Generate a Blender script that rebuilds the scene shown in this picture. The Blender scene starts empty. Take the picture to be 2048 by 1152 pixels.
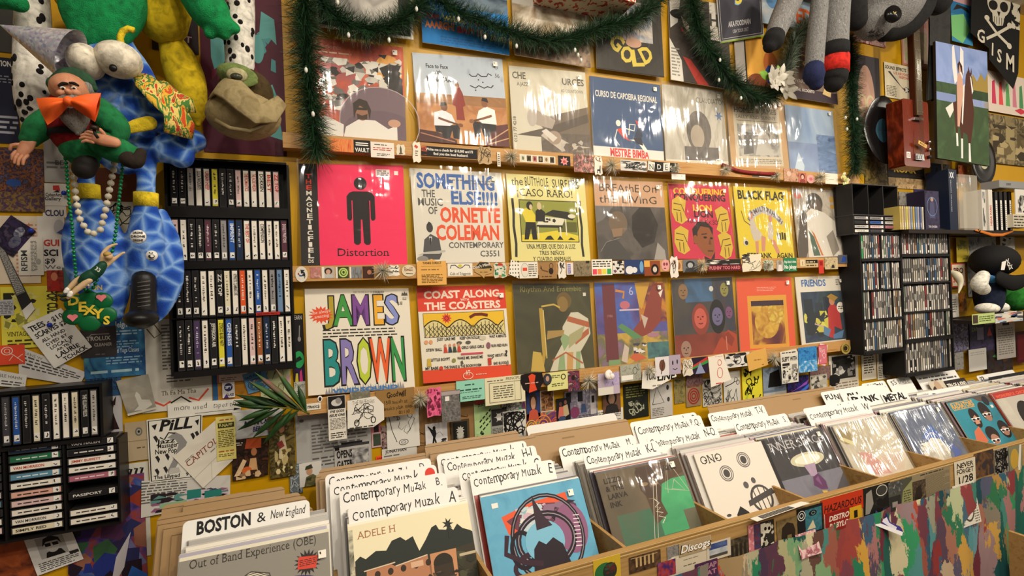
import bpy, math, random
from mathutils import Vector as V, Euler, Matrix
S = bpy.context.scene
C = S.collection
PI = math.pi
# ---------------------------------------------------------------- camera, world, lights, exposure
FPX = 1003.9
CAM = V((0.2516, -1.5987, 1.3567)); ROT = Euler((1.5735, 0.0382, -0.3865)); RM = ROT.to_matrix()
cd = bpy.data.cameras.new('camera'); cam = bpy.data.objects.new('camera', cd); C.objects.link(cam)
cam.location = CAM; cam.rotation_euler = ROT
cd.sensor_width = 36; cd.lens = FPX/2048*36; cd.clip_start = .01
S.camera = cam
w = bpy.data.worlds.new('ambient_fill'); S.world = w; w.use_nodes = True  # even warm glow added as fill in place of the unbuilt walls
w.node_tree.nodes['Background'].inputs[0].default_value = (1, .91, .78, 1)
w.node_tree.nodes['Background'].inputs[1].default_value = .15
S.view_settings.view_transform = 'Standard'; S.view_settings.look = 'None'
S.view_settings.gamma = 1; S.view_settings.exposure = .09; S.view_settings.use_curve_mapping = False
def lamp(x, y, z, watts, size, tilt=0, col=(1, .905, .76), sy=None):
    l = bpy.data.lights.new('ceiling_lamp', 'AREA'); l.energy = watts; l.color = col; l.size = size
    if sy: l.shape = 'RECTANGLE'; l.size_y = sy
    else: l.shape = 'DISK'
    o = bpy.data.objects.new('ceiling_lamp', l); o.location = (x, y, z); o.rotation_euler = (tilt, 0, 0); C.objects.link(o)
for x, y, wt in ((.3, -1.55, 9), (1.0, -1.4, 14), (1.9, -1.45, 16), (2.9, -1.5, 16), (4.0, -1.5, 14), (-.5, -1.9, 6)):
    lamp(x, y, 2.86, wt, .12, .25)
for x, y, wt in ((.2, -2.6, 9), (.9, -3.0, 11), (1.6, -2.5, 13), (2.2, -3.1, 13), (2.9, -2.6, 13), (3.6, -3.1, 12), (4.4, -2.6, 11), (6.0, -2.9, 12), (7.0, -3.6, 12), (8.2, -3.3, 12), (8.9, -4.3, 12), (10.2, -4.1, 12)):  # the lamps furthest right are unseen, added for glints on the bin sleeves
    lamp(x, y, 2.86, wt, .12, .4)

# ---------------------------------------------------------------- helpers
def W(px, py, y=.022):                       # where the survey line through a photo pixel meets the plane y
    d = RM @ V(((px-1024)/FPX, -(py-576)/FPX, -1)); return CAM + d*((y-CAM.y)/d.y)
def WZ(px, py, z):
    d = RM @ V(((px-1024)/FPX, -(py-576)/FPX, -1)); return CAM + d*((z-CAM.z)/d.z)
def lin(h):
    r = []
    for i in (0, 2, 4):
        c = int(h[i:i+2], 16)/255; r.append(c/12.92 if c < .04045 else ((c+.055)/1.055)**2.4)
    return (*r, 1)
COL = dict(k='1a1715', w='efe8da', g='8a8680', d='4a4642', l='c9c3b8', r='d2301f', o='ee6a20', y='efd02c', b='2a52a8', n='1c2448',
           c='e9dfc0', t='b48a5a', v='5a3478', p='e89aa8', m='f02f62', e='2e8a4a', a='5fc0b8', s='e2b48c', u='5c3a26', f='d9b25a',
           h='f4d28c', i='6e2230', j='a8c8e0', q='4a6a3a', z='c8d860', x='6f93c4')
MATS = {}
def paint(h, rough=.55, metal=0, spec=.22):
    h = COL.get(h, h); key = (h, rough, metal, spec)
    if key in MATS: return MATS[key]
    m = bpy.data.materials.new('paint_'+h); m.use_nodes = True; b = m.node_tree.nodes['Principled BSDF']
    b.inputs['Base Color'].default_value = lin(h); b.inputs['Roughness'].default_value = rough
    b.inputs['Metallic'].default_value = metal; b.inputs['Specular IOR Level'].default_value = spec
    MATS[key] = m; return m
def noisemat(cols, scale, seed=0, stretch=(1, 1, 1), rough=.55, detail=4, dist=.6, bump=0, const=False, kind='noise', bscale=None, metal=0):
    key = (tuple(cols), scale, seed, stretch, rough, detail, dist, bump, const, kind, metal)
    if key in MATS: return MATS[key]
    m = bpy.data.materials.new('pattern'); m.use_nodes = True; nt = m.node_tree; b = nt.nodes['Principled BSDF']
    tc = nt.nodes.new('ShaderNodeTexCoord'); mp = nt.nodes.new('ShaderNodeMapping')
    mp.inputs['Location'].default_value = (seed*1.7, seed*.9, seed*2.3); mp.inputs['Scale'].default_value = stretch
    nt.links.new(tc.outputs['Object'], mp.inputs['Vector'])
    if kind == 'vor':
        n = nt.nodes.new('ShaderNodeTexVoronoi'); n.inputs['Scale'].default_value = scale; src = n.outputs['Color']
        sp = nt.nodes.new('ShaderNodeSeparateColor'); nt.links.new(src, sp.inputs[0]); src = sp.outputs[0]
    elif kind == 'scale':
        n = nt.nodes.new('ShaderNodeTexVoronoi'); n.inputs['Scale'].default_value = scale; n.feature = 'DISTANCE_TO_EDGE'; src = n.outputs['Distance']
    elif kind == 'wave':
        n = nt.nodes.new('ShaderNodeTexWave'); n.inputs['Scale'].default_value = scale; n.inputs['Distortion'].default_value = dist*8
        n.inputs['Detail'].default_value = detail; src = n.outputs['Fac']
    else:
        n = nt.nodes.new('ShaderNodeTexNoise'); n.inputs['Scale'].default_value = scale; n.inputs['Detail'].default_value = detail
        n.inputs['Distortion'].default_value = dist; src = n.outputs['Fac']
    if kind != 'dye': nt.links.new(mp.outputs[0], n.inputs['Vector'])
    if kind == 'dye':
        wn = nt.nodes.new('ShaderNodeTexNoise'); wn.inputs['Scale'].default_value = 11; wn.inputs['Detail'].default_value = 7; wn.inputs['Roughness'].default_value = .68
        nt.links.new(mp.outputs[0], wn.inputs['Vector']); ad = nt.nodes.new('ShaderNodeVectorMath'); ad.operation = 'MULTIPLY_ADD'
        ad.inputs[1].default_value = (dist, dist, dist); nt.links.new(wn.outputs['Color'], ad.inputs[0]); nt.links.new(mp.outputs[0], ad.inputs[2])
        nt.nodes.remove(n); n = nt.nodes.new('ShaderNodeTexVoronoi'); n.inputs['Scale'].default_value = scale
        nt.links.new(ad.outputs[0], n.inputs['Vector']); sp = nt.nodes.new('ShaderNodeSeparateColor'); nt.links.new(n.outputs['Color'], sp.inputs[0]); src = sp.outputs[0]
    r = nt.nodes.new('ShaderNodeValToRGB'); el = r.color_ramp.elements; k = len(cols)
    if const: r.color_ramp.interpolation = 'CONSTANT'
    lo, hi = (.3, .7) if kind == 'noise' else (0, .55) if kind == 'scale' else (0, 1)
    for i, c in enumerate(cols):
        p = lo+(hi-lo)*i/(max(1, k-1) if not const else k)
        e = el[i] if i < 2 else el.new(p)
        e.position = p; e.color = lin(COL.get(c, c))
    nt.links.new(src, r.inputs[0]); nt.links.new(r.outputs[0], b.inputs['Base Color'])
    b.inputs['Roughness'].default_value = rough; b.inputs['Metallic'].default_value = metal; b.inputs['Specular IOR Level'].default_value = .25
    if bump:
        bp = nt.nodes.new('ShaderNodeBump'); bp.inputs['Strength'].default_value = bump; bp.inputs['Distance'].default_value = .004
        if bscale:
            n2 = nt.nodes.new('ShaderNodeTexNoise'); n2.inputs['Scale'].default_value = bscale; n2.inputs['Detail'].default_value = 3
            nt.links.new(tc.outputs['Object'], n2.inputs['Vector']); nt.links.new(n2.outputs[0], bp.inputs['Height'])
        else: nt.links.new(src, bp.inputs['Height'])
        nt.links.new(bp.outputs[0], b.inputs['Normal'])
    MATS[key] = m; return m
def filmmat(seed, amount=.10, haze=.05, bs=11, strength=.5):
    key = ('film', seed, amount, haze)
    if key in MATS: return MATS[key]
    m = bpy.data.materials.new('clear_plastic_film'); m.use_nodes = True; nt = m.node_tree; nt.nodes.clear()
    out = nt.nodes.new('ShaderNodeOutputMaterial'); tr = nt.nodes.new('ShaderNodeBsdfTransparent'); gl = nt.nodes.new('ShaderNodeBsdfGlossy')
    df = nt.nodes.new('ShaderNodeBsdfDiffuse'); df.inputs[0].default_value = lin('f2ead8')
    gl.inputs['Roughness'].default_value = .07; gl.inputs[0].default_value = (1, 1, 1, 1)
    tc = nt.nodes.new('ShaderNodeTexCoord'); mp = nt.nodes.new('ShaderNodeMapping'); n = nt.nodes.new('ShaderNodeTexNoise'); bp = nt.nodes.new('ShaderNodeBump')
    mp.inputs['Location'].default_value = (seed*3.1, seed*1.3, seed*.7); mp.inputs['Scale'].default_value = (2.4, 1, .32)
    mp.inputs['Rotation'].default_value = (0, (seed*37 % 9-4)*.12, 0)
    n.inputs['Scale'].default_value = bs; n.inputs['Detail'].default_value = 1.5; n.inputs['Distortion'].default_value = .8
    bp.inputs['Strength'].default_value = strength*.55; bp.inputs['Distance'].default_value = .005
    nt.links.new(tc.outputs['Object'], mp.inputs[0]); nt.links.new(mp.outputs[0], n.inputs['Vector']); nt.links.new(n.outputs[0], bp.inputs['Height'])
    nt.links.new(bp.outputs[0], gl.inputs['Normal'])
    m0 = nt.nodes.new('ShaderNodeMixShader'); m0.inputs[0].default_value = haze*.6
    m1 = nt.nodes.new('ShaderNodeMixShader'); m1.inputs[0].default_value = amount*.55
    nt.links.new(tr.outputs[0], m0.inputs[1]); nt.links.new(df.outputs[0], m0.inputs[2])
    nt.links.new(m0.outputs[0], m1.inputs[1]); nt.links.new(gl.outputs[0], m1.inputs[2]); nt.links.new(m1.outputs[0], out.inputs[0])
    MATS[key] = m; return m

# ---- glyph outlines from Blender's built-in font, made once
GL = {}
def make_glyphs():
    chars = ''.join(chr(i) for i in range(33, 127))+'Ññ¡'
    st = {'r': .0, 'b': .022, 'n': -.012, 'B': .036}
    tmp = []
    for s, off in st.items():
        for ch in chars:
            for body in ((ch, ch+'I') if s == 'r' else (ch,)):
                cu = bpy.data.curves.new('g', 'FONT'); cu.body = body; cu.resolution_u = 2; cu.offset = off; cu.fill_mode = 'FRONT'
                o = bpy.data.objects.new('g', cu); C.objects.link(o); tmp.append((s, ch, body, o))
    bpy.context.view_layer.update(); dg = bpy.context.evaluated_depsgraph_get(); adv = {}; imax = None
    for s, ch, body, o in tmp:
        e = o.evaluated_get(dg); me = e.to_mesh(); vs = [(v.co.x, v.co.y) for v in me.vertices]; fs = [tuple(p.vertices) for p in me.polygons]; e.to_mesh_clear()
        if len(body) == 1: GL[s, ch] = (vs, fs)
        else: adv[ch] = max(v[0] for v in vs)
    im = max(v[0] for v in GL['r', 'I'][0])
    for ch in adv: GL['adv', ch] = adv[ch]-im
    GL['adv', ' '] = .30
    for s, ch, body, o in tmp:
        cu = o.data; bpy.data.objects.remove(o); bpy.data.curves.remove(cu)
    # slab-serif weight: flat stem ends get a bar
    for ch in chars:
        vs, fs = GL['r', ch]; vs = list(vs); fs = list(fs)
        cnt = {}
        for f in fs:
            for a, b in zip(f, f[1:]+f[:1]): cnt[frozenset((a, b))] = cnt.get(frozenset((a, b)), 0)+1
        if ch.isalpha():
            for e, n in cnt.items():
                if n > 1: continue
                a, b = tuple(e); (x0, y0), (x1, y1) = vs[a], vs[b]
                if abs(y0-y1) < .004 and .05 < abs(x0-x1) < .2 and (abs(y0) < .01 or y0 > .5 or y0 < -.15):
                    x0, x1 = min(x0, x1)-.075, max(x0, x1)+.075; d = .05 if y0 < .1 else -.05; k = len(vs)
                    vs += [(x0, y0), (x1, y0), (x1, y0+d), (x0, y0+d)]; fs.append((k, k+1, k+2, k+3) if d > 0 else (k+3, k+2, k+1, k))
        GL['s', ch] = (vs, fs)
make_glyphs()
CAPH = max(v[1] for v in GL['r', 'H'][0])

class MB:
    def __init__(s): s.v = []; s.f = []; s.m = []; s.mats = []; s.sm = []
    def add(s, vs, fs, mat, smooth=False):
        if isinstance(mat, str): mat = paint(mat)
        if mat not in s.mats: s.mats.append(mat)
        k = len(s.v); i = s.mats.index(mat); s.v += [V(v) for v in vs]
        for f in fs: s.f.append(tuple(a+k for a in f)); s.m.append(i); s.sm.append(smooth)
    def slab(s, q, depth, mat, edge=None):          # q = TL,TR,BR,BL of the front; depth goes away from the viewer side
        n = (q[1]-q[0]).cross(q[3]-q[0]).normalized()*depth
        b = [p+n for p in q]
        s.add(q, [(0, 3, 2, 1)], mat)
        s.add(list(q)+b, [(4, 5, 6, 7), (0, 1, 5, 4), (1, 2, 6, 5), (2, 3, 7, 6), (3, 0, 4, 7)], edge or mat)
    def box(s, a, b, mat):
        x0, y0, z0 = a; x1, y1, z1 = b
        s.add([(x0, y0, z0), (x1, y0, z0), (x1, y1, z0), (x0, y1, z0), (x0, y0, z1), (x1, y0, z1), (x1, y1, z1), (x0, y1, z1)],
              [(0, 3, 2, 1), (4, 5, 6, 7), (0, 1, 5, 4), (1, 2, 6, 5), (2, 3, 7, 6), (3, 0, 4, 7)], mat)
    def tube(s, pts, rad, mat, n=10, flat=1.0, caps=True, smooth=True, up=None):
        pts = [V(p) for p in pts]; R = rad if isinstance(rad, (list, tuple)) else [rad]*len(pts)
        vs = []; fs = []; prev = None
        for i, p in enumerate(pts):
            t = (pts[min(i+1, len(pts)-1)]-pts[max(i-1, 0)]).normalized()
            if prev is None:
                a = V(up) if up else (V((0, 1, 0)) if abs(t.y) < .9 else V((1, 0, 0)))
            else: a = prev
            a = (a-t*a.dot(t)).normalized(); prev = a; b = t.cross(a)
            for k in range(n):
                g = 2*PI*k/n; vs.append(p+(a*math.cos(g)*flat+b*math.sin(g))*R[i])
        for i in range(len(pts)-1):
            for k in range(n): fs.append((i*n+k, i*n+(k+1) % n, (i+1)*n+(k+1) % n, (i+1)*n+k))
        if caps: fs.append(tuple(range(n-1, -1, -1))); fs.append(tuple((len(pts)-1)*n+k for k in range(n)))
        s.add(vs, fs, mat, smooth)
    def ball(s, c, r, mat, n=16, m=10, rot=None):
        c = V(c); r = V(r) if not isinstance(r, (int, float)) else V((r, r, r)); vs = []; fs = []
        for i in range(m+1):
            th = PI*i/m
            for k in range(n):
                g = 2*PI*k/n; p = V((r.x*math.sin(th)*math.cos(g), r.y*math.sin(th)*math.sin(g), r.z*math.cos(th)))
                vs.append(c+(rot @ p if rot else p))
        for i in range(m):
            for k in range(n): fs.append((i*n+k, (i+1)*n+k, (i+1)*n+(k+1) % n, i*n+(k+1) % n))
        s.add(vs, fs, mat, True)
    def limb(s, pts, mat, n=14, flat=1.0, sub=4):    # pts = (x,y,z,r): smooth tapering round-ended limb
        P = [V(p[:3]) for p in pts]; R = [p[3] for p in pts]; A = []; B = []
        def cr(a, b, c, d, t): return .5*((2*b)+(c-a)*t+(2*a-5*b+4*c-d)*t*t+(3*b-a-3*c+d)*t**3)
        L = len(P)
        for i in range(L-1):
            i0, i3 = max(i-1, 0), min(i+2, L-1)
            for k in range(sub):
                t = k/sub; A.append(cr(P[i0], P[i], P[i+1], P[i3], t)); B.append(max(.001, cr(R[i0], R[i], R[i+1], R[i3], t)))
        A.append(P[-1]); B.append(R[-1])
        h = []; t0 = (A[0]-A[1]).normalized(); t1 = (A[-1]-A[-2]).normalized()
        for g in (.99, .9, .7, .4): h.append((A[0]+t0*B[0]*g, B[0]*math.sqrt(1-g*g)))
        e = [(A[-1]+t1*B[-1]*g, B[-1]*math.sqrt(1-g*g)) for g in (.4, .7, .9, .99)]
        s.tube([a for a, _ in h]+A+[a for a, _ in e], [b for _, b in h]+B+[b for _, b in e], mat, n, flat)
    def build(s, name, parent=None, base=None, rx=0):
        me = bpy.data.meshes.new(name)
        if parent is not None: base = parent['_base'] if '_base' in parent else (0, 0, 0); rx = parent.get('_rx', 0)
        elif base is None:
            xs = [v.x for v in s.v]; ys = [v.y for v in s.v]; zs = [v.z for v in s.v]
            base = ((min(xs)+max(xs))/2, (min(ys)+max(ys))/2, min(zs))
        b = V(base); RI = Matrix.Rotation(-rx, 3, 'X')
        me.from_pydata([RI @ (v-b) for v in s.v] if rx else [v-b for v in s.v], [], s.f)
        for m in s.mats: me.materials.append(m)
        me.polygons.foreach_set('material_index', s.m); me.polygons.foreach_set('use_smooth', s.sm); me.update()
        o = bpy.data.objects.new(name, me); C.objects.link(o); o['_base'] = tuple(b); o['_rx'] = rx
        if parent is not None: o.parent = parent
        else: o.location = b; o.rotation_euler = (rx, 0, 0)
        return o
def tag(o, label=None, cat=None, group=None, kind=None):
    if label: o['label'] = label
    if cat: o['category'] = cat
    if group: o['group'] = group
    if kind: o['kind'] = kind
    return o
def empty(name, base, label, cat, group=None):
    o = bpy.data.objects.new(name, None); C.objects.link(o); o.location = base; o['_base'] = tuple(base); o.empty_display_size = .05
    return tag(o, label, cat, group)
ORD = 'first second third fourth fifth sixth seventh eighth ninth tenth eleventh twelfth thirteenth fourteenth fifteenth sixteenth seventeenth eighteenth nineteenth twentieth'.split()
ORD += ['twenty-'+o for o in ORD[:9]]+['thirtieth']+['thirty-'+o for o in ORD[:9]]

# ---- printed panels: a little drawing language, every mark is real geometry just above its sheet
def clip(poly):
    for ax, lim, sg in ((0, 0, 1), (0, 1, -1), (1, 0, 1), (1, 1, -1)):
        out = []
        for i in range(len(poly)):
            a, b = poly[i-1], poly[i]; da, db = sg*(a[ax]-lim), sg*(b[ax]-lim)
            if (da >= 0) != (db >= 0):
                t = da/(da-db); out.append((a[0]+(b[0]-a[0])*t, a[1]+(b[1]-a[1])*t))
            if db >= 0: out.append(b)
        poly = out
        if len(poly) < 3: return None
    return poly
class Panel:
    def __init__(s, mb, q, lift=.0003, step=.000022):
        s.mb = mb; s.q = [V(p) for p in q]; s.k = lift; s.step = step
        s.n = (s.q[3]-s.q[0]).cross(s.q[1]-s.q[0]).normalized()
        s.Wm = ((s.q[1]-s.q[0]).length+(s.q[2]-s.q[3]).length)/2; s.Hm = ((s.q[3]-s.q[0]).length+(s.q[2]-s.q[1]).length)/2
        s.a = s.Wm/s.Hm
    def P(s, u, v):
        q = s.q; return (q[3]*(1-u)+q[2]*u)*(1-v)+(q[0]*(1-u)+q[1]*u)*v+s.n*s.k
    def poly(s, pts, mat):
        p = clip(list(pts))
        if p: s.mb.add([s.P(*a) for a in p], [tuple(range(len(p)))], mat)
    def strip(s, a, b, mat):                          # quads between two chains
        n = len(a); s.mb.add([s.P(*p) for p in a]+[s.P(*p) for p in b], [(i, i+1, n+i+1, n+i) for i in range(n-1)], mat)
    def line(s, pts, w, mat, closed=False):
        w /= 2; A = []; B = []; n = len(pts); asp = s.a
        for i in range(n):
            p0 = pts[(i-1) % n] if closed or i else pts[i]; p1 = pts[(i+1) % n] if closed or i < n-1 else pts[i]
            dx, dy = (p1[0]-p0[0])*asp, p1[1]-p0[1]; L = math.hypot(dx, dy) or 1
            nx, ny = -dy/L*w/asp, dx/L*w; A.append((pts[i][0]+nx, pts[i][1]+ny)); B.append((pts[i][0]-nx, pts[i][1]-ny))
        if closed: A.append(A[0]); B.append(B[0])
        s.strip(A, B, mat)
    def text(s, t, x, y, h, mat, o):
        st = 'r'; anc = 'c'; rot = 0; fit = 0; hand = 0; sl = 0; arc = 0; sp = 1.0
        for k in o.split(','):
            if not k: continue
            if k in 'rbnBs': st = k
            elif k[0] == 'a': anc = k[1]
            elif k[0] == 'R': rot = math.radians(float(k[1:]))
            elif k[0] == 'w': fit = float(k[1:])
            elif k[0] == 'h': hand = float(k[1:] or 1)
            elif k[0] == 'i': sl = .22
            elif k[0] == 'A': arc = float(k[1:])
            elif k[0] == 'p': sp = float(k[1:])
        sc = h*s.Hm/CAPH; rnd = random.Random(len(t)*7+ord(t[0]))
        tot = sum(GL.get(('adv', c), .5)*sp for c in t); kx = (fit*s.Wm/(tot*sc)) if fit else 1
        cx = {'l': 0, 'c': -tot/2, 'r': -tot}[anc]; ca, sa = math.cos(rot), math.sin(rot)
        for ch in t:
            g = GL.get((st, ch)); adv = GL.get(('adv', ch), .5)*sp
            if g:
                ja = rnd.uniform(-.13, .13)*hand; js = 1+rnd.uniform(-.16, .16)*hand; jy = rnd.uniform(-.06, .06)*hand
                cj, sj = math.cos(ja), math.sin(ja); out = []
                for (a, b) in g[0]:
                    a, b = (a*cj-b*sj)*js, (a*sj+b*cj)*js+jy
                    X = (cx+a+sl*b)*sc*kx; Y = b*sc
                    if arc: X, Y = math.sin(X/arc)*(arc+Y), math.cos(X/arc)*(arc+Y)-arc
                    X, Y = X*ca-Y*sa, X*sa+Y*ca
                    out.append(s.P(x+X/s.Wm, y+Y/s.Hm))
                s.mb.add(out, g[1], mat)
            cx += adv
    def draw(s, art):
        for cmd in art.split(';'):
            cmd = cmd.strip()
            if not cmd: continue
            txt = None
            if '|' in cmd: cmd, txt = cmd.split('|', 1)
            T = cmd.split(); o = T[0]; s.k += s.step
            F = lambda i, j: [float(z) for z in T[i:j]]
            if o == 'r':
                x0, y0, x1, y1 = F(1, 5); s.poly([(x0, y0), (x1, y0), (x1, y1), (x0, y1)], paint(T[5]))
            elif o == 'z':                            # patterned rect: scale seed colours [stretchx stretchz]
                x0, y0, x1, y1 = F(1, 5); stt = (float(T[8]), 1, float(T[9])) if len(T) > 9 else (1, 1, 1)
                s.poly([(x0, y0), (x1, y0), (x1, y1), (x0, y1)], noisemat(T[7].split(','), float(T[5]), float(T[6]), stt))
            elif o == 'Z':                            # patterned ellipse
                x, y, a, b = F(1, 5); s.poly([(x+a*math.cos(i*PI/12), y+b*math.sin(i*PI/12)) for i in range(24)], noisemat(T[7].split(','), float(T[5]), float(T[6])))
            elif o == 'e':
                x, y, a, b = F(1, 5); s.poly([(x+a*math.cos(i*PI/12), y+b*math.sin(i*PI/12)) for i in range(24)], paint(T[5]))
            elif o == 'o':
                x, y, a, b, wd = F(1, 6); s.line([(x+a*math.cos(i*PI/14), y+b*math.sin(i*PI/14)) for i in range(28)], wd, paint(T[6]), True)
            elif o == 'p':
                f = F(2, 99); s.poly(list(zip(f[::2], f[1::2])), paint(T[1]))
            elif o == 'l':
                f = F(3, 99); s.line(list(zip(f[::2], f[1::2])), float(T[2]), paint(T[1]))
            elif o == 's':
                x, y, r1, r2 = F(1, 5); n = int(T[5])
                s.poly([(x+(r1 if i % 2 else r2)*math.cos(i*PI/n), y+(r1 if i % 2 else r2)*math.sin(i*PI/n)*(float(T[7]) if len(T) > 7 else s.a)) for i in range(2*n)], paint(T[6]))
            elif o == 't':
                x, y, h = F(1, 4); s.text(txt, x, y, h, paint(T[4]), T[5] if len(T) > 5 else '')
            elif o == 'x':                            # rows of small print
                x0, y0, x1, y1 = F(1, 5); n = int(T[5]); rnd = random.Random(int((x0+y0*3)*999)+n); ph = (y1-y0)/n
                for i in range(n):
                    X = x0; yb = y1-(i+.8)*ph; end = x1-(rnd.random()*.25*(x1-x0) if i == n-1 or rnd.random() < .2 else 0)
                    while X < end:
                        L = min(end-X, ph*rnd.uniform(.8, 3.2)/s.a)
                        s.poly([(X, yb), (X+L, yb), (X+L, yb+ph*.46), (X, yb+ph*.46)], paint(T[6])); X += L+ph*.5/s.a
            elif o == 'm':                            # torn-paper mosaic
                x0, y0, x1, y1 = F(1, 5); rnd = random.Random(int(T[5])); n = int(T[6]); cs = T[7].split(','); R = 1.1*math.sqrt((x1-x0)*(y1-y0)/n)
                for i in range(n):
                    x, y = rnd.uniform(x0, x1), rnd.uniform(y0, y1); g0 = rnd.uniform(0, 6.3); kk = rnd.randint(3, 6); r = R*rnd.uniform(.5, 1.2); q = rnd.uniform(.4, 1)
                    s.k += s.step*.25
                    s.poly([(min(x1, max(x0, x+r*math.cos(g0+j*2*PI/kk))), min(y1, max(y0, y+r*q*math.sin(g0+j*2*PI/kk)))) for j in range(kk)], paint(rnd.choice(cs)))
            elif o == 'q':                            # random pen scribble
                x0, y0, x1, y1 = F(1, 5); rnd = random.Random(int(T[5])); n = int(T[6]); wd = float(T[7])
                px, py = rnd.uniform(x0, x1), rnd.uniform(y0, y1); pts = [(px, py)]; g = rnd.uniform(0, 6)
                for i in range(n*3):
                    g += rnd.uniform(-1, 1); st2 = .09*min(x1-x0, y1-y0)+.02
                    px = px+st2*math.cos(g); py = py+st2*math.sin(g)
                    if not (x0 < px < x1 and y0 < py < y1): px = min(x1, max(x0, px)); py = min(y1, max(y0, py)); g += 2
                    pts.append((px, py))
                s.line(pts, wd, paint(T[8]))
            elif o == 'B':                            # upright bars
                x0, y0, x1, y1 = F(1, 5); rnd = random.Random(int(T[5])); X = x0
                while X < x1:
                    L = (x1-x0)*rnd.uniform(.015, .05); s.poly([(X, y0), (min(x1, X+L), y0), (min(x1, X+L), y1), (X, y1)], paint(T[6])); X += L+(x1-x0)*rnd.uniform(.015, .05)
def quad(c, y=.02, yt=None):
    if yt is None: yt = y
    if len(c) == 4:
        a = W(c[0], c[1], yt); b = W(c[2], c[3], y); return [V((a.x, yt, a.z)), V((b.x, yt, a.z)), V((b.x, y, b.z)), V((a.x, y, b.z))]
    return [W(c[0], c[1], yt), W(c[2], c[3], yt), W(c[4], c[5], y), W(c[6], c[7], y)]
def flat(q):                                         # make a quad truly planar and return it
    q[2] = q[2].copy(); n = (q[1]-q[0]).cross(q[3]-q[0]).normalized(); q[2] = q[2]-n*((q[2]-q[0]).dot(n)); return q
def sheet(name, label, cat, c, art='', bg='w', y=.02, yt=None, th=.0006, group=None, parent=None, edge=None):
    q = flat(quad(c, y, yt)); mb = MB(); mb.slab(q, th, bg if not isinstance(bg, str) else paint(bg), edge)
    Panel(mb, q).draw(art); o = mb.build(name, parent); return tag(o, label, cat, group)
def film(q, parent, seed, out=.005, grow=.012, amount=.10, haze=.05, strength=.5, puff=.003):
    rnd = random.Random(seed); n = 30; ux = (q[1]-q[0]).normalized(); uz = (q[0]-q[3]).normalized(); nn = (q[3]-q[0]).cross(q[1]-q[0]).normalized()
    q = [q[0]-ux*grow*.4+uz*grow, q[1]+ux*grow+uz*grow, q[2]+ux*grow, q[3]-ux*grow*.4]
    cr = [(rnd.uniform(0, 1), rnd.uniform(0, 1), rnd.uniform(0, PI), rnd.uniform(.09, .2), rnd.uniform(-1.6, 1.6)) for _ in range(5)]+[(rnd.uniform(0, 1), rnd.uniform(0, 1), rnd.gauss(0, .5)+(PI/2 if rnd.random() < .3 else 0), rnd.uniform(.012, .025), rnd.uniform(-1.1, 1.1)) for _ in range(int(6+12*strength))]
    vs = []
    for j in range(n+1):
        for i in range(n+1):
            u, v = i/n, j/n; p = (q[3]*(1-u)+q[2]*u)*(1-v)+(q[0]*(1-u)+q[1]*u)*v
            h = sum(a*math.exp(-(((u-x)*math.cos(g)+(v-z)*math.sin(g))/wd)**2)*math.exp(-(((v-z)*math.cos(g)-(u-x)*math.sin(g))/.45)**2) for x, z, g, wd, a in cr)
            e = min(u, 1-u, v, 1-v); vs.append(p+nn*(out+puff*(h*.5+.3)*min(1, e*6)))
    mb = MB(); mb.add(vs, [(j*(n+1)+i, j*(n+1)+i+1, (j+1)*(n+1)+i+1, (j+1)*(n+1)+i) for j in range(n) for i in range(n)], filmmat(seed % 12, amount, haze, strength=strength), True)
    return tag(mb.build('plastic_sleeve', parent), 'clear shiny plastic outer sleeve')
def sticker_on(parent, q, u, v, wu, hv, art='q .2 .2 .8 .8 3 4 .12 k', bg='w', name='price_sticker'):
    P = Panel(MB(), q, .0075); c = [P.P(u, v+hv), P.P(u+wu, v+hv), P.P(u+wu, v), P.P(u, v)]
    mb = MB(); mb.slab(c, .0004, bg); Panel(mb, c, .0002).draw(art); return mb.build(name, parent)
def cover(label, c, art, bg='w', seed=1, yb=0.0, yt=.0216, price=(.88, .90), group='records faced out on the wall', film_=True, amount=.10, haze=.05, strength=.5, th=.0035, edge='c9c3b8', name='record_sleeve'):
    q = flat(quad(c, yb, yt)); mb = MB(); mb.slab(q, th, bg, paint(edge)); Panel(mb, q).draw(art)
    o = tag(mb.build(name), label, 'record', group)
    if film_: film(q, o, seed, amount=amount, haze=haze, strength=strength)
    if price: sticker_on(o, q, price[0], price[1], .05, .05)
    return o
# ---------------------------------------------------------------- the room
def struct(name, a, b, mat):
    mb = MB(); mb.box(a, b, mat); return tag(mb.build(name), kind='structure')
struct('wall_back', (-1.6, .025, 0), (12.0, .12, 3.0), noisemat(('b88a08', 'c09009', 'c8970c'), 3.2, 2, rough=.42, bump=.05, bscale=40))
struct('floor', (-1.6, -5, -.05), (12.0, .12, 0), noisemat(('4a3a2c', '5a4836', '503e2e'), 6, 1))
struct('ceiling', (-1.6, -5, 2.9), (12.0, .12, 2.98), paint('d8d0c0'))
WOOD = noisemat(('a8763c', 'b98a50', 'c2955c', 'a87a44'), 14, 3, (.35, 3, 6), rough=.5)
PLY = noisemat(('a07c48', 'ac8854', '926e3c'), 12, 5, (.3, 4, 5), rough=.5)
LZ = (1.8375, 1.45, 1.0618)
for nm, z, x0, x1, lb in (('top', LZ[0], .20, 2.70, 'narrow wooden ledge under the uppermost full row of faced-out records'), ('mid', LZ[1], .212, 2.66, 'narrow wooden ledge under the pink sleeve and its row'),
                          ('low', LZ[2], .212, 2.64, 'lowest narrow wooden ledge, under the white sleeve with rainbow lettering')):
    mb = MB(); mb.box((x0, -.018, z-.047), (x1, -.008, z-.002), WOOD); mb.box((x0, -.008, z-.047), (x1, .025, z-.03), WOOD)
    tag(mb.build('wooden_ledge'), lb, 'shelf', 'display ledges on the yellow wall')

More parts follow.
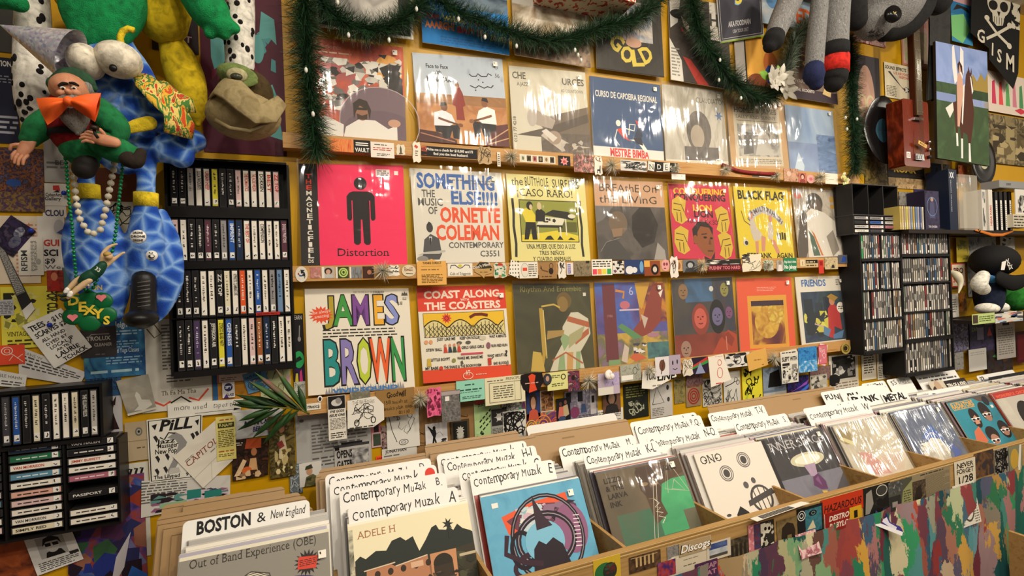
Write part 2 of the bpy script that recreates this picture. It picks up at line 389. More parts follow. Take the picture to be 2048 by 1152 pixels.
# ---------------------------------------------------------------- records faced out on the wall
def person(x, y, h, skin, top, trou, asp=1.0):       # small printed seated figure
    a = h*asp
    return (f'p {trou} {x-.26*a:.3f} {y+.32*h:.3f} {x+.36*a:.3f} {y+.38*h:.3f} {x+.42*a:.3f} {y+.3*h:.3f} {x+.38*a:.3f} {y-.02*h:.3f} {x+.22*a:.3f} {y:.3f} {x+.2*a:.3f} {y+.22*h:.3f} {x+.12*a:.3f} {y:.3f} {x-.04*a:.3f} {y:.3f} {x-.1*a:.3f} {y+.14*h:.3f} {x-.24*a:.3f} {y+.16*h:.3f};'
            f'p {top} {x-.28*a:.3f} {y+.33*h:.3f} {x-.25*a:.3f} {y+.7*h:.3f} {x:.3f} {y+.78*h:.3f} {x+.22*a:.3f} {y+.66*h:.3f} {x+.3*a:.3f} {y+.45*h:.3f} {x+.15*a:.3f} {y+.34*h:.3f};'
            f'e {x+.03*a:.3f} {y+.86*h:.3f} {.09*a:.3f} {.11*h:.3f} {skin};p k {x-.08*a:.3f} {y+.88*h:.3f} {x-.05*a:.3f} {y+.99*h:.3f} {x+.08*a:.3f} {y+h:.3f} {x+.12*a:.3f} {y+.92*h:.3f};'
            f'l u .02 {x-.1*a:.3f} {y+.52*h:.3f} {x+.5*a:.3f} {y+.36*h:.3f};e {x+.44*a:.3f} {y+.38*h:.3f} {.07*a:.3f} {.05*h:.3f} {skin};l {skin} .025 {x-.15*a:.3f} {y+.55*h:.3f} {x+.15*a:.3f} {y+.45*h:.3f}')
FACE = lambda x, y, r, c, d: f'e {x} {y} {r} {r*1.3} {c};e {x-r*.38} {y+r*.2} {r*.17} {r*.1} {d};e {x+r*.38} {y+r*.2} {r*.17} {r*.1} {d};p {d} {x-r*.1} {y-r*.2} {x+r*.12} {y-r*.2} {x} {y+r*.15};l {d} {r*.12} {x-r*.35} {y-r*.62} {x} {y-r*.7} {x+r*.35} {y-r*.62}'
# row under the top ledge line (first full row)
cover('record sleeve with orange sky, tumbling black and white houses and robed man', (610, 73, 806, 95, 813, 288, 628, 279),
      'z 0 0 1 1 9 3 c8553a,d2684a,b8503c,9a5560;e .83 .74 .15 .16 e8a650;t .22 .905 .045 d8897a b,w.26,h.4|overlords;x .12 .855 .52 .885 1 efc8b0;m .12 .3 .98 .82 5 110 1c1b1d,2b2a2c,c9c4ba,e6e0d4,6e6a66,8d8880;'
      'm .72 .5 .98 .9 8 12 1c1b1d,d9d2c4,2b2a2c;e .72 .2 .44 .36 77626a;o .72 .2 .44 .36 .008 b9a8a8;e .72 .12 .40 .2 6c5862;p e8e2d8 .3 0 .34 .14 .48 .22 .66 .22 .8 .14 .9 .18 .9 .0;p e8e2d8 0 .2 .14 .24 .32 .16 .3 0 0 0;e .52 .31 .075 .1 9a6a50;'
      'p 2a1c14 .43 .22 .43 .38 .5 .43 .58 .41 .62 .32 .6 .22 .58 .32 .5 .36 .46 .3;r .455 .315 .575 .34 k;p 3a261c .47 .22 .57 .22 .58 .28 .52 .26 .46 .28;e .87 .2 .07 .04 c99a80;r .0 0 .98 .03 5a4a50', 'c8553a', 1, amount=.13)
cover('record sleeve of desert scene with red-robed figure and two seated lute players', (824, 105, 1004, 118, 1019, 295, 839, 283),
      'z 0 .5 1 1 4 2 aeb9c6,b9c3cd,c4c9cc;z 0 0 1 .53 10 4 b87b46,c88c54,a86c3c,d09a62;z 0 .44 1 .55 20 6 a8764a,96683e,b98a58 .4 1;t .25 .84 .045 k b,w.24|Face to Face;t .25 .775 .045 k b,w.09|with;t .26 .69 .055 k B,w.26|M. MATAR;'
      'l k .012 .6 .8 .63 .775 .68 .78 .7 .81 .74 .78 .8 .785 .82 .82 .86 .8;l k .012 .6 .67 .66 .645 .7 .675 .76 .65 .8 .67 .84 .66 .87 .69;e .7 .74 .008 .008 k;e .66 .62 .008 .008 k;e .75 .715 .008 .008 k;t .92 .78 .04 d h|56;o .92 .9 .018 .022 .006 d;'
      'p 8c2f26 .4 .58 .43 .64 .48 .64 .51 .57 .53 .44 .5 .42 .51 .27 .42 .27 .42 .42 .385 .44;e .455 .66 .022 .03 9a6a4a;p 7a261e .43 .64 .455 .72 .48 .64 .455 .7;p 4a2424 .0 .14 .2 .12 .4 .04 .4 0 0 0;l b07a5a .012 .02 .1 .38 .02;p 5c2a2a .72 .03 .8 .22 1 .26 1 0 .72 0;l c89a70 .012 .78 .06 1 .2;l c89a70 .012 .76 .02 1 .1;'
      + person(.28, .06, .4, '7a4a30', 'e6e6ea', '1d1d26')+';'+person(.76, .1, .44, '8a5638', 'ecebe8', '1d1d26', -.9), 'b9c3cd', 2, amount=.07)
cover('cream record sleeve with grey propeller aircraft collage behind wrinkled plastic', (1017, 131, 1170, 145, 1183, 312, 1028, 308),
      'r 0 0 1 1 d4cdb8;t .12 .86 .075 4a463c b,w.17|CHE;t .82 .83 .075 4a463c b,w.3|URCES;t .16 .78 .04 6a655a b,w.14|A JAZZ;t .8 .74 .035 8a857a b,w.3|AD COUNTDOWN;p 6b5a4c .28 .4 1 .58 1 .22 .72 .12 .5 .2;p 4a3c34 .05 .22 .45 .32 1 .5 1 .4 .4 .2;p a89a8c .2 .48 .3 .52 .55 .4 .5 .3 .3 .34;e .25 .42 .06 .1 b8aea4;'
      'z .35 .0 1 .25 16 3 6a5a4e,4c4038,8d7f72;p c4b8a8 .35 .22 .42 .28 .75 .12 1 .1 .6 .05;e .52 .2 .09 .08 a08a78;p d8cfc4 .36 .27 .5 .15 .56 .2 .42 .3;m .6 .04 .9 .18 4 14 b8aea4,8a7c70,5a4c44;t .05 .28 .035 5a554a b,R90|0121 77 4218', 'd4cdb8', 3, amount=.15, haze=.12, strength=.8)
cover('navy record sleeve with two angular fighting figures above red lettering', (1179, 151.6, 1320, 170, 1328, 323, 1187.5, 312),
      'r 0 0 1 1 35527a;r 0 0 1 .13 e2ddd4;t .5 .755 .075 e8e0d0 b,w.88|CURSO DE CAPOEIRA REGIONAL;t .5 .02 .095 d83030 B,w.55|MESTRE BIMBA;e .36 .44 .035 .04 e8e2d4;p d2403a .33 .36 .46 .40 .46 .28 .52 .22 .42 .26;l w .012 .34 .36 .3 .24 .36 .16;l w .014 .46 .38 .58 .36 .6 .44 .52 .44 .5 .3;p w .5 .24 .62 .22 .72 .1 .78 .1 .66 .26;p 22304a .6 .34 .66 .44 .7 .3 .66 .27 .58 .28;p d2403a .6 .5 .64 .42 .7 .42 .66 .48;p 1a2438 .56 .27 .68 .28 .7 .18 .6 .2', '35527a', 4, amount=.12, haze=.07)
cover('silvery record sleeve with blurred dark face and blackletter caption', (1323, 168, 1445, 183, 1458.5, 346, 1333, 343),
      'z 0 .14 1 1 12 7 c8c2b4,b0a898,d4cec0,8a8276 1.5 .5;r 0 0 1 .14 ddd6c4;t .78 .83 .06 5a5650 r,w.5|CLAUDIATON;Z .55 .48 .2 .25 14 3 5a5450,6e6660,443e3c;Z .52 .42 .11 .14 14 4 a89a88,b8aa98;z .3 .14 .85 .3 16 4 4a4a58,6a6460,3c3a44;t .62 .075 .045 3c362c s,w.62|Doniac Schvice;x .45 .02 .95 .045 1 8a8478;s .9 .69 .03 .075 6 5a78a0', 'ddd6c4', 5, amount=.22, haze=.14, strength=1)
cover('tan bordered newspaper style record sleeve under creased plastic', (1452, 190, 1565.7, 201, 1579, 340, 1463.5, 338),
      'r 0 0 1 1 c69e6c;r .09 .05 .9 .86 d2c6ae;t .48 .78 .07 4a4440 s,w.75|HOMES & JAMES;t .48 .7 .045 6a645a s,w.7|SALLY AND SUNNY;r .14 .665 .86 .672 5a544c;z .14 .18 .86 .62 22 5 a8a49c,8d8a86,c4beb2,6a6864;p 5a5856 .22 .2 .4 .22 .38 .5 .26 .52;e .58 .4 .1 .14 d8d2c4;p c4beb4 .42 .2 .75 .2 .66 .44 .5 .44;x .12 .08 .88 .15 3 7a7468', 'c69e6c', 6, amount=.2, haze=.12, strength=1)
cover('pale blue record sleeve of misty sea and sky, no lettering', (1569, 209, 1664.6, 222.6, 1676, 349, 1580.5, 343),
      'z 0 0 1 1 4 9 6d8ab4,8ca6c6,a9bdd2,7f9ac0;z .0 0 1 .45 5 3 7188b2,8ba0c2,6a80aa;z .6 .0 1 .6 14 8 3f5f92,6f8cb8,56749f,8aa4c8 .5 2;p c4d2de .1 .05 .2 .3 .3 .1 .28 .02', '7f9ac0', 7, amount=.10, haze=.1, price=(.88, .92))
# middle row
leg = lambda: ''
cover('hot pink record sleeve with black standing pictogram and black title strip', (597, 327, 806, 331, 815, 530, 603, 531),
      'r 0 0 1 1 ee2d5c;r 0 0 .165 1 201c1c;'+';'.join(f't .085 {.855-.056*i:.3f} .042 {"e2402e" if i < 3 else "e6ded0"} b,w.055|{c}' for i, c in enumerate('THEMAGNETICFIELDS'[:14]))+';'
      + ';'.join(f't .085 {.855-.056*i:.3f} .042 e6ded0 b,w.055|{c}' for i, c in ((14, 'L'), )) + ';t .085 .026 .03 e6ded0 b,w.05|DS;'
      'e .565 .81 .062 .064 1c1416;p 1c1416 .43 .68 .455 .715 .49 .73 .64 .73 .675 .715 .70 .68 .70 .46 .685 .44 .665 .44 .655 .46 .655 .64 .645 .64 .645 .22 .63 .2 .60 .2 .58 .22 .572 .45 .558 .45 .55 .22 .53 .2 .505 .2 .485 .22 .485 .64 .475 .64 .475 .46 .465 .44 .445 .44 .43 .46;'
      't .57 .09 .075 1c1416 s,w.5|Distortion;r .72 .88 .86 .955 e8d8d4;x .73 .89 .85 .95 3 3a3030;r .905 .9 .945 .94 efe6da', 'ee2d5c', 8, amount=.07, haze=.02, price=None)
cover('cream record sleeve with big blue and orange capitals and small grey saxophonist', (819.6, 335.8, 1002, 346, 1010, 524, 833, 527.6),
      'r 0 0 1 1 d9d3c4;t .49 .80 .15 3c64a8 B,w.86|SOMETHING;t .68 .635 .135 3c64a8 B,w.54|ELSE!!!!;t .175 .70 .075 5a5854 b,w.14|THE;t .19 .61 .075 5a5854 b,w.27|MUSIC;t .21 .52 .075 5a5854 b,w.1|OF;t .625 .44 .15 e0522c B,w.68|ORNETTE;t .59 .25 .15 e0522c B,w.72|COLEMAN;t .675 .16 .06 5a5854 b,w.63|CONTEMPORARY;t .83 .065 .062 5a5854 b,w.24|C3551;'
      'e .165 .375 .035 .05 3a3634;p 4a4a4c .08 .12 .1 .25 .17 .31 .26 .26 .28 .1;p d8d4cc .15 .28 .165 .2 .185 .28;p 1e1c1c .155 .27 .165 .18 .177 .27;p 2a2827 .13 .4 .16 .44 .2 .41 .19 .42;p b8b4a8 .02 .09 .1 .12 .32 .14 .32 .12 .1 .07;p 4a4a4c .05 .04 .25 .04 .28 .1 .08 .1;e .07 .05 .06 .03 8a8680;x .4 .885 .95 .905 1 5a5a5a;x .62 .855 .97 .875 1 5a5a5a', 'd9d3c4', 9, amount=.08, haze=.03)
cover('pale yellow record sleeve with framed woodcut of men at a table', (1011.6, 347, 1168.4, 356, 1181, 522, 1024, 523),
      'r 0 0 1 1 d9cf88;t .13 .87 .09 2a2620 r,h.5,w.15|the;t .37 .87 .1 2a2620 r,h.7,w.3|BUTTHOLE;t .74 .86 .1 2a2620 r,h.7,w.36|SURFERS;t .47 .75 .085 2a2620 s,w.72|¡CASO RARO!;l 2a2620 .03 .055 .72 .06 .55 .05 .4 .065 .2 .055 .05;l 2a2620 .03 .91 .72 .905 .55 .915 .4 .9 .2 .91 .05;'
      'r .13 .22 .87 .71 26231c;r .14 .23 .86 .70 8d8f3a;p d8c436 .14 .23 .86 .23 .86 .3 .6 .36 .4 .33 .14 .3;r .6 .34 .85 .46 5a5a26;p d8d2b8 .33 .42 .4 .52 .7 .5 .66 .42;p 26231c .33 .42 .66 .42 .66 .39 .33 .39;r .34 .26 .355 .4 d8d2b8;r .62 .26 .64 .4 d8d2b8;r .7 .3 .715 .5 d8d2b8;p 26231c .42 .54 .55 .6 .75 .58 .83 .52 .8 .48 .68 .5;e .79 .53 .05 .025 d8d2b8;m .42 .45 .6 .51 3 16 efe6c8,26231c,d8d2b8;'
      'p d8c436 .16 .56 .2 .61 .28 .6 .33 .52 .32 .45 .2 .45;p 1e1c18 .2 .45 .32 .45 .33 .25 .27 .25 .26 .38 .22 .25 .17 .25;e .26 .64 .04 .05 26231c;e .275 .625 .02 .03 c9b48a;p 1e1c18 .32 .46 .33 .58 .38 .62 .45 .57 .44 .46;e .38 .64 .028 .045 c9b48a;p 26231c .42 .25 .46 .29 .5 .3 .54 .25;p 26231c .58 .25 .62 .3 .66 .25;p 26231c .72 .25 .76 .28 .82 .25;'
      't .5 .145 .05 2a2620 s,w.62|UNA MUJER QUE DIO A LUZ;t .5 .075 .045 2a2620 s,w.32|TRES NIÑOS;t .5 .005 .045 2a2620 s,w.48|Y CUATRO ANIMALES', 'd9cf88', 10, amount=.07, haze=.02)
cover('record sleeve with tan uncial lettering band over dark grey hooded photograph', (1186.5, 358.4, 1325, 364, 1337.6, 519.7, 1197.7, 519.7),
      'z 0 0 1 .68 7 4 3a3532,4a4440,5c5550,2c2826;r 0 .67 1 1 c49a78;t .48 .855 .095 33261e r,h.3,w.84|BREAthE On;t .48 .71 .095 33261e r,h.3,w.84|thE LIVInG;p 6e6a68 0 .67 .25 .67 .1 .5 0 .45;p 2b2624 .5 .55 .62 .66 .78 .66 .88 .45 .8 .22 .62 .15 .5 .3;e .3 .46 .13 .15 6e5c4a;p 8a6e54 .2 .38 .36 .4 .34 .3 .22 .28;e .65 .4 .16 .2 241f1e;p 9a948c .78 .0 .85 .22 .95 .12 .96 0;'
      'p 44413e .05 .0 .1 .2 .25 .28 .4 .1 .45 0;l 8a8480 .006 .03 .1 .12 .22 .3 .27', '4a4440', 11, amount=.10, haze=.04)
LION = lambda x, y, f: f'p c9a83a {x} {y} {x+.02*f} {y+.16} {x+.12*f} {y+.22} {x+.24*f} {y+.16} {x+.2*f} {y-.02} {x+.24*f} {y-.1} {x+.14*f} {y-.16} {x+.05*f} {y-.12};l 4a3418 .012 {x+.04*f} {y+.12} {x+.16*f} {y+.1} {x+.2*f} {y};l 4a3418 .012 {x+.08*f} {y} {x+.08*f} {y-.12};l 4a3418 .012 {x+.14*f} {y} {x+.14*f} {y-.13};l 4a3418 .012 {x+.03*f} {y+.04} {x+.14*f} {y+.02}'
cover('crimson record sleeve with yellow and black lettering, gold lions and a portrait', (1335.8, 367, 1456, 372, 1471.5, 518.8, 1348.8, 517.8),
      'r 0 0 1 1 c2304a;t .5 .86 .085 e3b62c B,w.86|CONQUERING;t .5 .785 .085 2a1a1c B,w.86|CONQUERING;t .52 .645 .08 e3b62c B,w.32|LION;t .53 .56 .085 2a1a1c B,w.32|LION;t .5 .47 .06 2a1a1c r,h.8,R-2|VIVIAN JACKSON;t .8 .4 .045 2a1a1c r,h.8|AND;t .83 .33 .045 2a1a1c r,h.8|THE;t .86 .25 .045 2a1a1c r,h.8|YOU;'
      'p 2a1c18 .33 .2 .32 .4 .42 .5 .56 .5 .66 .42 .64 .2;p 8a4e2a .38 .18 .4 .36 .46 .44 .6 .42 .66 .3 .66 .1 .58 .02 .48 .06;e .36 .26 .04 .06 8a4e2a;e .52 .29 .03 .015 1a1210;e .62 .28 .025 .015 1a1210;p 6a361c .56 .2 .61 .19 .6 .3;l 5a2418 .02 .54 .11 .63 .11;l 2a1c18 .014 .46 .33 .55 .34;p 2a1c18 .48 .04 .58 .0 .66 .1 .64 0 .48 0;'+LION(.02, .62, 1)+';'+LION(.02, .22, 1)+';'+LION(.96, .5, -1)+';'+LION(.97, .16, -1), 'c2304a', 12, amount=.10, haze=.03, strength=.8)
cover('bright yellow record sleeve with heavy black title and cartoon figures', (1466, 372.3, 1573.5, 377.8, 1588.7, 516.7, 1480, 517),
      'r 0 0 1 1 d9c02a;t .49 .83 .115 2a2618 B,w.86|BLACK FLAG;p b9b3b4 .2 .55 .3 .68 .48 .74 .7 .68 .86 .54 .84 .46 .68 .58 .48 .64 .34 .58 .27 .48;'
      + ';'.join(f't {x} {y} .065 5a544c b,R{r}|{c}' for c, x, y, r in (('F', .26, .52, 50), ('A', .31, .58, 42), ('M', .37, .63, 25), ('I', .42, .65, 14), ('L', .46, .66, 8), ('T', .5, .665, 0), ('O', .55, .66, -8), ('N', .6, .64, -18), ('H', .67, .6, -28), ('I', .71, .575, -34), ('G', .75, .54, -40), ('H', .79, .5, -44))) +
      ';p c4b8a8 .22 .5 .3 .56 .36 .42 .44 .34 .4 .26 .28 .24 .24 .36;e .26 .6 .04 .055 c98a70;p 6a5a50 .22 .62 .26 .68 .31 .63;p c4b8a8 .56 .5 .64 .52 .66 .38 .62 .26 .54 .28;e .62 .56 .035 .05 c98a70;p c98a70 .42 .32 .5 .3 .46 .1 .4 .1;p c98a70 .58 .26 .66 .26 .74 .08 .68 .06;p c98a70 .3 .24 .36 .24 .34 .06 .3 .06;l 3a3020 .01 .1 .66 .14 .52 .24 .46;'
      'e .13 .22 .045 .045 c9c3b8;e .14 .215 .03 .03 2a2620;r .71 .27 .74 .37 2a2618;r .755 .26 .785 .36 2a2618;r .8 .27 .83 .37 2a2618;r .845 .26 .875 .36 2a2618;t .35 .005 .07 2a2618 b,w.44|TEBLANK;t .82 .005 .07 2a2618 b,w.3|AGAIN', 'd9c02a', 13, amount=.14, haze=.05, strength=.9)
cover('grey record sleeve with bearded man raising an arm, orange edge lettering', (1583.3, 376.7, 1681, 382, 1694, 512, 1598.5, 515.6),
      'z 0 0 1 1 8 3 a89c8c,8f8478,bdb2a2,7a7066;e .42 .8 .17 .15 3a342f;e .44 .72 .12 .16 5a4a40;p d6cfc2 .2 .62 .34 .72 .6 .66 .86 .5 .9 .0 .2 0;e .38 .82 .06 .035 221e1c;p 4a3f38 .0 .2 .1 .6 .2 .7 .24 .62 .2 .1 .14 0 0 0;p 3c5a4a .24 .4 .34 .3 .44 .02 .3 .02;p c06a30 .3 .4 .36 .34 .5 .02 .46 .02;p 8d8478 .6 .3 .75 .4 .85 .1 .7 0;r .74 .82 .92 .9 c8983a;r .74 .72 .9 .78 c8983a;e .1 .9 .07 .05 b8503c;p c49a6a .88 0 1 .3 1 0', 'a89c8c', 14, amount=.12, haze=.1, strength=.9)
# lowest row
L1 = [('J', 'b09a2c', .235, .075), ('A', '3f9440', .345, .17), ('M', '7d4a94', .51, .17), ('E', 'e9a92a', .68, .10), ('S', '8690cc', .815, .13)]
L2 = [('B', '1f8a86', .215, .145), ('R', '8578b4', .37, .15), ('O', 'b9ca38', .52, .13), ('W', 'e8602a', .68, .19), ('N', '35934a', .85, .14)]
jb = 'r 0 0 1 1 e6ddcb;'
for i, (c, h, x, wd) in enumerate(L1): jb += f't {x} {.645 if i else .69} {.285 if i else .235} k B,w{wd+.022}|{c};t {x} {.652 if i else .696} {.272 if i else .222} {h} b,w{wd}|{c};'
for c, h, x, wd in L2: jb += f't {x} .085 .415 k B,w{wd+.022}|{c};t {x} .094 .398 {h} b,w{wd}|{c};'
jb += 's .14 .75 .075 .115 16 e2502e .75;t .14 .765 .028 efd8c8 s,i,R8|the always;t .145 .725 .028 efd8c8 s,i,R8|amazing;t .60 .955 .02 8a8478 r,w.3|ELECTRONICALLY RECREATED FOR;t .69 .95 .026 2a2620 s,w.1|STEREO;' \
      'x .15 .59 .9 .615 1 2a2620;x .15 .56 .9 .585 1 2a2620;x .15 .53 .9 .555 1 2a2620;p 5a5648 .92 .925 .93 .96 .945 .945 .955 .97 .968 .945 .98 .96 .985 .925;x .93 .88 .98 .91 2 7a7468;t .9 .83 .035 5a5648 r,h.8|$8;'
jb += ';'.join(f'p 8a8c94 {.15+.024*i:.3f} .0 {.162+.024*i:.3f} {.055+.03*((i*7)%3)/3:.3f} {.175+.024*i:.3f} .0' for i in range(31))+';t .34 .004 .038 3f78b8 B,w.24|VIVID;t .65 .004 .038 3f78b8 B,w.36|SOUND'
cover('white record sleeve with tall rainbow coloured hand-drawn capitals', (609, 577.7, 817, 576.5, 830, 774.5, 616.5, 791.5), jb, 'e6ddcb', 15, amount=.05, haze=.01, price=None)
hill = ''.join(f' {.05+.9*i/30:.3f} {.52+.09*abs(math.sin(i*.33+.35))+.03:.3f}' for i in range(31))
cs = 'r 0 0 1 1 e3dac6;r 0 .74 1 1 d6402c;r 0 0 1 .13 dc4a2c;t .5 .875 .075 ead8c4 B,w.86|COAST ALONG;t .52 .84 .025 ead8c4 b|WITH;t .5 .755 .075 ead8c4 B,w.86|THE COASTERS;r .045 .465 .965 .72 2a241c;r .05 .47 .96 .715 e6b82c;s .3 .66 .035 .06 10 d6402c;o .3 .66 .02 .02 .006 2a241c;p d8c88a .05 .47 .05 .55'+hill+' .96 .47;l 2a241c .012'+hill+';'
cs += ';'.join(f'l 2a241c .006 {.06+.045*i:.3f} .47 {.06+.045*i:.3f} {.53+.09*abs(math.sin(i*.66*.75+.35)):.3f}' for i in range(20))+';'
cs += ';'.join(f'l 2a241c .005 {.05+.045*i:.3f} .47 {.05+.045*i+.09:.3f} .58;l 2a241c .005 {.05+.045*i:.3f} .58 {.05+.045*i+.09:.3f} .47' for i in range(19))+';l 6a2418 .03 .56 .66 .62 .69 .7 .69 .77 .675;'
for x, y, wd, s_ in ((.28, .43, .2, 'JUST LIKE ME'), (.55, .43, .24, "KEEP ON ROLLIN'"), (.87, .43, .2, 'WAIT A MINUTE'), (.14, .325, .17, 'STEW BALL'), (.57, .33, .26, 'GIRLS GIRLS GIRLS'), (.88, .33, .19, 'RUN RED RUN'), (.2, .22, .21, 'LITTLE EGYPT'), (.53, .22, .29, 'WAKE ME, SHAKE ME'), (.84, .225, .22, 'WHAT ABOUT US'), (.1, .135, .14, 'MY BABE'), (.44, .135, .42, 'THE SNAKE & THE BOOKWORM'), (.87, .14, .15, 'BAD BLOOD')):
    cs += f't {x} {y} .028 2a2420 b,w{wd}|{s_};'
cs += 'e .06 .42 .02 .022 d99a6a;e .11 .42 .02 .022 d99a6a;e .42 .395 .03 .018 5a564e;e .52 .395 .03 .018 5a564e;e .69 .435 .04 .025 c9c0a8;'+';'.join(f'p {c} {.24+.05*i} .3 {.25+.05*i} .36 {.275+.05*i} .36 {.285+.05*i} .3;e {.262+.05*i} .375 .014 .018 c98a68' for i, c in enumerate(('c8402c', '2c3a4a', '3a4a34', 'c8402c')))
cs += ';r .43 .265 .68 .285 c85060;e .75 .35 .025 .035 8a5a68;p c9a83a .05 .17 .1 .17 .09 .25 .06 .25;e .345 .215 .022 .022 8a8a48;t .955 .225 .06 2a2420 B|?;e .2 .145 .022 .02 c8402c;p 5a5a4a .42 .17 .45 .17 .44 .21 .42 .2;r .73 .14 .77 .215 c03a2c;l 2a241c .008 .77 .2 .8 .225;e .96 .15 .015 .025 8a8478;t .49 .05 .05 efd8c4 b,w.05|AT;o .49 .045 .055 .035 .006 efd8c4;x .58 .045 .72 .06 1 efd8c4'
cover('red and cream record sleeve with roller coaster drawing and song names', (832.7, 574, 1009, 569.6, 1023.5, 752.6, 847, 767), cs, 'e3dac6', 16, amount=.06, haze=.01, price=(.92, .86))
cover('dark olive record sleeve of musician in striped robe playing saxophone', (1025.5, 568, 1178.7, 566.7, 1189.6, 734.5, 1036.5, 749),
      'z 0 0 1 1 5 4 3c3a20,4a4728,343218,565232;t .48 .91 .06 8a8440 r,w.8,h.2|Rhythm And Ensemble;e .64 .8 .1 .1 6a5428;e .62 .76 .07 .09 8a6c34;l c8a84a .02 .34 .74 .5 .76 .58 .72;l b8963a .045 .33 .72 .34 .2 .3 .06;p c8a84a .16 .02 .2 .24 .3 .22 .34 .0;l d8c070 .012 .36 .7 .37 .15;p cfc9b0 .72 .66 .82 .66 .95 .58 .97 .4 .9 .3 .82 .2 .86 .0 .4 0 .48 .16 .58 .3 .6 .5;p b0603a .68 .62 .96 .54 .96 .47 .66 .56;p 8fa878 .6 .42 .72 .36 .6 .22 .56 .36;p b0603a .74 .34 .95 .47 .95 .4 .76 .28;'
      'p a8a478 .68 .4 .9 .5 .84 .36 .66 .24;p 8fa878 .5 .0 .6 0 .6 .18 .54 .18;p c89a5a .62 0 .7 0 .72 .2 .64 .2;p 8fa878 .74 .0 .8 .0 .82 .2 .76 .2;l b0603a .02 .44 .12 .62 .2 .84 .06;p a8884a .38 .36 .6 .4 .62 .46 .4 .46;r .9 .85 .94 .89 d8d2c0', '3c3a20', 17, amount=.16, haze=.05, strength=1.1, price=None)
cover('colourful painted fantasy record sleeve with red dragon creature and maroon band', (1188.4, 565.5, 1328, 563, 1340, 722, 1199, 734),
      'z 0 0 1 1 7 9 34509a,4864b0,5a4a8a,2c3a7a;z 0 .0 1 .38 11 3 b8943a,c8a44a,6a6a4a,8a6a8a;z .6 .5 1 1 9 5 8a3a2a,c8842a,6a2a3a,9a5a3a;p c89a3a .56 .99 .78 .99 .64 .66 .6 .7;p 8a3a30 .98 .98 .9 .5 .74 .36 .52 .3 .5 .42 .64 .55 .74 .8 .84 .98;p 5a8a5a .28 .46 .5 .3 .62 .32 .5 .4 .34 .5;p c4b0a0 .62 .6 .72 .55 .66 .42;p e8e0d0 .9 .86 .97 .9 .93 .8;r .1 .05 .27 .98 6a2c38;t .18 .58 .03 9a6a68 b|1986;r .13 .0 .29 .07 7a9a6a;e .4 .72 .07 .05 c06a78;l c9b8c8 .02 .32 .66 .6 .66;'
      'l c8843a .03 .28 .9 .4 .88 .38 .8;t .5 .84 .1 b8b0d0 r|6;z .68 .05 1 .25 18 4 3a6a5a,4a7a7a,2a4a5a;p c8603a .42 .08 .5 .14 .6 .1 .66 .06 .5 .03;p c9b8a8 .3 .05 .36 .25 .42 .2 .38 .02;m .48 .12 .68 .25 4 14 e0d8d0,3a3a4a;e .78 .34 .09 .03 a87888', '34509a', 18, amount=.15, haze=.05, strength=.9)
cover('dark record sleeve with painted red and violet faces in shadow', (1342.7, 559, 1463.5, 554, 1476, 707.5, 1352.7, 720),
      'z 0 0 1 1 5 6 3a3a44,4c4640,343a4a,5a3a34;z .2 .7 .65 1 6 3 3a5a80,44688c,34485c;z 0 0 1 .3 6 5 6a2c24,8a3a2c,4a2a26;e .63 .86 .035 .035 c9c8c0;'+FACE(.17, .84, .075, '8a6a4a', '3a2a22')+';'+FACE(.85, .84, .07, '8a8448', '2a2a22')+';e .42 .48 .14 .2 8a3a2e;'+FACE(.42, .49, .1, 'c05a4c', '5a1c18')+';e .7 .5 .13 .22 1c1a20;'+FACE(.7, .5, .09, '6a6288', '1a1824')+';'+FACE(.9, .54, .06, '7a4a70', '2a1a2a')+';p a8442c .55 .0 .7 .2 .86 .32 1 .25 1 0;p 8a3424 .74 .24 .86 .3 .96 .2 .9 .1;l c98a70 .012 .82 .24 .82 .06;'+FACE(.16, .12, .08, '9a7a68', '2a1a18'), '3a3a44', 19, amount=.13, haze=.04)
cover('coral red record sleeve with yellow framed speckled golden picture', (1472.3, 557.7, 1581.8, 554, 1592, 701, 1481, 706),
      'r 0 0 1 1 dc5a3a;r .17 .05 .88 .76 d89a38;z .23 .1 .82 .69 8 5 5a2430,8a4a2c,c89a3c,d8b44a,3a2026;Z .5 .4 .22 .22 30 4 d8b44a,c89a3c,a8702c;Z .66 .52 .14 .16 34 7 d8c050,b8862c,e0c868;r .23 .62 .82 .69 3a2634;x .35 .82 .7 .88 3 e8a08a;t .95 .93 .03 e8b8a8 b|S', 'dc5a3a', 20, amount=.12, haze=.04)
cover('white bordered comic record sleeve of hooded red figure against night city', (1589.3, 554, 1686.2, 551.4, 1700, 684.8, 1604.4, 696),
      'r 0 0 1 1 ddd6c6;t .36 .86 .09 4a70a8 B,w.5,h.3|FRIENDS;r .08 .06 .93 .78 2a3450;z .08 .06 .93 .78 16 4 2a3450,34485a,2a3a3c;r .12 .3 .3 .68 24303a;r .34 .3 .5 .62 2c3844;r .52 .36 .64 .7 222c3a;m .1 .08 .6 .5 6 22 c8c04a,2a3038,d8d060;p b8383a .56 .12 .6 .52 .7 .62 .84 .5 .86 .2 .7 .26 .68 .08;e .7 .64 .06 .07 c98a68;p a8843a .6 .7 .7 .74 .84 .68 .74 .62;e .87 .53 .08 .08 efe6d8;x .82 .5 .92 .56 2 4a4440;l c9a8a0 .02 .3 .32 .5 .26;p 5a80a8 .48 .28 .62 .22 .56 .12 .46 .16;p 5a80a8 .66 .14 .9 .2 .84 .08 .66 .08;x .82 .86 .95 .96 3 7a7468', 'ddd6c6', 21, amount=.14, haze=.04, strength=.9)
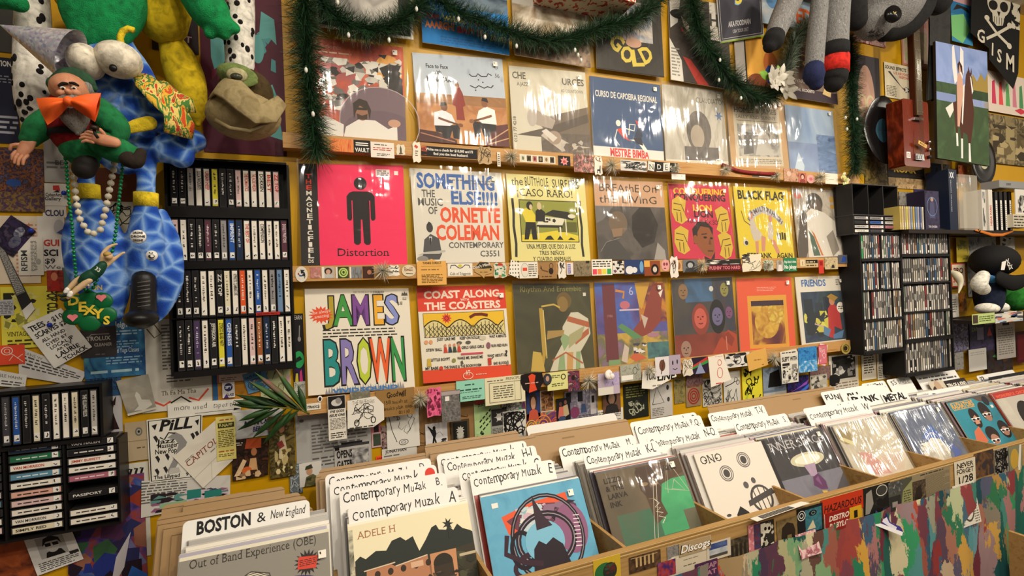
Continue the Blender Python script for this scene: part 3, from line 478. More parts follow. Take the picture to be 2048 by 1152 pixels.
# frames and covers of the row cut by the top edge of the photo
cover('white framed dark picture with pale rock and pink shape behind tinsel swag', (622, -112, 820, -84, 827, 80, 632, 52), 'r .03 .03 .97 .97 2a2624;z .2 .1 .85 1 7 3 8a8680,6a6662,c4beb4,4a4644;p a86a5c .4 .6 .62 .58 .66 .7 .5 .8', 'd8d2c4', 22, 0, .02, None, 'records above the top ledge line', False, name='framed_picture')
cover('blue record sleeve with comic shout lettering in red and yellow', (838, -74, 1012, -46, 1019, 110.7, 845, 84), 'r 0 0 1 1 1c72b4;p 22344c .02 .62 .2 .74 .3 1 .0 1;z .3 .5 1 1 6 3 2a6ea8,6a7a84,22384c,8ab0c8;t .12 .31 .07 d8403a B,w.15,h.2|POW!;t .37 .31 .07 e8d44a B,w.27,h.2|WHAM!;t .6 .31 .06 b83a40 B,w.12,h.2|HO;t .2 .2 .09 e8823a B,w.32,h.2|AAARGH!;t .49 .19 .08 c83a40 B,w.2,h.2|BAP!;t .68 .18 .08 c05a48 B,w.13,h.2|UGH;t .87 .15 .065 b8b04a B,w.2,h.2|ZOWIE!;x .2 .03 .95 .12 3 2a5a90', '1c72b4', 23, 0, .02, None, 'records above the top ledge line', False, edge='d8d2c4')
cover('record sleeve photo of pale hill and crowd below a red skirted figure', (1020, -57, 1172, -30, 1181, 136, 1030, 109), 'r 0 0 1 1 b8b0a4;z 0 .62 1 1 4 3 b4b0ac,c8c4bc,a8a29a;z 0 .3 1 .62 9 3 c8a884,8a7a5c,e0d4c0,a88a68;z 0 0 1 .3 24 4 4a3c30,8a6a50,b89a80,5a5248;p b84438 .3 .88 .34 1 .42 1 .38 .82;l 2a2420 .02 .5 .8 .54 1;l 2a2420 .02 .62 .8 .58 1', 'b8b0a4', 24, 0, .02, None, 'records above the top ledge line', True, amount=.2, haze=.1)
cover('black record sleeve with gold curved block letters and pale figure', (1188, -22, 1320, -4, 1328, 155, 1194, 136), 'z 0 0 1 1 8 3 1c1a18,2a2624,141210;e .5 .45 .48 .44 221f1d;o .5 .45 .3 .28 .01 4a4640;z .3 .4 .85 .9 10 5 b8a898,d8c8b8,8a98a8,c89a80;e .55 .38 .12 .06 c89a80;'
      + ';'.join(f't {x} {y} .19 d8c04a B,w.19,R{r}|{c}' for c, x, y, r in (('G', .24, .28, -38), ('O', .42, .13, -14), ('L', .6, .1, 8), ('D', .78, .17, 30))), '1c1a18', 25, 0, .02, None, 'records above the top ledge line', True, amount=.14)
cover('record sleeve of black hatted figure with red lining behind green garland', (1336, -8, 1454, 10, 1463, 180, 1342, 159), 'z 0 0 1 1 6 3 2a2422,3a302c,1c1816;p d8d2c6 0 0 .2 .0 .18 .25 0 .5;x .02 .05 .15 .4 9 8a857a;p d8d2c6 .02 1 .2 1 .14 .7 .02 .62;e .18 .8 .16 .06 141110;p c9b8a8 .2 .78 .32 .7 .34 .58 .24 .66;p b8342a .2 .3 .32 .28 .62 0 .42 0;p a83428 .18 .66 .3 .56 .2 .6;r .68 .55 1 1 d2ccc0;t .82 .72 .14 3a3632 b,w.3|HA', '2a2422', 26, 0, .02, None, 'records above the top ledge line', True, amount=.1)
cover('orange record sleeve with blue-dressed child, pale strip along its left', (1468, 70, 1558, 84, 1566, 178, 1474, 165), 'r 0 0 .2 1 d8d2c8;r .2 0 .23 1 3a3430;z .23 0 1 1 6 3 e09a3a,e8ac4a,d88a34;e .76 .5 .16 .26 c8703a;p 34509a .6 .3 .7 .46 .86 .42 .95 .2 .8 .0 .62 .1;e .45 .05 .22 .2 8a4a2c', 'e09a3a', 27, 0, .02, None, 'records above the top ledge line', False)
cover('record sleeve with orange and sky blue bubble lettering', (1518, -60, 1622, -45, 1630, 62, 1526, 46), 'z 0 0 1 1 6 2 d8d4d0,a8c4d8,e8dccc;t .32 .45 .28 e8603a B,w.5,h.3|CO;t .6 .1 .26 e8703a B,w.7,h.3|OVED;e .2 .5 .12 .2 6a9ac8', 'd8d4d0', 28, 0, .019, None, 'records above the top ledge line', False)
cover('brown gig poster with white names behind the grey sock limbs', (1580, 82, 1668, 97, 1675.5, 209, 1585.5, 194.5), 'z 0 0 1 1 7 3 4a342c,6a5244,8a7464,3a2a28;r 0 .0 1 .18 3a2c34;t .28 .13 .05 d8ccc0 b,w.4|EARL INCOGNITO;t .25 .28 .06 b8a898 b,w.4|WARRIOR;t .5 .6 .08 c89a5a B,w.5|CROW;t .4 .74 .06 c87a4a b,w.35|BLAZE;p d8b87a .66 .14 .84 .1 .86 .2 .72 .26', '4a342c', 29, 0, .02, None, 'records above the top ledge line', False, name='poster')
sheet('poster', 'dark tour poster with yellow figure five above a green edged bottom', 'poster', (1428, -62, 1521, -72, 1528, 72.5, 1440, 87), 'r .02 .03 .98 .98 45444c;r 0 0 1 .02 8aa83a;r .05 .05 .95 .056 c9c6c0;r .05 .05 .056 .96 c9c6c0;r .944 .05 .95 .96 c9c6c0;t .46 .5 .2 8ab4d0 B,h|5;t .475 .51 .2 e0c84a b,h|5;t .46 .2 .07 c9c6c4 b,w.5|AKA FOODMAN;t .47 .11 .045 b0adac b,w.35|USA TOUR 2017', 'b8b4b0', .006)
# ---------------------------------------------------------------- the record bins under the wall
YF, ZF, YB, ZB = -.26, .78, -.41, .503; RX = -math.atan2(.15, .277)
LIPY, LIPZ = -.466, .651
mb = MB(); mb.box((-.42, LIPY, .545), (4.75, LIPY+.018, LIPZ), PLY)
for k in range(4): mb.box((-.42, LIPY-.0004, LIPZ-.003-.0045*k), (4.75, LIPY, LIPZ-.0012-.0045*k), paint('8a6c3c' if k % 2 else 'd8b880'))
mb.box((-.42, LIPY+.018, .475), (4.75, .02, .488), PLY)
bx0 = [-.036, .324, .676, 1.05, 1.41, 1.735, 2.11, 2.475, 2.85, 3.2, 3.56, 3.92]
bench = tag(mb.build('record_bin_trough'), 'long shallow plywood browsing trough full of records, stickers along its front', 'record bin')
for x in bx0+[4.28]:
    mb = MB(); mb.box((x-.036, LIPY+.0185, .4885), (x-.026, .018, LIPZ), PLY); mb.build('divider_board', bench)
def rec_quad(x, w, y, z, lean=1.0):
    return [V((x, y, z)), V((x+w, y, z)), V((x+w, y-.15*lean, z-.277)), V((x, y-.15*lean, z-.277))]
EDGE = ['d8d2c6', 'c9c4ba', 'e6dfd0', 'b8b4ac', '8a8682', '4a464a', '2a282c', 'd0b8b8', 'a8a4b4', 'c8b890', 'e0d8cc', '6a6670', 'b89aa0', '3a4a6a', '9a3a34', 'cfc8bc', 'dcd6ca', 'bdb8b0', 'd8d0c0', 'aaa6a0']
SHEEN = {h: paint(h, .3, 0, .6) for h in EDGE}
CNAME = {'d8d2c6': 'pale grey', 'c9c4ba': 'light grey', 'e6dfd0': 'cream', 'b8b4ac': 'grey', '8a8682': 'mid grey', '4a464a': 'charcoal', '2a282c': 'black', 'd0b8b8': 'pale pink', 'a8a4b4': 'lilac grey', 'c8b890': 'tan', 'e0d8cc': 'off white', '6a6670': 'dark grey', 'b89aa0': 'dusty pink', '3a4a6a': 'navy', '9a3a34': 'red', 'cfc8bc': 'stone', 'dcd6ca': 'ivory', 'bdb8b0': 'silver grey', 'd8d0c0': 'bone', 'aaa6a0': 'ash grey'}
PROTO = {}
def bin_record(x, w, y, z, col, label):
    if col not in PROTO:
        q = rec_quad(0, .313, 0, 0); mb = MB(); mb.slab(q, .0032, SHEEN[col], paint(col, .35))
        mb.box((0, .0002, -.0006), (.313, .003, .0004), paint('cfcac2', .2)); o = mb.build('record_sleeve', base=(0, 0, 0), rx=RX); PROTO[col] = o
    else: o = PROTO[col].copy(); C.objects.link(o)
    o.location = (x, y, z); o.scale = (w/.313, 1, 1); return tag(o, label, 'record', 'records filed in the bins')
def rpoly(w, h, r):
    p = [(0, 0), (w, 0)]
    for cx, cz, a0 in ((w-r, h-r, 0), (r, h-r, 90)):
        p += [(cx+r*math.cos(math.radians(a0+18*i)), cz+r*math.sin(math.radians(a0+18*i))) for i in range(6)]
    return p
def bin_card(x, w, y, z, art, label, col='e9e6e0', name='divider_card', h=.33, cat='divider card'):
    d = V((0, .15, .277)).normalized(); o = V((x, y, z))-d*h; nb = V((0, .277, -.15)).normalized()*.0012
    pts = [o+V((a, 0, 0))+d*b for a, b in rpoly(w, h, .012)]; mb = MB(); n = len(pts)
    mb.add(pts+[p+nb for p in pts], [tuple(range(n)), tuple(range(2*n-1, n-1, -1))]+[(i, (i+1) % n+0, (i+1) % n+n, i+n)[::-1] for i in range(n)], paint(col, .4))
    q = [o+d*h, o+d*h+V((w, 0, 0)), o+V((w, 0, 0)), o]; Panel(mb, q).draw(art)
    return tag(mb.build(name, rx=RX), label, cat, 'handwritten bin divider cards' if name == 'divider_card' else 'cardboard backing sheets in the bins')
def hand(t, extra=''): return f't .03 .895 .075 1c1a1a al,h1.1,w.93|{t}'+extra
def fill(i, front, cards, behind, n0=30, yend=-.03, cb=0):
    """one bin: edges behind the front sleeve, with dividers at their own places"""
    rnd = random.Random(50+i); x = bx0[i]; y = YF+.0085; k = 0; cy = sorted(c[0] for c in cards)
    while y < yend:
        near = [c for c in cy if abs(c-y) < .0045]
        if not near:
            col = rnd.choice(EDGE if rnd.random() < .75 else EDGE[:5]); k += 1
            bin_record(x+rnd.uniform(-.006, .006), .313, y, ZF+rnd.uniform(-.006, .005), col, f'{CNAME[col]} record sleeve edge, {ORD[k-1]} behind the {front}')
        y += rnd.uniform(.0062, .0085)
    for c in cards:
        bin_card(x+c[1], c[2], c[0], c[3], c[4], c[5])
    for j, (yy, dx, ww, zz) in enumerate(behind):
        bin_card(x+dx, ww, yy, zz, f'r 0 .97 1 .975 6e563a;r .3 .9 .42 .915 8a6c48', f'brown cardboard sheet, {ORD[j]} behind the bin with the {front}', 'a3835a', 'cardboard_sheet', .34, 'cardboard')
fill(0, 'grey sleeve with red starburst', [(-.157, -.012, .285, .822, 't .1 .895 .085 1c1a1a B,al,w.42|BOSTON;t .6 .9 .07 1c1a1a r,ac|&;t .67 .905 .062 1c1a1a i,al,h.5,w.29|New England', 'white divider card lettered for Boston and New England music')],
     [(-.135, -.04, .32, .795), (-.12, -.06, .33, .808), (-.105, -.075, .34, .815), (-.09, -.08, .33, .822), (-.06, -.03, .24, .835), (-.045, -.08, .2, .832)], yend=-.14)
fill(1, 'cream sleeve with ruined arches', [(-.238, .004, .29, .815, hand('Contemporary Muzak · A'), 'white divider card marked Contemporary A'), (-.15, -.012, .295, .828, hand('Contemporary Muzak · B.'), 'white divider card marked Contemporary B'),
     (-.112, -.035, .3, .842, hand('Contemporary Muzak · C', ';e .93 .93 .05 .05 d23a2a'), 'white divider card with red dot, marked Contemporary C'), (-.085, -.045, .3, .855, hand('Contemporary Muzak · D.'), 'white divider card marked Contemporary D')],
     [(-.062, -.06, .33, .846), (-.045, -.07, .3, .848), (-.03, -.06, .32, .856)], yend=-.07)
fill(2, 'sky blue sleeve with black looping shapes', [(-.197, -.01, .27, .826, hand('Contemporary Muzak · E'), 'white divider card marked Contemporary E'), (-.168, -.035, .265, .838, hand('Contemporary Muzak · G'), 'white divider card marked Contemporary G'),
     (-.09, -.06, .31, .842, hand('Contemporary Muzak · H-I.'), 'white divider card marked Contemporary H to I'), (-.07, -.075, .3, .856, hand('Contemporary Muzak · J'), 'white divider card just behind the H to I card')],
     [(-.045, -.09, .36, .862), (-.02, -.1, .32, .878)], yend=-.05)
fill(3, 'olive and green sleeve with line-drawn triangle', [(-.19, -.005, .29, .822, hand('Contemporary Muzak · K-L.'), 'white divider card marked Contemporary K to L'), (-.095, -.042, .3, .824, hand('Contemporary Muzak · M.'), 'white divider card marked Contemporary M')],
     [(-.03, -.12, .4, .862)], yend=-.045)
bin_card(.93, .36, -.012, .885, 'x .3 .86 .6 .9 1 4a4642', 'long blank white card at the back, left of the M divider card', 'd8d4ca')
fill(4, 'white sleeve with inked face', [(-.14, -.08, .315, .82, hand('Contemporary Muzak · N-O.'), 'white divider card marked Contemporary N to O'), (-.05, -.065, .31, .838, hand('Contemporary Muzak P.Q.'), 'white divider card marked Contemporary P Q'), (-.036, -.075, .31, .848, hand('Contemporary Muzak · R'), 'white divider card peeking above the P Q card')], [], yend=-.02)
fill(5, 'dark sleeve with glowing disc', [(-.145, -.012, .28, .821, hand('Contemporary Muzak · S.'), 'white divider card marked Contemporary S'), (-.05, -.045, .3, .838, hand('Contemporary Muzak · T-V.'), 'white divider card marked Contemporary T to V')], [(-.022, -.02, .42, .862), (-.012, .1, .36, .85)], yend=-.03)
fill(6, 'pale marbled sleeve in wrinkled plastic', [(-.16, -.02, .38, .82, hand('Contemporary Muzak · W'), 'white divider card crowded with overlapping script, before the punk cards'), (-.135, -.0, .38, .822, hand('Contemporary Muzak · X-Z'), 'white divider card just behind the crowded script card')], [(-.02, -.05, .4, .86)], yend=-.03)
fill(7, 'blue sleeve with shining white outline', [], [], yend=-.03)
fill(8, 'teal sleeve with women in sunglasses', [], [], yend=-.03)
fill(9, 'grey sleeve with red title band', [], [], yend=-.03)
fill(10, 'records at the far right end', [], [], yend=-.05)
def pxcard(a, b, y, art, label, col='e9e6e0', h=.3):
    p, q = W(*a, y), W(*b, y); bin_card(p.x, q.x-p.x, y, p.z, art, label, col, h=h)
PK = lambda s, c='1c1a1a', x=.5, w=.7: f't {x} .87 .095 {c} B,h.6,w{w}|{s}'
pxcard((1640, 785), (1728, 772), -.055, 't .2 .87 .08 1c1a1a b,h,w.3|PUN;m .2 .75 .6 .82 3 14 1c1a1a,4a4642', 'white divider card reading PUN, leftmost of the punk cluster')
pxcard((1655, 784), (1752, 770), -.045, 'm .1 .9 .8 .95 3 14 1c1a1a,4a4642', 'white divider card with broken marks behind the leftmost punk card')
pxcard((1678, 784), (1768, 775), -.07, PK('PU', x=.25, w=.25), 'white divider card with thick black PU')
pxcard((1695, 792), (1766, 784), -.088, PK('PUNK', x=.4, w=.72), 'white divider card with thick black PUNK beside the metal card')
pxcard((1760, 788), (1810, 780), -.1, PK('METAL', x=.47, w=.85), 'white divider card with thick black METAL')
pxcard((1772, 760), (1818, 753), -0.035, 't .5 .9 .07 2a2a2a n,h,w.8|$5 Indie', 'small white divider card priced five dollars Indie')
pxcard((1722, 768), (1768, 757), -0.028, 't .5 .9 .06 2a2a2a b,h,w.8|$5 METAL', 'small white divider card left of the five dollar Indie card')
pxcard((1832, 787), (1920, 775), -0.105, 't .2 .86 .1 6a6a6a b,h|FW', 'white divider card half hidden left of the P to S punk card')
pxcard((1855, 786), (1938, 775), -0.13, PK('PUNK', x=.3, w=.45)+';t .75 .88 .085 6a563a n,h,w.25|P-S', 'white divider card reading PUNK P-S')
pxcard((1828, 750), (1908, 745), -0.025, 'x .05 .9 .95 .95 1 4a4a4a;x .3 .84 .95 .9 1 4a4a4a', 'long white divider card under the black cassette tower')
pxcard((1882, 763), (1928, 755), -0.06, 'r 0 0 1 1 2a2422;t .55 .88 .06 e6e0d4 B,w.8|TEN OF A KIND', 'dark sleeve edge with white capitals at the back of the bins', '2a2422')
pxcard((1855, 764), (1884, 756), -0.065, 'e .4 .8 .4 .12 3a2e28;e .5 .9 .2 .1 b89a80', 'cut-out of a hatted man peeking up beside the dark lettered edge', 'c9bca8')
pxcard((1952, 752), (2026, 742), -0.03, 't .1 .88 .09 1c1a1a B|$3;x .35 .86 .98 .93 1 3a3a3a', 'white divider card marked three dollars near the right edge')
pxcard((1976, 755), (2050, 748), -0.07, 'r 0 0 1 1 1c1c20;t .4 .9 .05 c9c6c0 b|STORY', 'black sleeve edge in front of the three dollar card', '1c1c20')
def front(i, label, art, bg, seed, dx=0, w=.315, amount=.08, haze=.03, strength=.7, film_=True, price=(.86, .92), z=ZF, edge='d8d2c6'):
    q = rec_quad(bx0[i]+dx, w, YF, z); mb = MB(); mb.slab(q, .004, bg, paint(edge)); Panel(mb, [q[0], q[1], q[1]+(q[2]-q[1])*.69, q[0]+(q[3]-q[0])*.69]).draw(art)
    o = tag(mb.build('record_sleeve', rx=RX), label, 'record', 'front records of the bins')
    if film_: film(q, o, seed, out=.004, grow=.006, amount=amount, haze=haze, strength=strength)
    if price: sticker_on(o, q, price[0], price[1], .055, .055)
front(0, 'grey record sleeve with black serif title, red starburst and striped hair drawing', 'r 0 0 1 1 8f8a80;r 0 .965 1 1 e6dfc8;t .06 .875 .085 2a2622 s,al,w.85|Out of Band Experience (OBE);e .7 .5 .22 .1 3a2a6a;e .46 .52 .16 .2 e0d8c0;'
      + ';'.join(f'l 3a3430 .008 .31 {.5+.035*j:.3f} .38 {.62+.02*j:.3f} .5 {.63+.02*j:.3f} .61 {.55+.02*j:.3f}' for j in range(5))+';r .36 .38 .56 .56 efe2c4;l 3a3430 .01 .3 .5 .34 .66 .46 .73 .58 .68 .62 .5;l 3a3430 .012 .38 .46 .43 .48;l 3a3430 .012 .48 .46 .54 .48;s .84 .7 .06 .095 18 1c1a1a 1.4;p d8402e .77 .65 .9 .63 .915 .75 .78 .77;x .785 .67 .9 .74 4 3a1a16', '8f8a80', 31, amount=.07, price=(.92, .8))
tr = 'z 0 0 1 1 9 2 6a4c3a,8a6248,4a3a30;r 0 .55 1 1 e6dcb8;r 0 .97 1 1 efe8d4;z 0 0 .035 .93 30 4 5a5648,c9c3a8,3a382e;t .22 .82 .075 a06a4c s,w.3|ADELE H;p 2c302a .04 .6 .08 .64 .12 .6 .2 .66 .28 .64 .33 .73 .4 .75 .44 .7 .5 .73 .52 .64 .54 .56 .6 .66 .66 .78 .7 .8 .72 .74 .78 .72 .8 .76 .84 .7 .88 .76 .92 .7 .98 .66 1 .64 1 .4 .04 .4;'
tr += 'p b07a58 .1 .0 .12 .48 .3 .5 .34 .46 .6 .5 .62 .0;p c08860 .62 .5 .84 .5 .86 .4 .84 .0 .62 .0;p 3a3428 .84 .5 1 .52 1 0 .82 0;'+';'.join(f'e {.2+.1*j:.2f} .42 .022 .035 3a2c22;p 3a2c22 {.17+.1*j:.2f} .1 {.17+.1*j:.2f} .26 {.2+.1*j:.2f} .3 {.23+.1*j:.2f} .26 {.23+.1*j:.2f} .1' for j in range(5))+';e .72 .38 .08 .1 2e2820;r .64 .0 .8 .36 3a3026;r .28 .2 .4 .3 d0a888;r .46 .4 .56 .46 d0a888;r .3 .0 .325 .3 d8c0a0;r .4 0 .425 .28 d8c0a0;m .44 .0 .62 .24 7 26 6a4c3a,3a2c24,a87c5c,8a6248;l 2c302a .02 .8 .62 .8 .78;s .8 .78 .02 .05 7 2c302a;m .62 .02 .84 .3 8 18 4a4034,2e2a22,6a4c3a;m .84 .0 1 .46 9 24 3a3a2a,2c2c20,4a4a34;l d8c0a0 .012 .1 .48 .34 .5;l d8c0a0 .012 .34 .46 .6 .5;r .86 .4 1 .43 b8a888'
front(1, 'cream record sleeve of ruined arched facade under dark trees, brown serif title', tr, 'e6dcb8', 32, film_=False, price=None)
bl = 'r 0 0 1 1 5a9cbc;z 0 0 1 1 14 3 5a9cbc,64a6c4,5494b4;p dc5a34 .16 .72 .46 .82 .82 .86 .84 .66 .9 .52 .2 .5;p 6a3a48 .2 .66 .5 .8 .78 .74 .7 .56 .3 .5;p b8c8cc .3 .5 .36 .72 .52 .8 .6 .6 .5 .48;m .3 .46 .6 .78 5 26 b8c8cc,8ab0b4,d8d2c8,c8a8b4;m .5 .5 .9 .76 6 26 5a3a4a,7a5a6a,2a2030,8a6a80;e .8 .42 .16 .3 8a5a7a;'
bl += ';'.join(f'o {x} {y} {a} {b} {w_} {c}' for x, y, a, b, w_, c in ((.56, .38, .34, .5, .05, '231c24'), (.56, .38, .34, .5, .012, '8a8288'), (.54, .36, .27, .3, .07, '2a2028'), (.54, .36, .27, .3, .012, '9a9098'), (.4, .1, .2, .14, .06, '3a2430'), (.3, .3, .1, .2, .05, '231c24')))
bl += ';e .52 .34 .19 .24 7ab4cc;p 2a2028 .36 .02 .4 .28 .46 .36 .52 .3 .6 .36 .68 .26 .72 .02;p 3a2a34 .48 .9 .56 .62 .62 .5 .46 .48;l 3a2430 .06 .18 .5 .14 .3 .3 .16 .46 .1;'+';'.join(f'l e0d4d8 .012 {.84-.005*j} {.56-.045*j:.3f} {.9-.005*j} {.55-.045*j:.3f}' for j in range(9))+';r .09 .84 .15 .9 e6e2d8'
front(2, 'sky blue record sleeve with black looping coils, orange frame and violet patches', bl, '5a9cbc', 33, film_=False, price=(.84, .86))
lz = 'z 0 0 1 1 5 5 5c5040,6a5c48,50483a;z .1 0 .8 .42 7 3 4a5a4a,3a6a50,54604c;z .55 .05 1 .74 5 2 3a9a68,4aa870,348a5c;p 54402f .45 .98 1 1 1 .8 .6 .66 .66 .3 .5 .2;p 4a382c .42 .9 .46 .97 .66 .96 .7 .7 .62 .44 .52 .5 .44 .66;e .5 .74 .045 .025 8a7458;e .62 .72 .045 .025 8a7458;l 7a6448 .012 .5 .54 .58 .53;z .85 .0 1 .3 9 3 5a5a48,6a6450;l d8ceb8 .014 .56 .52 .6 .46 .54 .42 .6 .4 .54 .36 .61 .33 .55 .3 .62 .26 .57 .2;'
lz += 'l c9c0a8 .008 .42 .0 .62 .8 .74 .56 .84 .98 .72 .62 1 .52 .86 .98;l c9c0a8 .008 .46 .0 .64 .72;l c9c0a8 .008 .86 .72 .8 .6 .95 .55 .86 .72;'+';'.join(f't .06 {.85-.105*j:.3f} .065 2a221a B,al,w{wd}|{t}' for j, (t, wd) in enumerate((('LIZZO', .2), ('& THE', .2), ('LARVA', .22), ('INK', .13))))+';t .84 .9 .035 2a221a b,w.12|DUA;t .84 .86 .035 2a221a b,w.2|REMIXES'
front(3, 'olive brown record sleeve with dim face, green cloud and white line triangle', lz, '5c5040', 34, amount=.07)
EYE = lambda x, y: f'o {x} {y} .085 .11 .016 6a6462;o {x} {y} .063 .085 .016 6a6462;e {x} {y} .042 .06 4a4644'
front(4, 'white record sleeve with inked staring face and black title at top left', 'r 0 0 1 1 d9d0c2;t .2 .83 .12 2a2422 s,w.3|ONO;e .12 .88 .012 .012 2a2422;e .2 .88 .012 .012 2a2422;e .28 .88 .012 .012 2a2422;'+EYE(.33, .64)+';'+EYE(.62, .78)+';e .52 .42 .035 .05 5a5654;e .64 .46 .03 .045 5a5654;e .66 .19 .15 .2 4a4644;e .66 .19 .12 .165 d9d0c2;l 4a4644 .02 .6 .02 .58 .36;l 4a4644 .02 .66 .02 .65 .38;l 4a4644 .02 .73 .02 .73 .36;p 4a4644 .46 .12 .47 .2 .84 .3 .86 .22;p 2a2828 .26 -.1 .26 .06 .34 .16 .42 .06 .46 -.1;m .82 .0 1 .05 4 10 b8b0a4,8a8680;e .16 .08 .03 .02 4a4644', 'd9d0c2', 35, dx=.02, film_=False, price=None)
front(5, 'black record sleeve with white serif title, glowing disc and falling violet cloth', 'z 0 0 1 1 5 2 2e2c30,3c3a3e,262428;z 0 0 1 .35 6 3 6a6874,7a7884,5a5864;r 0 .0 .05 1 1e1c20;t .5 .8 .13 b8b4b4 s,w.86|INNER SPACE;x .3 .93 .7 .96 1 6a666a;e .56 .58 .27 .11 c8c0a0;e .56 .58 .2 .075 e6dec8;p a890a8 .46 .5 .64 .5 .6 .3 .5 .32;p 5a2a58 .52 .3 .62 .34 .68 .2 .66 .08 .56 .1 .48 .18;p 7a4a78 .54 .26 .6 .3 .6 .14;p d0a84a .56 .08 .64 .06 .62 .02 .57 .03;p 4a484e .75 .0 1 .26 1 0', '2e2c30', 36, amount=.1)
front(6, 'pale marbled pink and green record sleeve in shiny wrinkled plastic', 'z 0 0 1 1 5 2 c8c0a4,b8ac94,d4ccb8,c89a8c;p c88a80 .2 .5 .4 .46 .6 .06 .3 .1;e .12 .8 .12 .14 8a7430;p d8cc90 .02 .76 .06 .8 .26 .66 .2 .62', 'c8c0a4', 37, amount=.2, haze=.2, strength=1.1, price=None)
front(7, 'blue grey record sleeve with shining white cloud outline in wrinkled plastic', 'z 0 0 1 1 6 2 5a6a8a,6a7486,48587a,8a8f98;p 3a62a8 .3 .5 .6 .7 .7 .4 .5 .3;p 3a5aa8 .7 .0 .76 .3 .9 .1;p d8d2c0 .12 .06 .2 .3 .46 .46 .62 .4 .7 .2 .6 .0 .2 0;m .16 .04 .64 .4 4 24 e6e0d0,b8b0a0,c9c3b4;o .5 .44 .1 .1 .012 e6e0d8', '5a6a8a', 38, amount=.18, haze=.1, strength=1.1)
SG = lambda x, y: f'p efe6e2 {x-.1} {y+.03} {x+.1} {y+.02} {x+.08} {y-.05} {x+.02} {y-.01} {x-.03} {y-.01} {x-.08} {y-.05};e {x-.05} {y-.005} .035 .022 2a2228;e {x+.05} {y-.01} .035 .022 2a2228'
front(8, 'teal record sleeve with dark-haired women in white sunglasses, orange title', 'z 0 0 1 1 3 2 2a7a88,34889a,2a6a7a;p 5a4c42 .6 1 1 1 1 .84 .7 .92;t .3 .86 .1 d89a3a B,w.52,h.3|RADIATORS;l d89a3a .012 .05 .84 .55 .84;l d89a3a .012 .05 .98 .55 .98;e .4 .62 .1 .2 2a2220;p c08a70 .34 .5 .36 .64 .42 .68 .46 .6 .44 .5;p c86a4c .12 .2 .2 .38 .36 .46 .38 .16 .2 .1;e .7 .7 .12 .2 2a2220;e .7 .6 .08 .1 9a7260;e .55 .26 .14 .16 2a2220;e .55 .16 .09 .1 a87a66;e .88 .3 .12 .18 241e1c;e .88 .26 .08 .09 9a7262;'+SG(.4, .6)+';'+SG(.7, .64)+';'+SG(.54, .14)+';'+SG(.88, .28)+';e .86 .9 .07 .1 2a2a30;r .9 .74 .96 .8 d8d2c8', '2a7a88', 39, film_=False, price=None)
front(9, 'grey record sleeve with red title band and dark round shape', 'r 0 0 1 1 b8b0a4;r 0 .88 1 1 a8342c;t .5 .9 .06 d8604a B,w.9|WONDERFUL CHICKEN;e .56 .4 .24 .36 2a2624;e .6 .5 .1 .1 b89a80;z 0 0 .25 .88 6 3 c9c3b4,a8a094', 'b8b0a4', 40, film_=False, price=None)
front(10, 'cream record sleeve furthest right in the bins', 'r 0 0 1 1 c8bca0;z .1 .1 .9 .8 8 3 8a7a64,a89478,6a5c4c', 'c8bca0', 41, film_=False, price=None)
# ---- stickers and scraps along the trough front
BY = LIPY-.0008
def bb(x0, y0, x1, y1, y=BY, m=.25, yt=None):
    a = W(x0, y0+m*(x1-x0), y); b = W(x1, y1-m*(x1-x0), y); t = y if yt is None else yt
    return [V((a.x, y, a.z)), V((b.x, y, a.z)), V((b.x, t, b.z)), V((a.x, t, b.z))]
def bs(label, box, art, bg='w', lay=0, name='sticker', cat='sticker', out=0, q=None):
    q = q or bb(*box, y=BY-.001*lay, yt=BY-.001*lay-out); mb = MB(); mb.slab(q, .0005, bg); Panel(mb, q, .0002, .00002).draw(art)
    return tag(mb.build(name), label, cat, 'stickers and scraps on the trough front')
bs('yellow sticker with green disc and dark head, lowest left on the trough', (1186, 1108, 1242, 1168), 'r 0 0 1 1 c8a830;e .4 .4 .36 .4 2a6a3a;e .6 .4 .26 .36 2a3028;m .4 .3 .8 .7 3 10 3a4a34,5a2a28', 'c8a830')
bs('brown collage sticker of pipes left of the torn white paper', (1258, 1100, 1322, 1146), 'z 0 0 1 1 60 2 2a1c14,4a3424,6a5034;'+';'.join(f'r {.2+.13*j} .3 {.26+.13*j} .9 b89a68' for j in range(5))+';l b89a68 .04 .05 .9 .9 .85', '3a2a1c', 1)
bs('small violet and blue figure sticker below the torn white paper', (1315, 1118, 1352, 1156), 'z 0 0 1 1 50 3 2a2a6a,5a2a5a,a83a2a,3a4a9a', '2a2a6a', 2)
bs('torn white paper with bold black outlined music word', (1334, 1072, 1424, 1156), 'r 0 0 1 1 c9bca4;z 0 .62 .32 1 120 2 5a5654,8a8680,6a6664;m 0 .55 .34 .66 3 12 c9bca4,d8ccb4;x .35 .44 .8 .5 1 8a8068;x .35 .26 .7 .32 1 5a5240', 'c9bca4', 1)
bs('Discogs word sticker, white letters outlined in black'.replace('Discogs word', 'slanted music word'), (1358, 1072, 1422, 1112), 't .5 .2 .6 141212 B,w.99,i|Discogs;t .5 .24 .54 efe8dc b,w.93,i|Discogs', 'a8906a', 3)
bs('instant photo of blue sky over pale ground', (1413, 1076, 1462, 1122), 'r 0 0 1 1 c8bca8;z .1 .14 .86 .92 25 2 7a8088,a8acb0,c8c8c8;z .1 .6 .86 .92 30 4 2a3a6a,3a4c80,5a6a90;r .1 .14 .86 .3 4a443c', 'c8bca8', 2, 'instant_photo', 'photo')
bs('violet sticker with black block letters under the sky photo', (1390, 1118, 1436, 1160), 'r 0 0 1 1 4a2a4a;t .5 .55 .28 a87a8a B,w.9,h.4|CHEAP;t .5 .15 .28 a87a8a B,w.9,h.4|MEAT', '4a2a4a', 3)
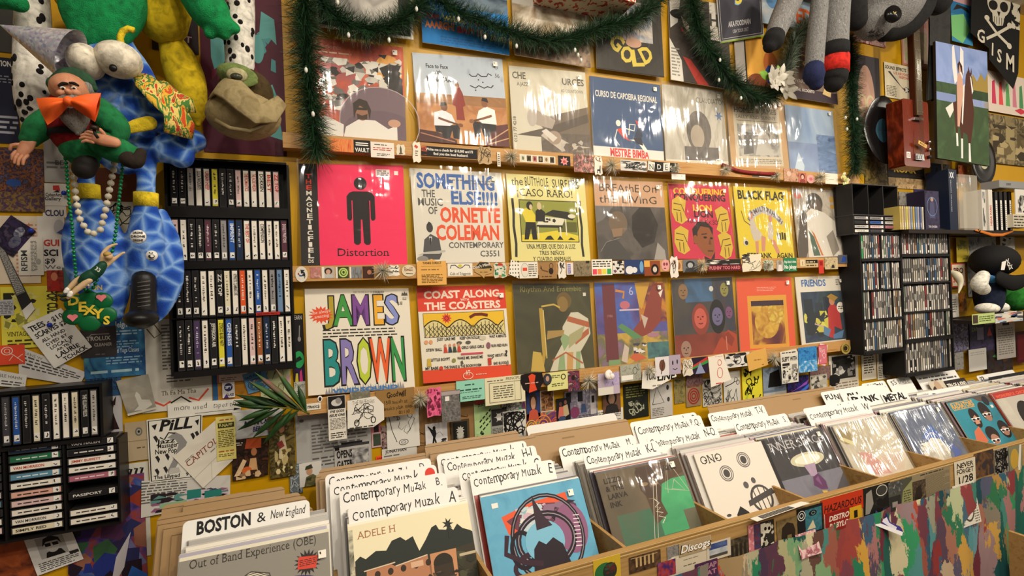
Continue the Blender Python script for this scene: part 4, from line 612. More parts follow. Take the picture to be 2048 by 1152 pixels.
bs('dark worn sticker of standing figures right of the sky photo', (1456, 1070, 1500, 1120), 'z 0 0 1 1 60 5 2a241c,4a4030,6a5a44;'+';'.join(f'r {.12+.2*j} .1 {.24+.2*j} .7 2a241c' for j in range(4)), '3a3024', 1)
bs('pink strip and dark red photo pasted side by side', (1496, 1045, 1522, 1108), 'r 0 0 .45 1 c87a80;m 0 0 .45 1 3 30 d89a9c,b86a70;z .45 .1 1 .98 60 3 5a1c24,3a4060,7a2a30', 'c87a80', 2)
bs('torn black and white skull sticker', (1519, 1038, 1550, 1106), 'r 0 0 1 1 2a2622;m .05 .05 .95 .95 4 40 d8d0bc,2a2622,b8b09c;e .5 .76 .3 .16 d8d0bc;e .38 .76 .09 .06 1a1816;e .64 .74 .09 .06 1a1816', '2a2622', 1)
bs('sepia sticker of a dark shaggy animal', (1553, 1032, 1596, 1097), 'z 0 0 1 1 50 4 6a5634,7a6640,5a482c;p 2a2018 .2 .35 .24 .7 .5 .86 .8 .76 .9 .5 .84 .2 .72 .2 .7 .4 .5 .4 .46 .15 .34 .15;x .1 .04 .9 .1 1 c9b890', '6a5634', 1)
bs('black and teal animal sticker with white spiral left of red stickers', (1594, 1006, 1647, 1075), 'r 0 0 1 1 16181a;z .3 .1 .95 .9 50 4 2a5a64,3a7480,1c3a44;e .6 .74 .16 .1 16181a;o .62 .74 .07 .05 .02 7a9a9c;p c9bc9a .36 .2 .6 .5 .7 .2;o .16 .74 .14 .16 .03 d8d4cc;o .16 .74 .07 .08 .03 d8d4cc', '16181a', 2)
bs('orange red hazard sticker with black capitals', (1642, 980, 1727, 1036), 'r 0 0 1 1 b83418;t .5 .3 .36 3a1410 b,w.9,i|HAZARDOUS', 'b83418', 1)
bs('red sticker with two lines of white slanted block capitals', (1648, 1014, 1708, 1064), 'r 0 0 1 1 8a1c16;t .55 .54 .26 d8c8b8 B,w.8,i|DESTROY;t .55 .14 .26 d8c8b8 B,w.8,i|BABYLON;r .0 0 .02 1 c9b8a8', '8a1c16', 3)
bs('small yellow sticker with black jar shape', (1699, 1010, 1724, 1045), 'r 0 0 1 1 c89a20;r .35 .25 .65 .75 1c1810', 'c89a20', 4)
bs('black sticker with pale elongated shapes, beside the red hazard sticker', (1726, 964, 1782, 1034), 'r 0 0 1 1 1c1a18;p 8a857c .05 .1 .1 .8 .3 .9 .36 .4 .2 .1;e .7 .75 .2 .2 3a3834;o .68 .78 .2 .18 .03 c9c3b8;m .4 .1 .9 .6 3 12 2a2826,141312', '1c1a18', 1)
bs('narrow dark and olive portrait stickers above the paper sneaker', (1776, 954, 1826, 1022), 'r 0 0 1 1 4a4a3c;z 0 .55 .6 1 70 3 8a8a84,3a3a38,5a5a56;r 0 0 .5 .5 2a2a28;p 8a8a5c .5 .0 .6 .6 1 .9 1 0;x .62 .1 .95 .6 6 4a4a30;r .14 .12 .36 .3 8a857c', '4a4a3c', 2)
bs('faded newspaper clipping with a dark figure', (1813, 932, 1902, 1016), 'r 0 0 1 1 8a7c60;x .4 .1 .98 .88 24 5a5040;z 0 0 .42 .8 60 4 5a4a38,3a2e24,7a6a50;x .3 .9 .9 .98 1 3a3226;p 2a221c .14 .1 .2 .6 .3 .66 .34 .3', '8a7c60', 1)
bs('white handwritten card with never forget message', (1908, 914, 1952, 975), 'r 0 0 1 1 cfc4ac;t .5 .72 .17 1c1a18 b,h.7,w.8|NEVER;t .5 .48 .17 1c1a18 b,h.7,w.8|FORGET;t .5 .1 .28 1c1a18 b,h.6,w.75|1/28', 'cfc4ac', 2)
bs('white card with outlined letter in an oval, hanging below the trough edge', (1904, 962, 1950, 1050), 'r 0 0 1 1 cfc8ba;x .04 .86 .96 .97 2 4a463e;x .04 .03 .3 .84 14 6a6458;x .74 .03 .96 .84 14 6a6458;e .52 .46 .28 .38 4a463e;e .52 .46 .23 .33 cfc8ba;l 2a2622 .03 .62 .7 .42 .74 .4 .56 .62 .5 .62 .3 .4 .2', 'cfc8ba', 3, out=.02)
bs('brown painted sticker right of the never forget card', (1948, 898, 1988, 956), 'z 0 0 1 1 30 2 4a3424,6a4a30,3a2c24,2a3040', '4a3424', 1)
bs('black and white scribbled paper near the right edge of the trough', (1988, 893, 2018, 950), 'r 0 0 1 1 8a857a;q .05 .05 .95 .95 3 30 .06 1c1a18;q .05 .05 .95 .95 7 30 .08 1c1a18', '8a857a', 1)
bs('yellow bird-like sticker at the right end of the trough', (2017, 888, 2046, 945), 'r 0 0 1 1 7a7a60;e .4 .5 .3 .4 b8943a;p d8d2c4 .6 .0 .8 1 .95 1 .8 0', '7a7a60', 2)
q = bb(1742, 1010, 1792, 1076, y=BY-.004, yt=BY-.03)
mb = MB(); P = Panel(mb, q, 0); o_ = [P.P(*p) for p in ((.05, .6), (.0, .75), (.2, .98), (.3, .82), (.52, .98), (.62, .5), (.95, .28), (1, .12), (.9, .02), (.1, .5))]
mb.add(o_, [tuple(range(len(o_)))], '3a3478'); P.k = .0004; P.draw('p c9c6d0 .3 .6 .5 .8 .56 .5 .8 .3 .7 .2;p d8d4d4 .0 .56 .9 .0 .98 .1 .1 .64;p 20204a .35 .84 .52 .98 .58 .7 .4 .66'); tag(mb.build('paper_sneaker'), 'cut-out blue and white paper sneaker hanging off the trough', 'sticker', 'stickers and scraps on the trough front')
bs('pink and white photo strip drooping under the teal animal sticker', (1590, 1060, 1632, 1110), 'z 0 0 1 1 50 2 c87a88,d8b8b4,8a3a4a,e0d0c8', 'c87a88', 4, out=.02)
bs('white lacy paper figure hanging below the trough at lower centre', (1462, 1112, 1486, 1160), 'r 0 0 1 1 b8b09c;e .5 .7 .3 .2 d8d0bc;e .5 .3 .4 .26 d8d0bc;q .1 .1 .9 .9 2 20 .05 6a6458', 'b8b09c', 3, out=.01)
bs('black and white label strip folded over the trough rim in front of the inked face', None, 'r 0 0 1 1 d8d4c8;r .12 .1 .72 .9 3a3836;x .15 .2 .7 .8 3 8a857c', 'd8d4c8', 0, q=[WZ(1500, 1037, LIPZ+.001), WZ(1602, 1003, LIPZ+.001), WZ(1620, 1006, LIPZ+.001), WZ(1514, 1043, LIPZ+.001)])
# ---- tie-dyed cloth under the trough and a crate in the corner
TD = noisemat(('16404c', '1c5a4a', '2e8a5a', 'c8c09a', '8a2a24', '2a5a72', 'c8983a', '1c2c48', 'b8482c', '5a929c', '2a6a44', '6a2430', '24566a', 'c8b88a', '1c6a50'), 13, 5, (1.4, .5, .55), rough=.85, dist=.2, kind='dye')
mb = MB(); n = 120; vs = []; x0, x1 = -.4, 4.7
for j, z in enumerate((.556, .5, .42, .3, .15, .02)):
    for i in range(n+1):
        x = x0+(x1-x0)*i/n; vs.append((x, LIPY-.004-(.006+.012*j/5)*(1+math.sin(x*23+.4*j)+.5*math.sin(x*47)), z))
mb.add(vs, [((j+1)*(n+1)+i, (j+1)*(n+1)+i+1, j*(n+1)+i+1, j*(n+1)+i) for j in range(5) for i in range(n)], TD, True)
tag(mb.build('tie_dye_cloth'), 'multicoloured tie-dyed cloth hanging under the record trough', 'cloth')
cx = W(2016, 1062, -.52); mb = MB(); CZ = cx.z
mb.box((cx.x, -.72, CZ-.3), (cx.x+.36, -.70, CZ-.02), PLY); mb.box((cx.x, -.70, CZ-.3), (cx.x+.015, -.52, CZ), PLY); mb.box((cx.x+.345, -.70, CZ-.3), (cx.x+.36, -.52, CZ), PLY); mb.box((cx.x, -.72, CZ-.32), (cx.x+.36, -.52, CZ-.3), PLY)
tag(mb.build('record_crate'), 'wooden crate corner with records at the lower right edge', 'crate')
for j in range(6):
    mb = MB(); c_ = ('d8d2c6', '3a3630', 'c8b890', 'e6dfd0', '6a5a3a', 'd8d0c0')[j]; mb.slab([V((cx.x+.02, -.69+.012*j, CZ+.012)), V((cx.x+.33, -.69+.012*j, CZ+.012)), V((cx.x+.33, -.695+.012*j, CZ-.29)), V((cx.x+.02, -.695+.012*j, CZ-.29))], .004, c_)
    tag(mb.build('record_sleeve'), f'record sleeve, {ORD[j]} from the front in the lower right crate', 'record', 'records in the corner crate')
# ---------------------------------------------------------------- stickers, cards and scraps fixed along the ledges
def scrap(label, box, art='', bg='w', y=-.0188, lay=0, name='sticker', cat='sticker', shape=None, out=0, group=None, th=.0005):
    q = flat(quad(box, y-.0012*lay-out, y-.0012*lay)); mb = MB(); P = Panel(mb, q, 0)
    if shape == 'e': o_ = [(.5+.5*math.cos(i*PI/12), .5+.5*math.sin(i*PI/12)) for i in range(24)]
    elif shape: o_ = shape
    else: o_ = None
    if o_:
        n = len(o_); f = [P.P(*p) for p in o_]; b = [p-P.n*th for p in f]
        mb.add(f+b, [tuple(range(n)), tuple(range(2*n-1, n-1, -1))]+[(i+n, (i+1) % n+n, (i+1) % n, i) for i in range(n)], bg)
    else: mb.slab(q, th, bg)
    P.k = .00025; P.step = .00002; P.draw(art)
    return tag(mb.build(name), label, cat, group)
TORN = [(.03, .0), (.0, .3), (.06, .55), (.0, .9), (.3, 1), (.6, .96), (1, 1), (.96, .6), (1, .2), (.9, .02), (.5, .05)]
ROUGH = [(.1, 0), (0, .25), (.08, .6), (.02, .85), (.25, 1), (.55, .92), (.85, 1), (1, .7), (.92, .35), (1, .1), (.7, 0), (.4, .06)]
G1, G2, G3 = 'stickers on the top ledge', 'stickers on the middle ledge', 'papers on the lowest ledge'
portrait = lambda bg, hair, skin, top: f'r 0 0 1 1 {bg};e .5 .62 .3 .3 {hair};e .5 .56 .18 .22 {skin};p {top} .1 0 .2 .3 .5 .38 .8 .3 .9 0'
for a in (
 ('orange streaked card at the left of the top ledge', (660, 276, 707, 305), 'z 0 0 1 1 60 2 d8602a,e08a4a,c84a24 2 .4', 'o'),
 ('black square card with three white bars above one bold word', (707, 279, 741, 307), 'r .12 .72 .88 .8 w;r .12 .56 .88 .64 w;t .5 .08 .3 w b,w.85|VAULT', 'k'),
 ('white card with red serif lines on the top ledge', (741, 283, 789, 317), 'x .1 .45 .9 .7 2 b8442c;x .15 .78 .85 .9 1 5a4a40;x .25 .1 .8 .3 2 5a4a40', 'e6ddd0', 1),
 ('small cream sticker of a lantern', (792, 288, 811, 311), 'p 5a4a3a .4 .2 .4 .6 .5 .9 .6 .6 .6 .2;r .3 .1 .7 .2 5a4a3a', 'ddd4bc', 0, ROUGH),
 ('long white banana shaped sticker left of the black bumper sticker', (824, 282, 843, 326), 'l c84a3a .12 .3 .8 .6 .7;x .3 .3 .7 .6 3 6a5a4a', 'e6ddc8', 2, ROUGH),
 ('black bumper sticker asking for a ten thousand dollar check', (842, 291, 955, 318), 'm .0 0 .1 1 3 8 c8603a,8a3a2a;t .5 .56 .26 e8e0d4 b,w.84|Write me a check for $10,000 and I\'ll;t .52 .14 .26 e8e0d4 b,w.62|find you the best husband.', '1a1614', 1),
 ('tan line drawing of a crouching creature', (954, 291, 985, 330), 'q .1 .1 .9 .9 4 30 .03 4a3a2a', 'b89a70', 2, ROUGH),
 ('narrow white paper strip hanging down', (994, 304, 1001.5, 333), 'x .2 .1 .8 .9 6 6a6258', 'e0d8c8', 2),
 ('strip of six tiny framed pictures', (1039, 308, 1111, 328), ';'.join(f'r {.03+.163*j} .12 {.15+.163*j} .88 {c};e {.09+.163*j} .5 .03 .25 {d}' for j, (c, d) in enumerate((('cfc8b0', '6a6a4a'), ('5a4a30', '1a1610'), ('b87a6a', '6a2a28'), ('3a2c20', '8a7a58'), ('c9bca0', '8a5a3a'), ('4a3826', '1a1410')))), 'e0d8c4'),
 ('black card with a pale red flower', (1116, 311, 1141, 332), 's .5 .45 .2 .36 7 d8908a;e .5 .4 .12 .16 b84a44', '1c1414'),
 ('pinkish photo of two people', (1147, 308, 1188, 346), 'z 0 0 1 1 60 3 c8a094,b87a70,4a3a34,d8c0b0', 'c8a094', 1),
 ('white paper tag with a small black llama', (1187.5, 311, 1206, 351), 'p 1c1a18 .3 .1 .35 .3 .6 .3 .66 .5 .74 .5 .7 .1 .62 .1 .6 .22 .4 .22 .38 .1;q .2 .6 .8 .9 3 10 .04 8a5a4a', 'e4dccc', 2, ROUGH),
 ('black and white lettered label beside the tinsel tufts', (1240.6, 319, 1294, 344), 'm 0 .1 1 .9 5 50 1c1a18,d8d4cc,5a5854;t .5 .3 .36 1c1a18 B,w.6|BEGGIO', 'c9c4bc'),
 ('black card of cut-out ransom style capitals', (1295, 322, 1356, 346), 'p d8d4c8 0 .1 .2 .0 .24 .9 .02 1;p d8d4c8 .5 .06 .72 .1 .74 1 .52 .92;t .12 .2 .5 1a1816 s|N;t .37 .25 .5 e6e0d4 s|D;t .61 .22 .55 1a1816 s|E;t .77 .2 .5 e6e0d4 s|S;t .92 .25 .5 e6e0d4 s|S;l d8d4c8 .06 .28 .02 .48 .04;l d8d4c8 .06 .76 .04 .99 .1', '1c1a18'),
 ('blank white price tag under the ransom style card', (1343, 347, 1371, 360), 'r .7 .6 .76 .7 6a6a6a', 'e6e0d6', 1),
 ('orange and white striped strip below the red ribbon', (1482, 349, 1553, 357), 'r 0 0 .3 1 c87a3a;r .5 .3 1 .8 e0d8cc', '6a6458'),
 ('small photo of a couple near the right of the top ledge', (1567, 336, 1597, 364), 'z 0 0 1 1 60 3 5a3a2a,c89a7a,8a4a34;e .35 .6 .15 .2 d8b09a;e .66 .5 .15 .2 c89a80', '5a3a2a', 1),
 ('small red-haired portrait cut-out on the top ledge', (1597, 345, 1613, 366), portrait('b86a5a', '5a1c18', 'd8a890', '8a3a34'), 'p', 1),
 ('pink round sticker near the right of the top ledge', (1613, 349, 1630, 367), 'e .5 .5 .2 .2 c86a70', 'd8a09a', 1, 'e'),
 ('blank cream card at the right end of the top ledge', (1650, 346, 1676, 369), 'x .3 .4 .7 .5 1 8a8270', 'e4dcc8')):
    scrap(a[0], a[1], a[2], a[3], lay=a[4] if len(a) > 4 else 0, shape=a[5] if len(a) > 5 else None, group=G1)
for a in (
 ('round badge of a blue clad bent figure', (590, 533, 616, 564), 'p 3a5a8a .3 .3 .3 .66 .6 .7 .66 .4;m .2 .2 .8 .8 3 10 8a3a34,d8d0c0,2a2a34', 'd8d0c0', 1, 'e'),
 ('pink hand photo card at the left of the middle ledge', (620, 534, 642, 556), 'z 0 0 1 1 60 3 c88a80,a86a64,d8b0a4', 'p'),
 ('card with a side portrait of a dark haired woman', (643, 534, 670, 556), portrait('b8a898', '2a201c', 'c89a84', 'b8b4b0')+';r 0 0 .2 1 e0dacc', 'w'),
 ('card with pale green spiral on black', (671, 534, 698, 556), 'r .2 .04 .96 .96 3a4a24;o .58 .5 .3 .36 .12 b8d070;o .6 .52 .14 .18 .1 b8d070;r 0 0 .15 1 e0dacc', 'k'),
 ('grey streaked card right of the green spiral card', (699, 534, 724, 556), 'z 0 0 1 1 60 3 5a5a5c,8a8a8c,3a3a3c 2 .5;r 0 0 .12 1 e0dacc', 'g'),
 ('dark card with copper hair and reclining figure', (725, 533, 748, 556), 'z 0 0 1 1 50 5 2a1c18,4a2a20,1c1412;e .6 .5 .2 .2 b87a5a', 'k'),
 ('cream handwritten sticker beside a silver tuft', (775, 530, 800, 552), 'q .1 .5 .9 .9 3 14 .06 2a2620;q .1 .1 .9 .5 5 14 .05 2a2620', 'e6dfd0', 0, ROUGH),
 ('round sketch sticker left of the orange note', (803, 530, 832, 553), 'q .2 .2 .8 .8 3 16 .03 8a4a3a;l 2a2620 .05 .3 .3 .8 .24', 'd8c8a8', 1, 'e'),
 ('orange paper note with small print, overlapping the cream saxophonist sleeve', (833, 518, 893.5, 569), 't .52 .8 .085 3a2a18 b,w.64|TANKS DIRECT;l 5a4020 .01 .15 .72 .85 .72;x .14 .55 .88 .64 1 8a6a38;x .15 .08 .88 .42 6 5a4426', 'dfa858', 3, [(0, 0), (0, .88), (.1, .93), (.35, .92), (.5, 1), (.7, .9), (1, .92), (1, 0)]),
 ('white card with curling horns, yellow ball and blackletter words', (895, 527, 945.5, 551), 'l 2a2620 .06 .1 .6 .14 .84 .3 .86 .42 .66 .5 .6 .58 .66 .7 .86 .86 .84 .9 .6;e .5 .8 .08 .12 c8b83a;t .5 .08 .2 2a2620 s,w.84|Cult of Triggonis', 'e4dccc'),
 ('fish shaped sticker with dark back', (947, 523, 988, 556), 'p 3a3020 .02 .6 .3 .95 .7 .95 .95 .6 .5 .56;t .4 .66 .16 e0d8c8 b,R12|Don\'t Mind;e .85 .5 .04 .06 1a1410;x .3 .3 .8 .45 1 8a6a34', 'b8935a', 1, [(.03, .4), (.05, .75), (.3, 1), (.7, .95), (1, .6), (.9, .3), (.55, .2), (.5, 0), (.35, .18)]),
 ('sticker of a cactus in a red hat', (986, 525, 1014, 556), 'm .1 .1 .9 .9 4 22 2a6a44,3a8a5a,d8d0c0;p b8342a .3 .8 .4 .96 .7 .92 .75 .78;r .4 .05 .6 .2 b87a4a', 'cfc8b0', 1, ROUGH),
 ('white card covered in black dots', (1016, 519, 1041, 557), ';'.join(f'e {.15+.23*i} {.1+.2*j} .045 .035 1c1a18' for i in range(4) for j in range(5)), 'e6dfd0', 2, [(.25, 1), (1, .8), (.85, 0), (0, .25)]),
 ('white paper with a red square in an oval', (1038, 524, 1076, 556), 'x .5 .1 .95 .9 6 6a645a;e .3 .5 .2 .42 d8d0c0;o .3 .5 .2 .42 .02 8a8478;r .18 .45 .42 .65 d8442e', 'e0d8c8'),
 ('brown kraft card with an inked skull', (1077, 524, 1114, 557), 'e .68 .45 .13 .2 2a1c14;q .1 .3 .5 .8 3 10 .03 5a3c24;x .15 .08 .8 .2 1 5a3c24;o .7 .75 .1 .16 .03 2a1c14', '9a7448'),
 ('white skeleton drawing hanging off the middle ledge', (1115, 522, 1133, 557), 'q .2 .2 .8 .9 4 16 .04 3a3632', 'ddd4c4', 2, ROUGH),
 ('small violet lettered label', (1133, 526, 1147, 549), 'r .15 .1 .6 .9 6a5a9a;x .2 .15 .55 .85 4 d8d0e0', 'd8d2cc', 1),
 ('mottled grey photo card left of the coloured squares note', (1147, 522, 1183, 552), 'z 0 0 1 1 70 3 6a5a44,8a7a5c,3a3428;r .7 .84 .9 1 2a2620', 'g'),
 ('white note with pink, orange, yellow and green squares', (1183, 519, 1225, 550), 'x .05 .5 .95 .95 3 3a3632;r .04 .06 .24 .4 d84a5a;r .27 .06 .47 .4 e08a44;r .5 .06 .7 .4 d8cc4a;r .74 .06 .94 .4 3a9a54', 'e6dfd0', 1),
 ('black and white strip of cut-out figures', (1225, 522, 1248, 547), 'm 0 0 1 1 5 22 1c1a1a,d8d2c8,6a3a5a', 'd8d2c8'),
 ('blue card with white rounded figures', (1248.5, 520, 1289, 548), 'e .25 .3 .2 .28 d8d4d0;e .5 .3 .14 .2 d8d4d0;e .86 .5 .1 .4 6a9ac0', '2a3a64'),
 ('orange brown card holding a black and white face badge', (1288, 522, 1321, 551), 'e .66 .42 .24 .36 1c1614;e .66 .42 .13 .2 c8b8a8;r 0 .6 .35 1 d8a048', '8a4424'),
 ('pink skull sticker left of the white paper figure', (1322, 519, 1340, 542), 'e .35 .6 .12 .14 8a3a40;e .66 .6 .12 .14 8a3a40;x .3 .15 .7 .35 1 8a3a40', 'd89a94', 0, 'e'),
 ('white paper figure with drawn face hanging off the middle ledge', (1339, 512, 1358, 556), 'e .5 .7 .3 .16 d8c0b0;q .2 .2 .8 .8 6 16 .03 3a3632', 'e0d8cc', 3, ROUGH),
 ('small oval portrait sticker left of the grey postage stamp', (1351, 521, 1364, 542), 'e .5 .5 .3 .34 8a5a3a', 'c89a6a', 1, 'e'),
 ('grey postage stamp portrait', (1365, 520, 1396, 544), portrait('6a6a6c', '2a2a2c', 'a8a8a8', '3a3a3c'), '8a8a8a'),
 ('narrow black and white bone shaped banner', (1411, 519, 1482, 529), 'm .05 .1 .95 .9 3 24 e0dacc,2a2624;r .66 .2 .98 .9 2a2820', '2a2624', 1),
 ('dark red strip with pink capitals', (1415, 530, 1484, 541), 't .5 .26 .5 d87a80 b,w.9|PUSHIN\' TOO HARD', '5c1620', 1),
 ('torn cream map piece with dark stain', (1483, 508, 1524, 543), 'm .0 .5 .4 1 3 10 2a2420,5a5046;q .3 .1 .95 .6 4 20 .025 5a5448', 'ddd2b8', 2, TORN),
 ('green and white cactus scrap in the tinsel', (1526, 520, 1548, 541), 'm .1 .1 .9 .9 4 26 3a7a54,d8d8cc,2a5a40', 'b8c0a8', 1, ROUGH),
 ('grey cut-out of a standing man in sunglasses', (1552, 520, 1568, 542), 'e .5 .75 .2 .16 8a7a6c;p d8d0c8 .2 .0 .3 .55 .7 .55 .8 0', 'a8a094', 1, ROUGH),
 ('green sticker with white warning about a jalopy', (1567, 516, 1594, 542), 't .5 .62 .18 e6e8dc b,w.9|Papi don\'t drive;t .5 .2 .26 e6e8dc B,w.92|No Jalopy', '2a7a54', 1),
 ('small cream numbered label right of the green sticker', (1600, 519, 1610, 533), 't .5 .2 .5 8a4a34 b|1', 'd8c49c'),
 ('tan label with a black title bar', (1610, 519, 1637, 534), 'r .05 .5 .95 .95 1c1814;x .1 .55 .9 .85 1 c8b890;x .1 .1 .9 .4 1 4a4030', 'c8b080'),
 ('red tag hanging near the right of the middle ledge', (1637, 520, 1648, 547), 'r .2 .6 .8 .9 8a1c18', 'c8382c', 2),
 ('cream cat picture card', (1649, 515, 1676, 538), 'z 0 0 1 1 60 5 a8906a,c8b48c,5a4a34;p 2a2620 .5 .1 .55 .4 .62 .3 .7 .42 .75 .1', 'c8b48c', 1),
 ('grey and blue matchbook at the right end of the middle ledge', (1676, 510, 1697, 527), 'p 2a4a9a .3 .2 .5 .9 .8 .7 .7 .2', '5a5a64', 1),
 ('white tag with a scribble at the right end of the middle ledge', (1696, 507, 1710, 527), 't .5 .3 .4 3a3a3a b,h|B', 'e6e0d8', 1)):
    scrap(a[0], a[1], a[2], a[3], lay=a[4] if len(a) > 4 else 0, shape=a[5] if len(a) > 5 else None, group=G2)
HB = portrait('2a3a6a', '3a2a24', 'b88a70', 'b8503a')
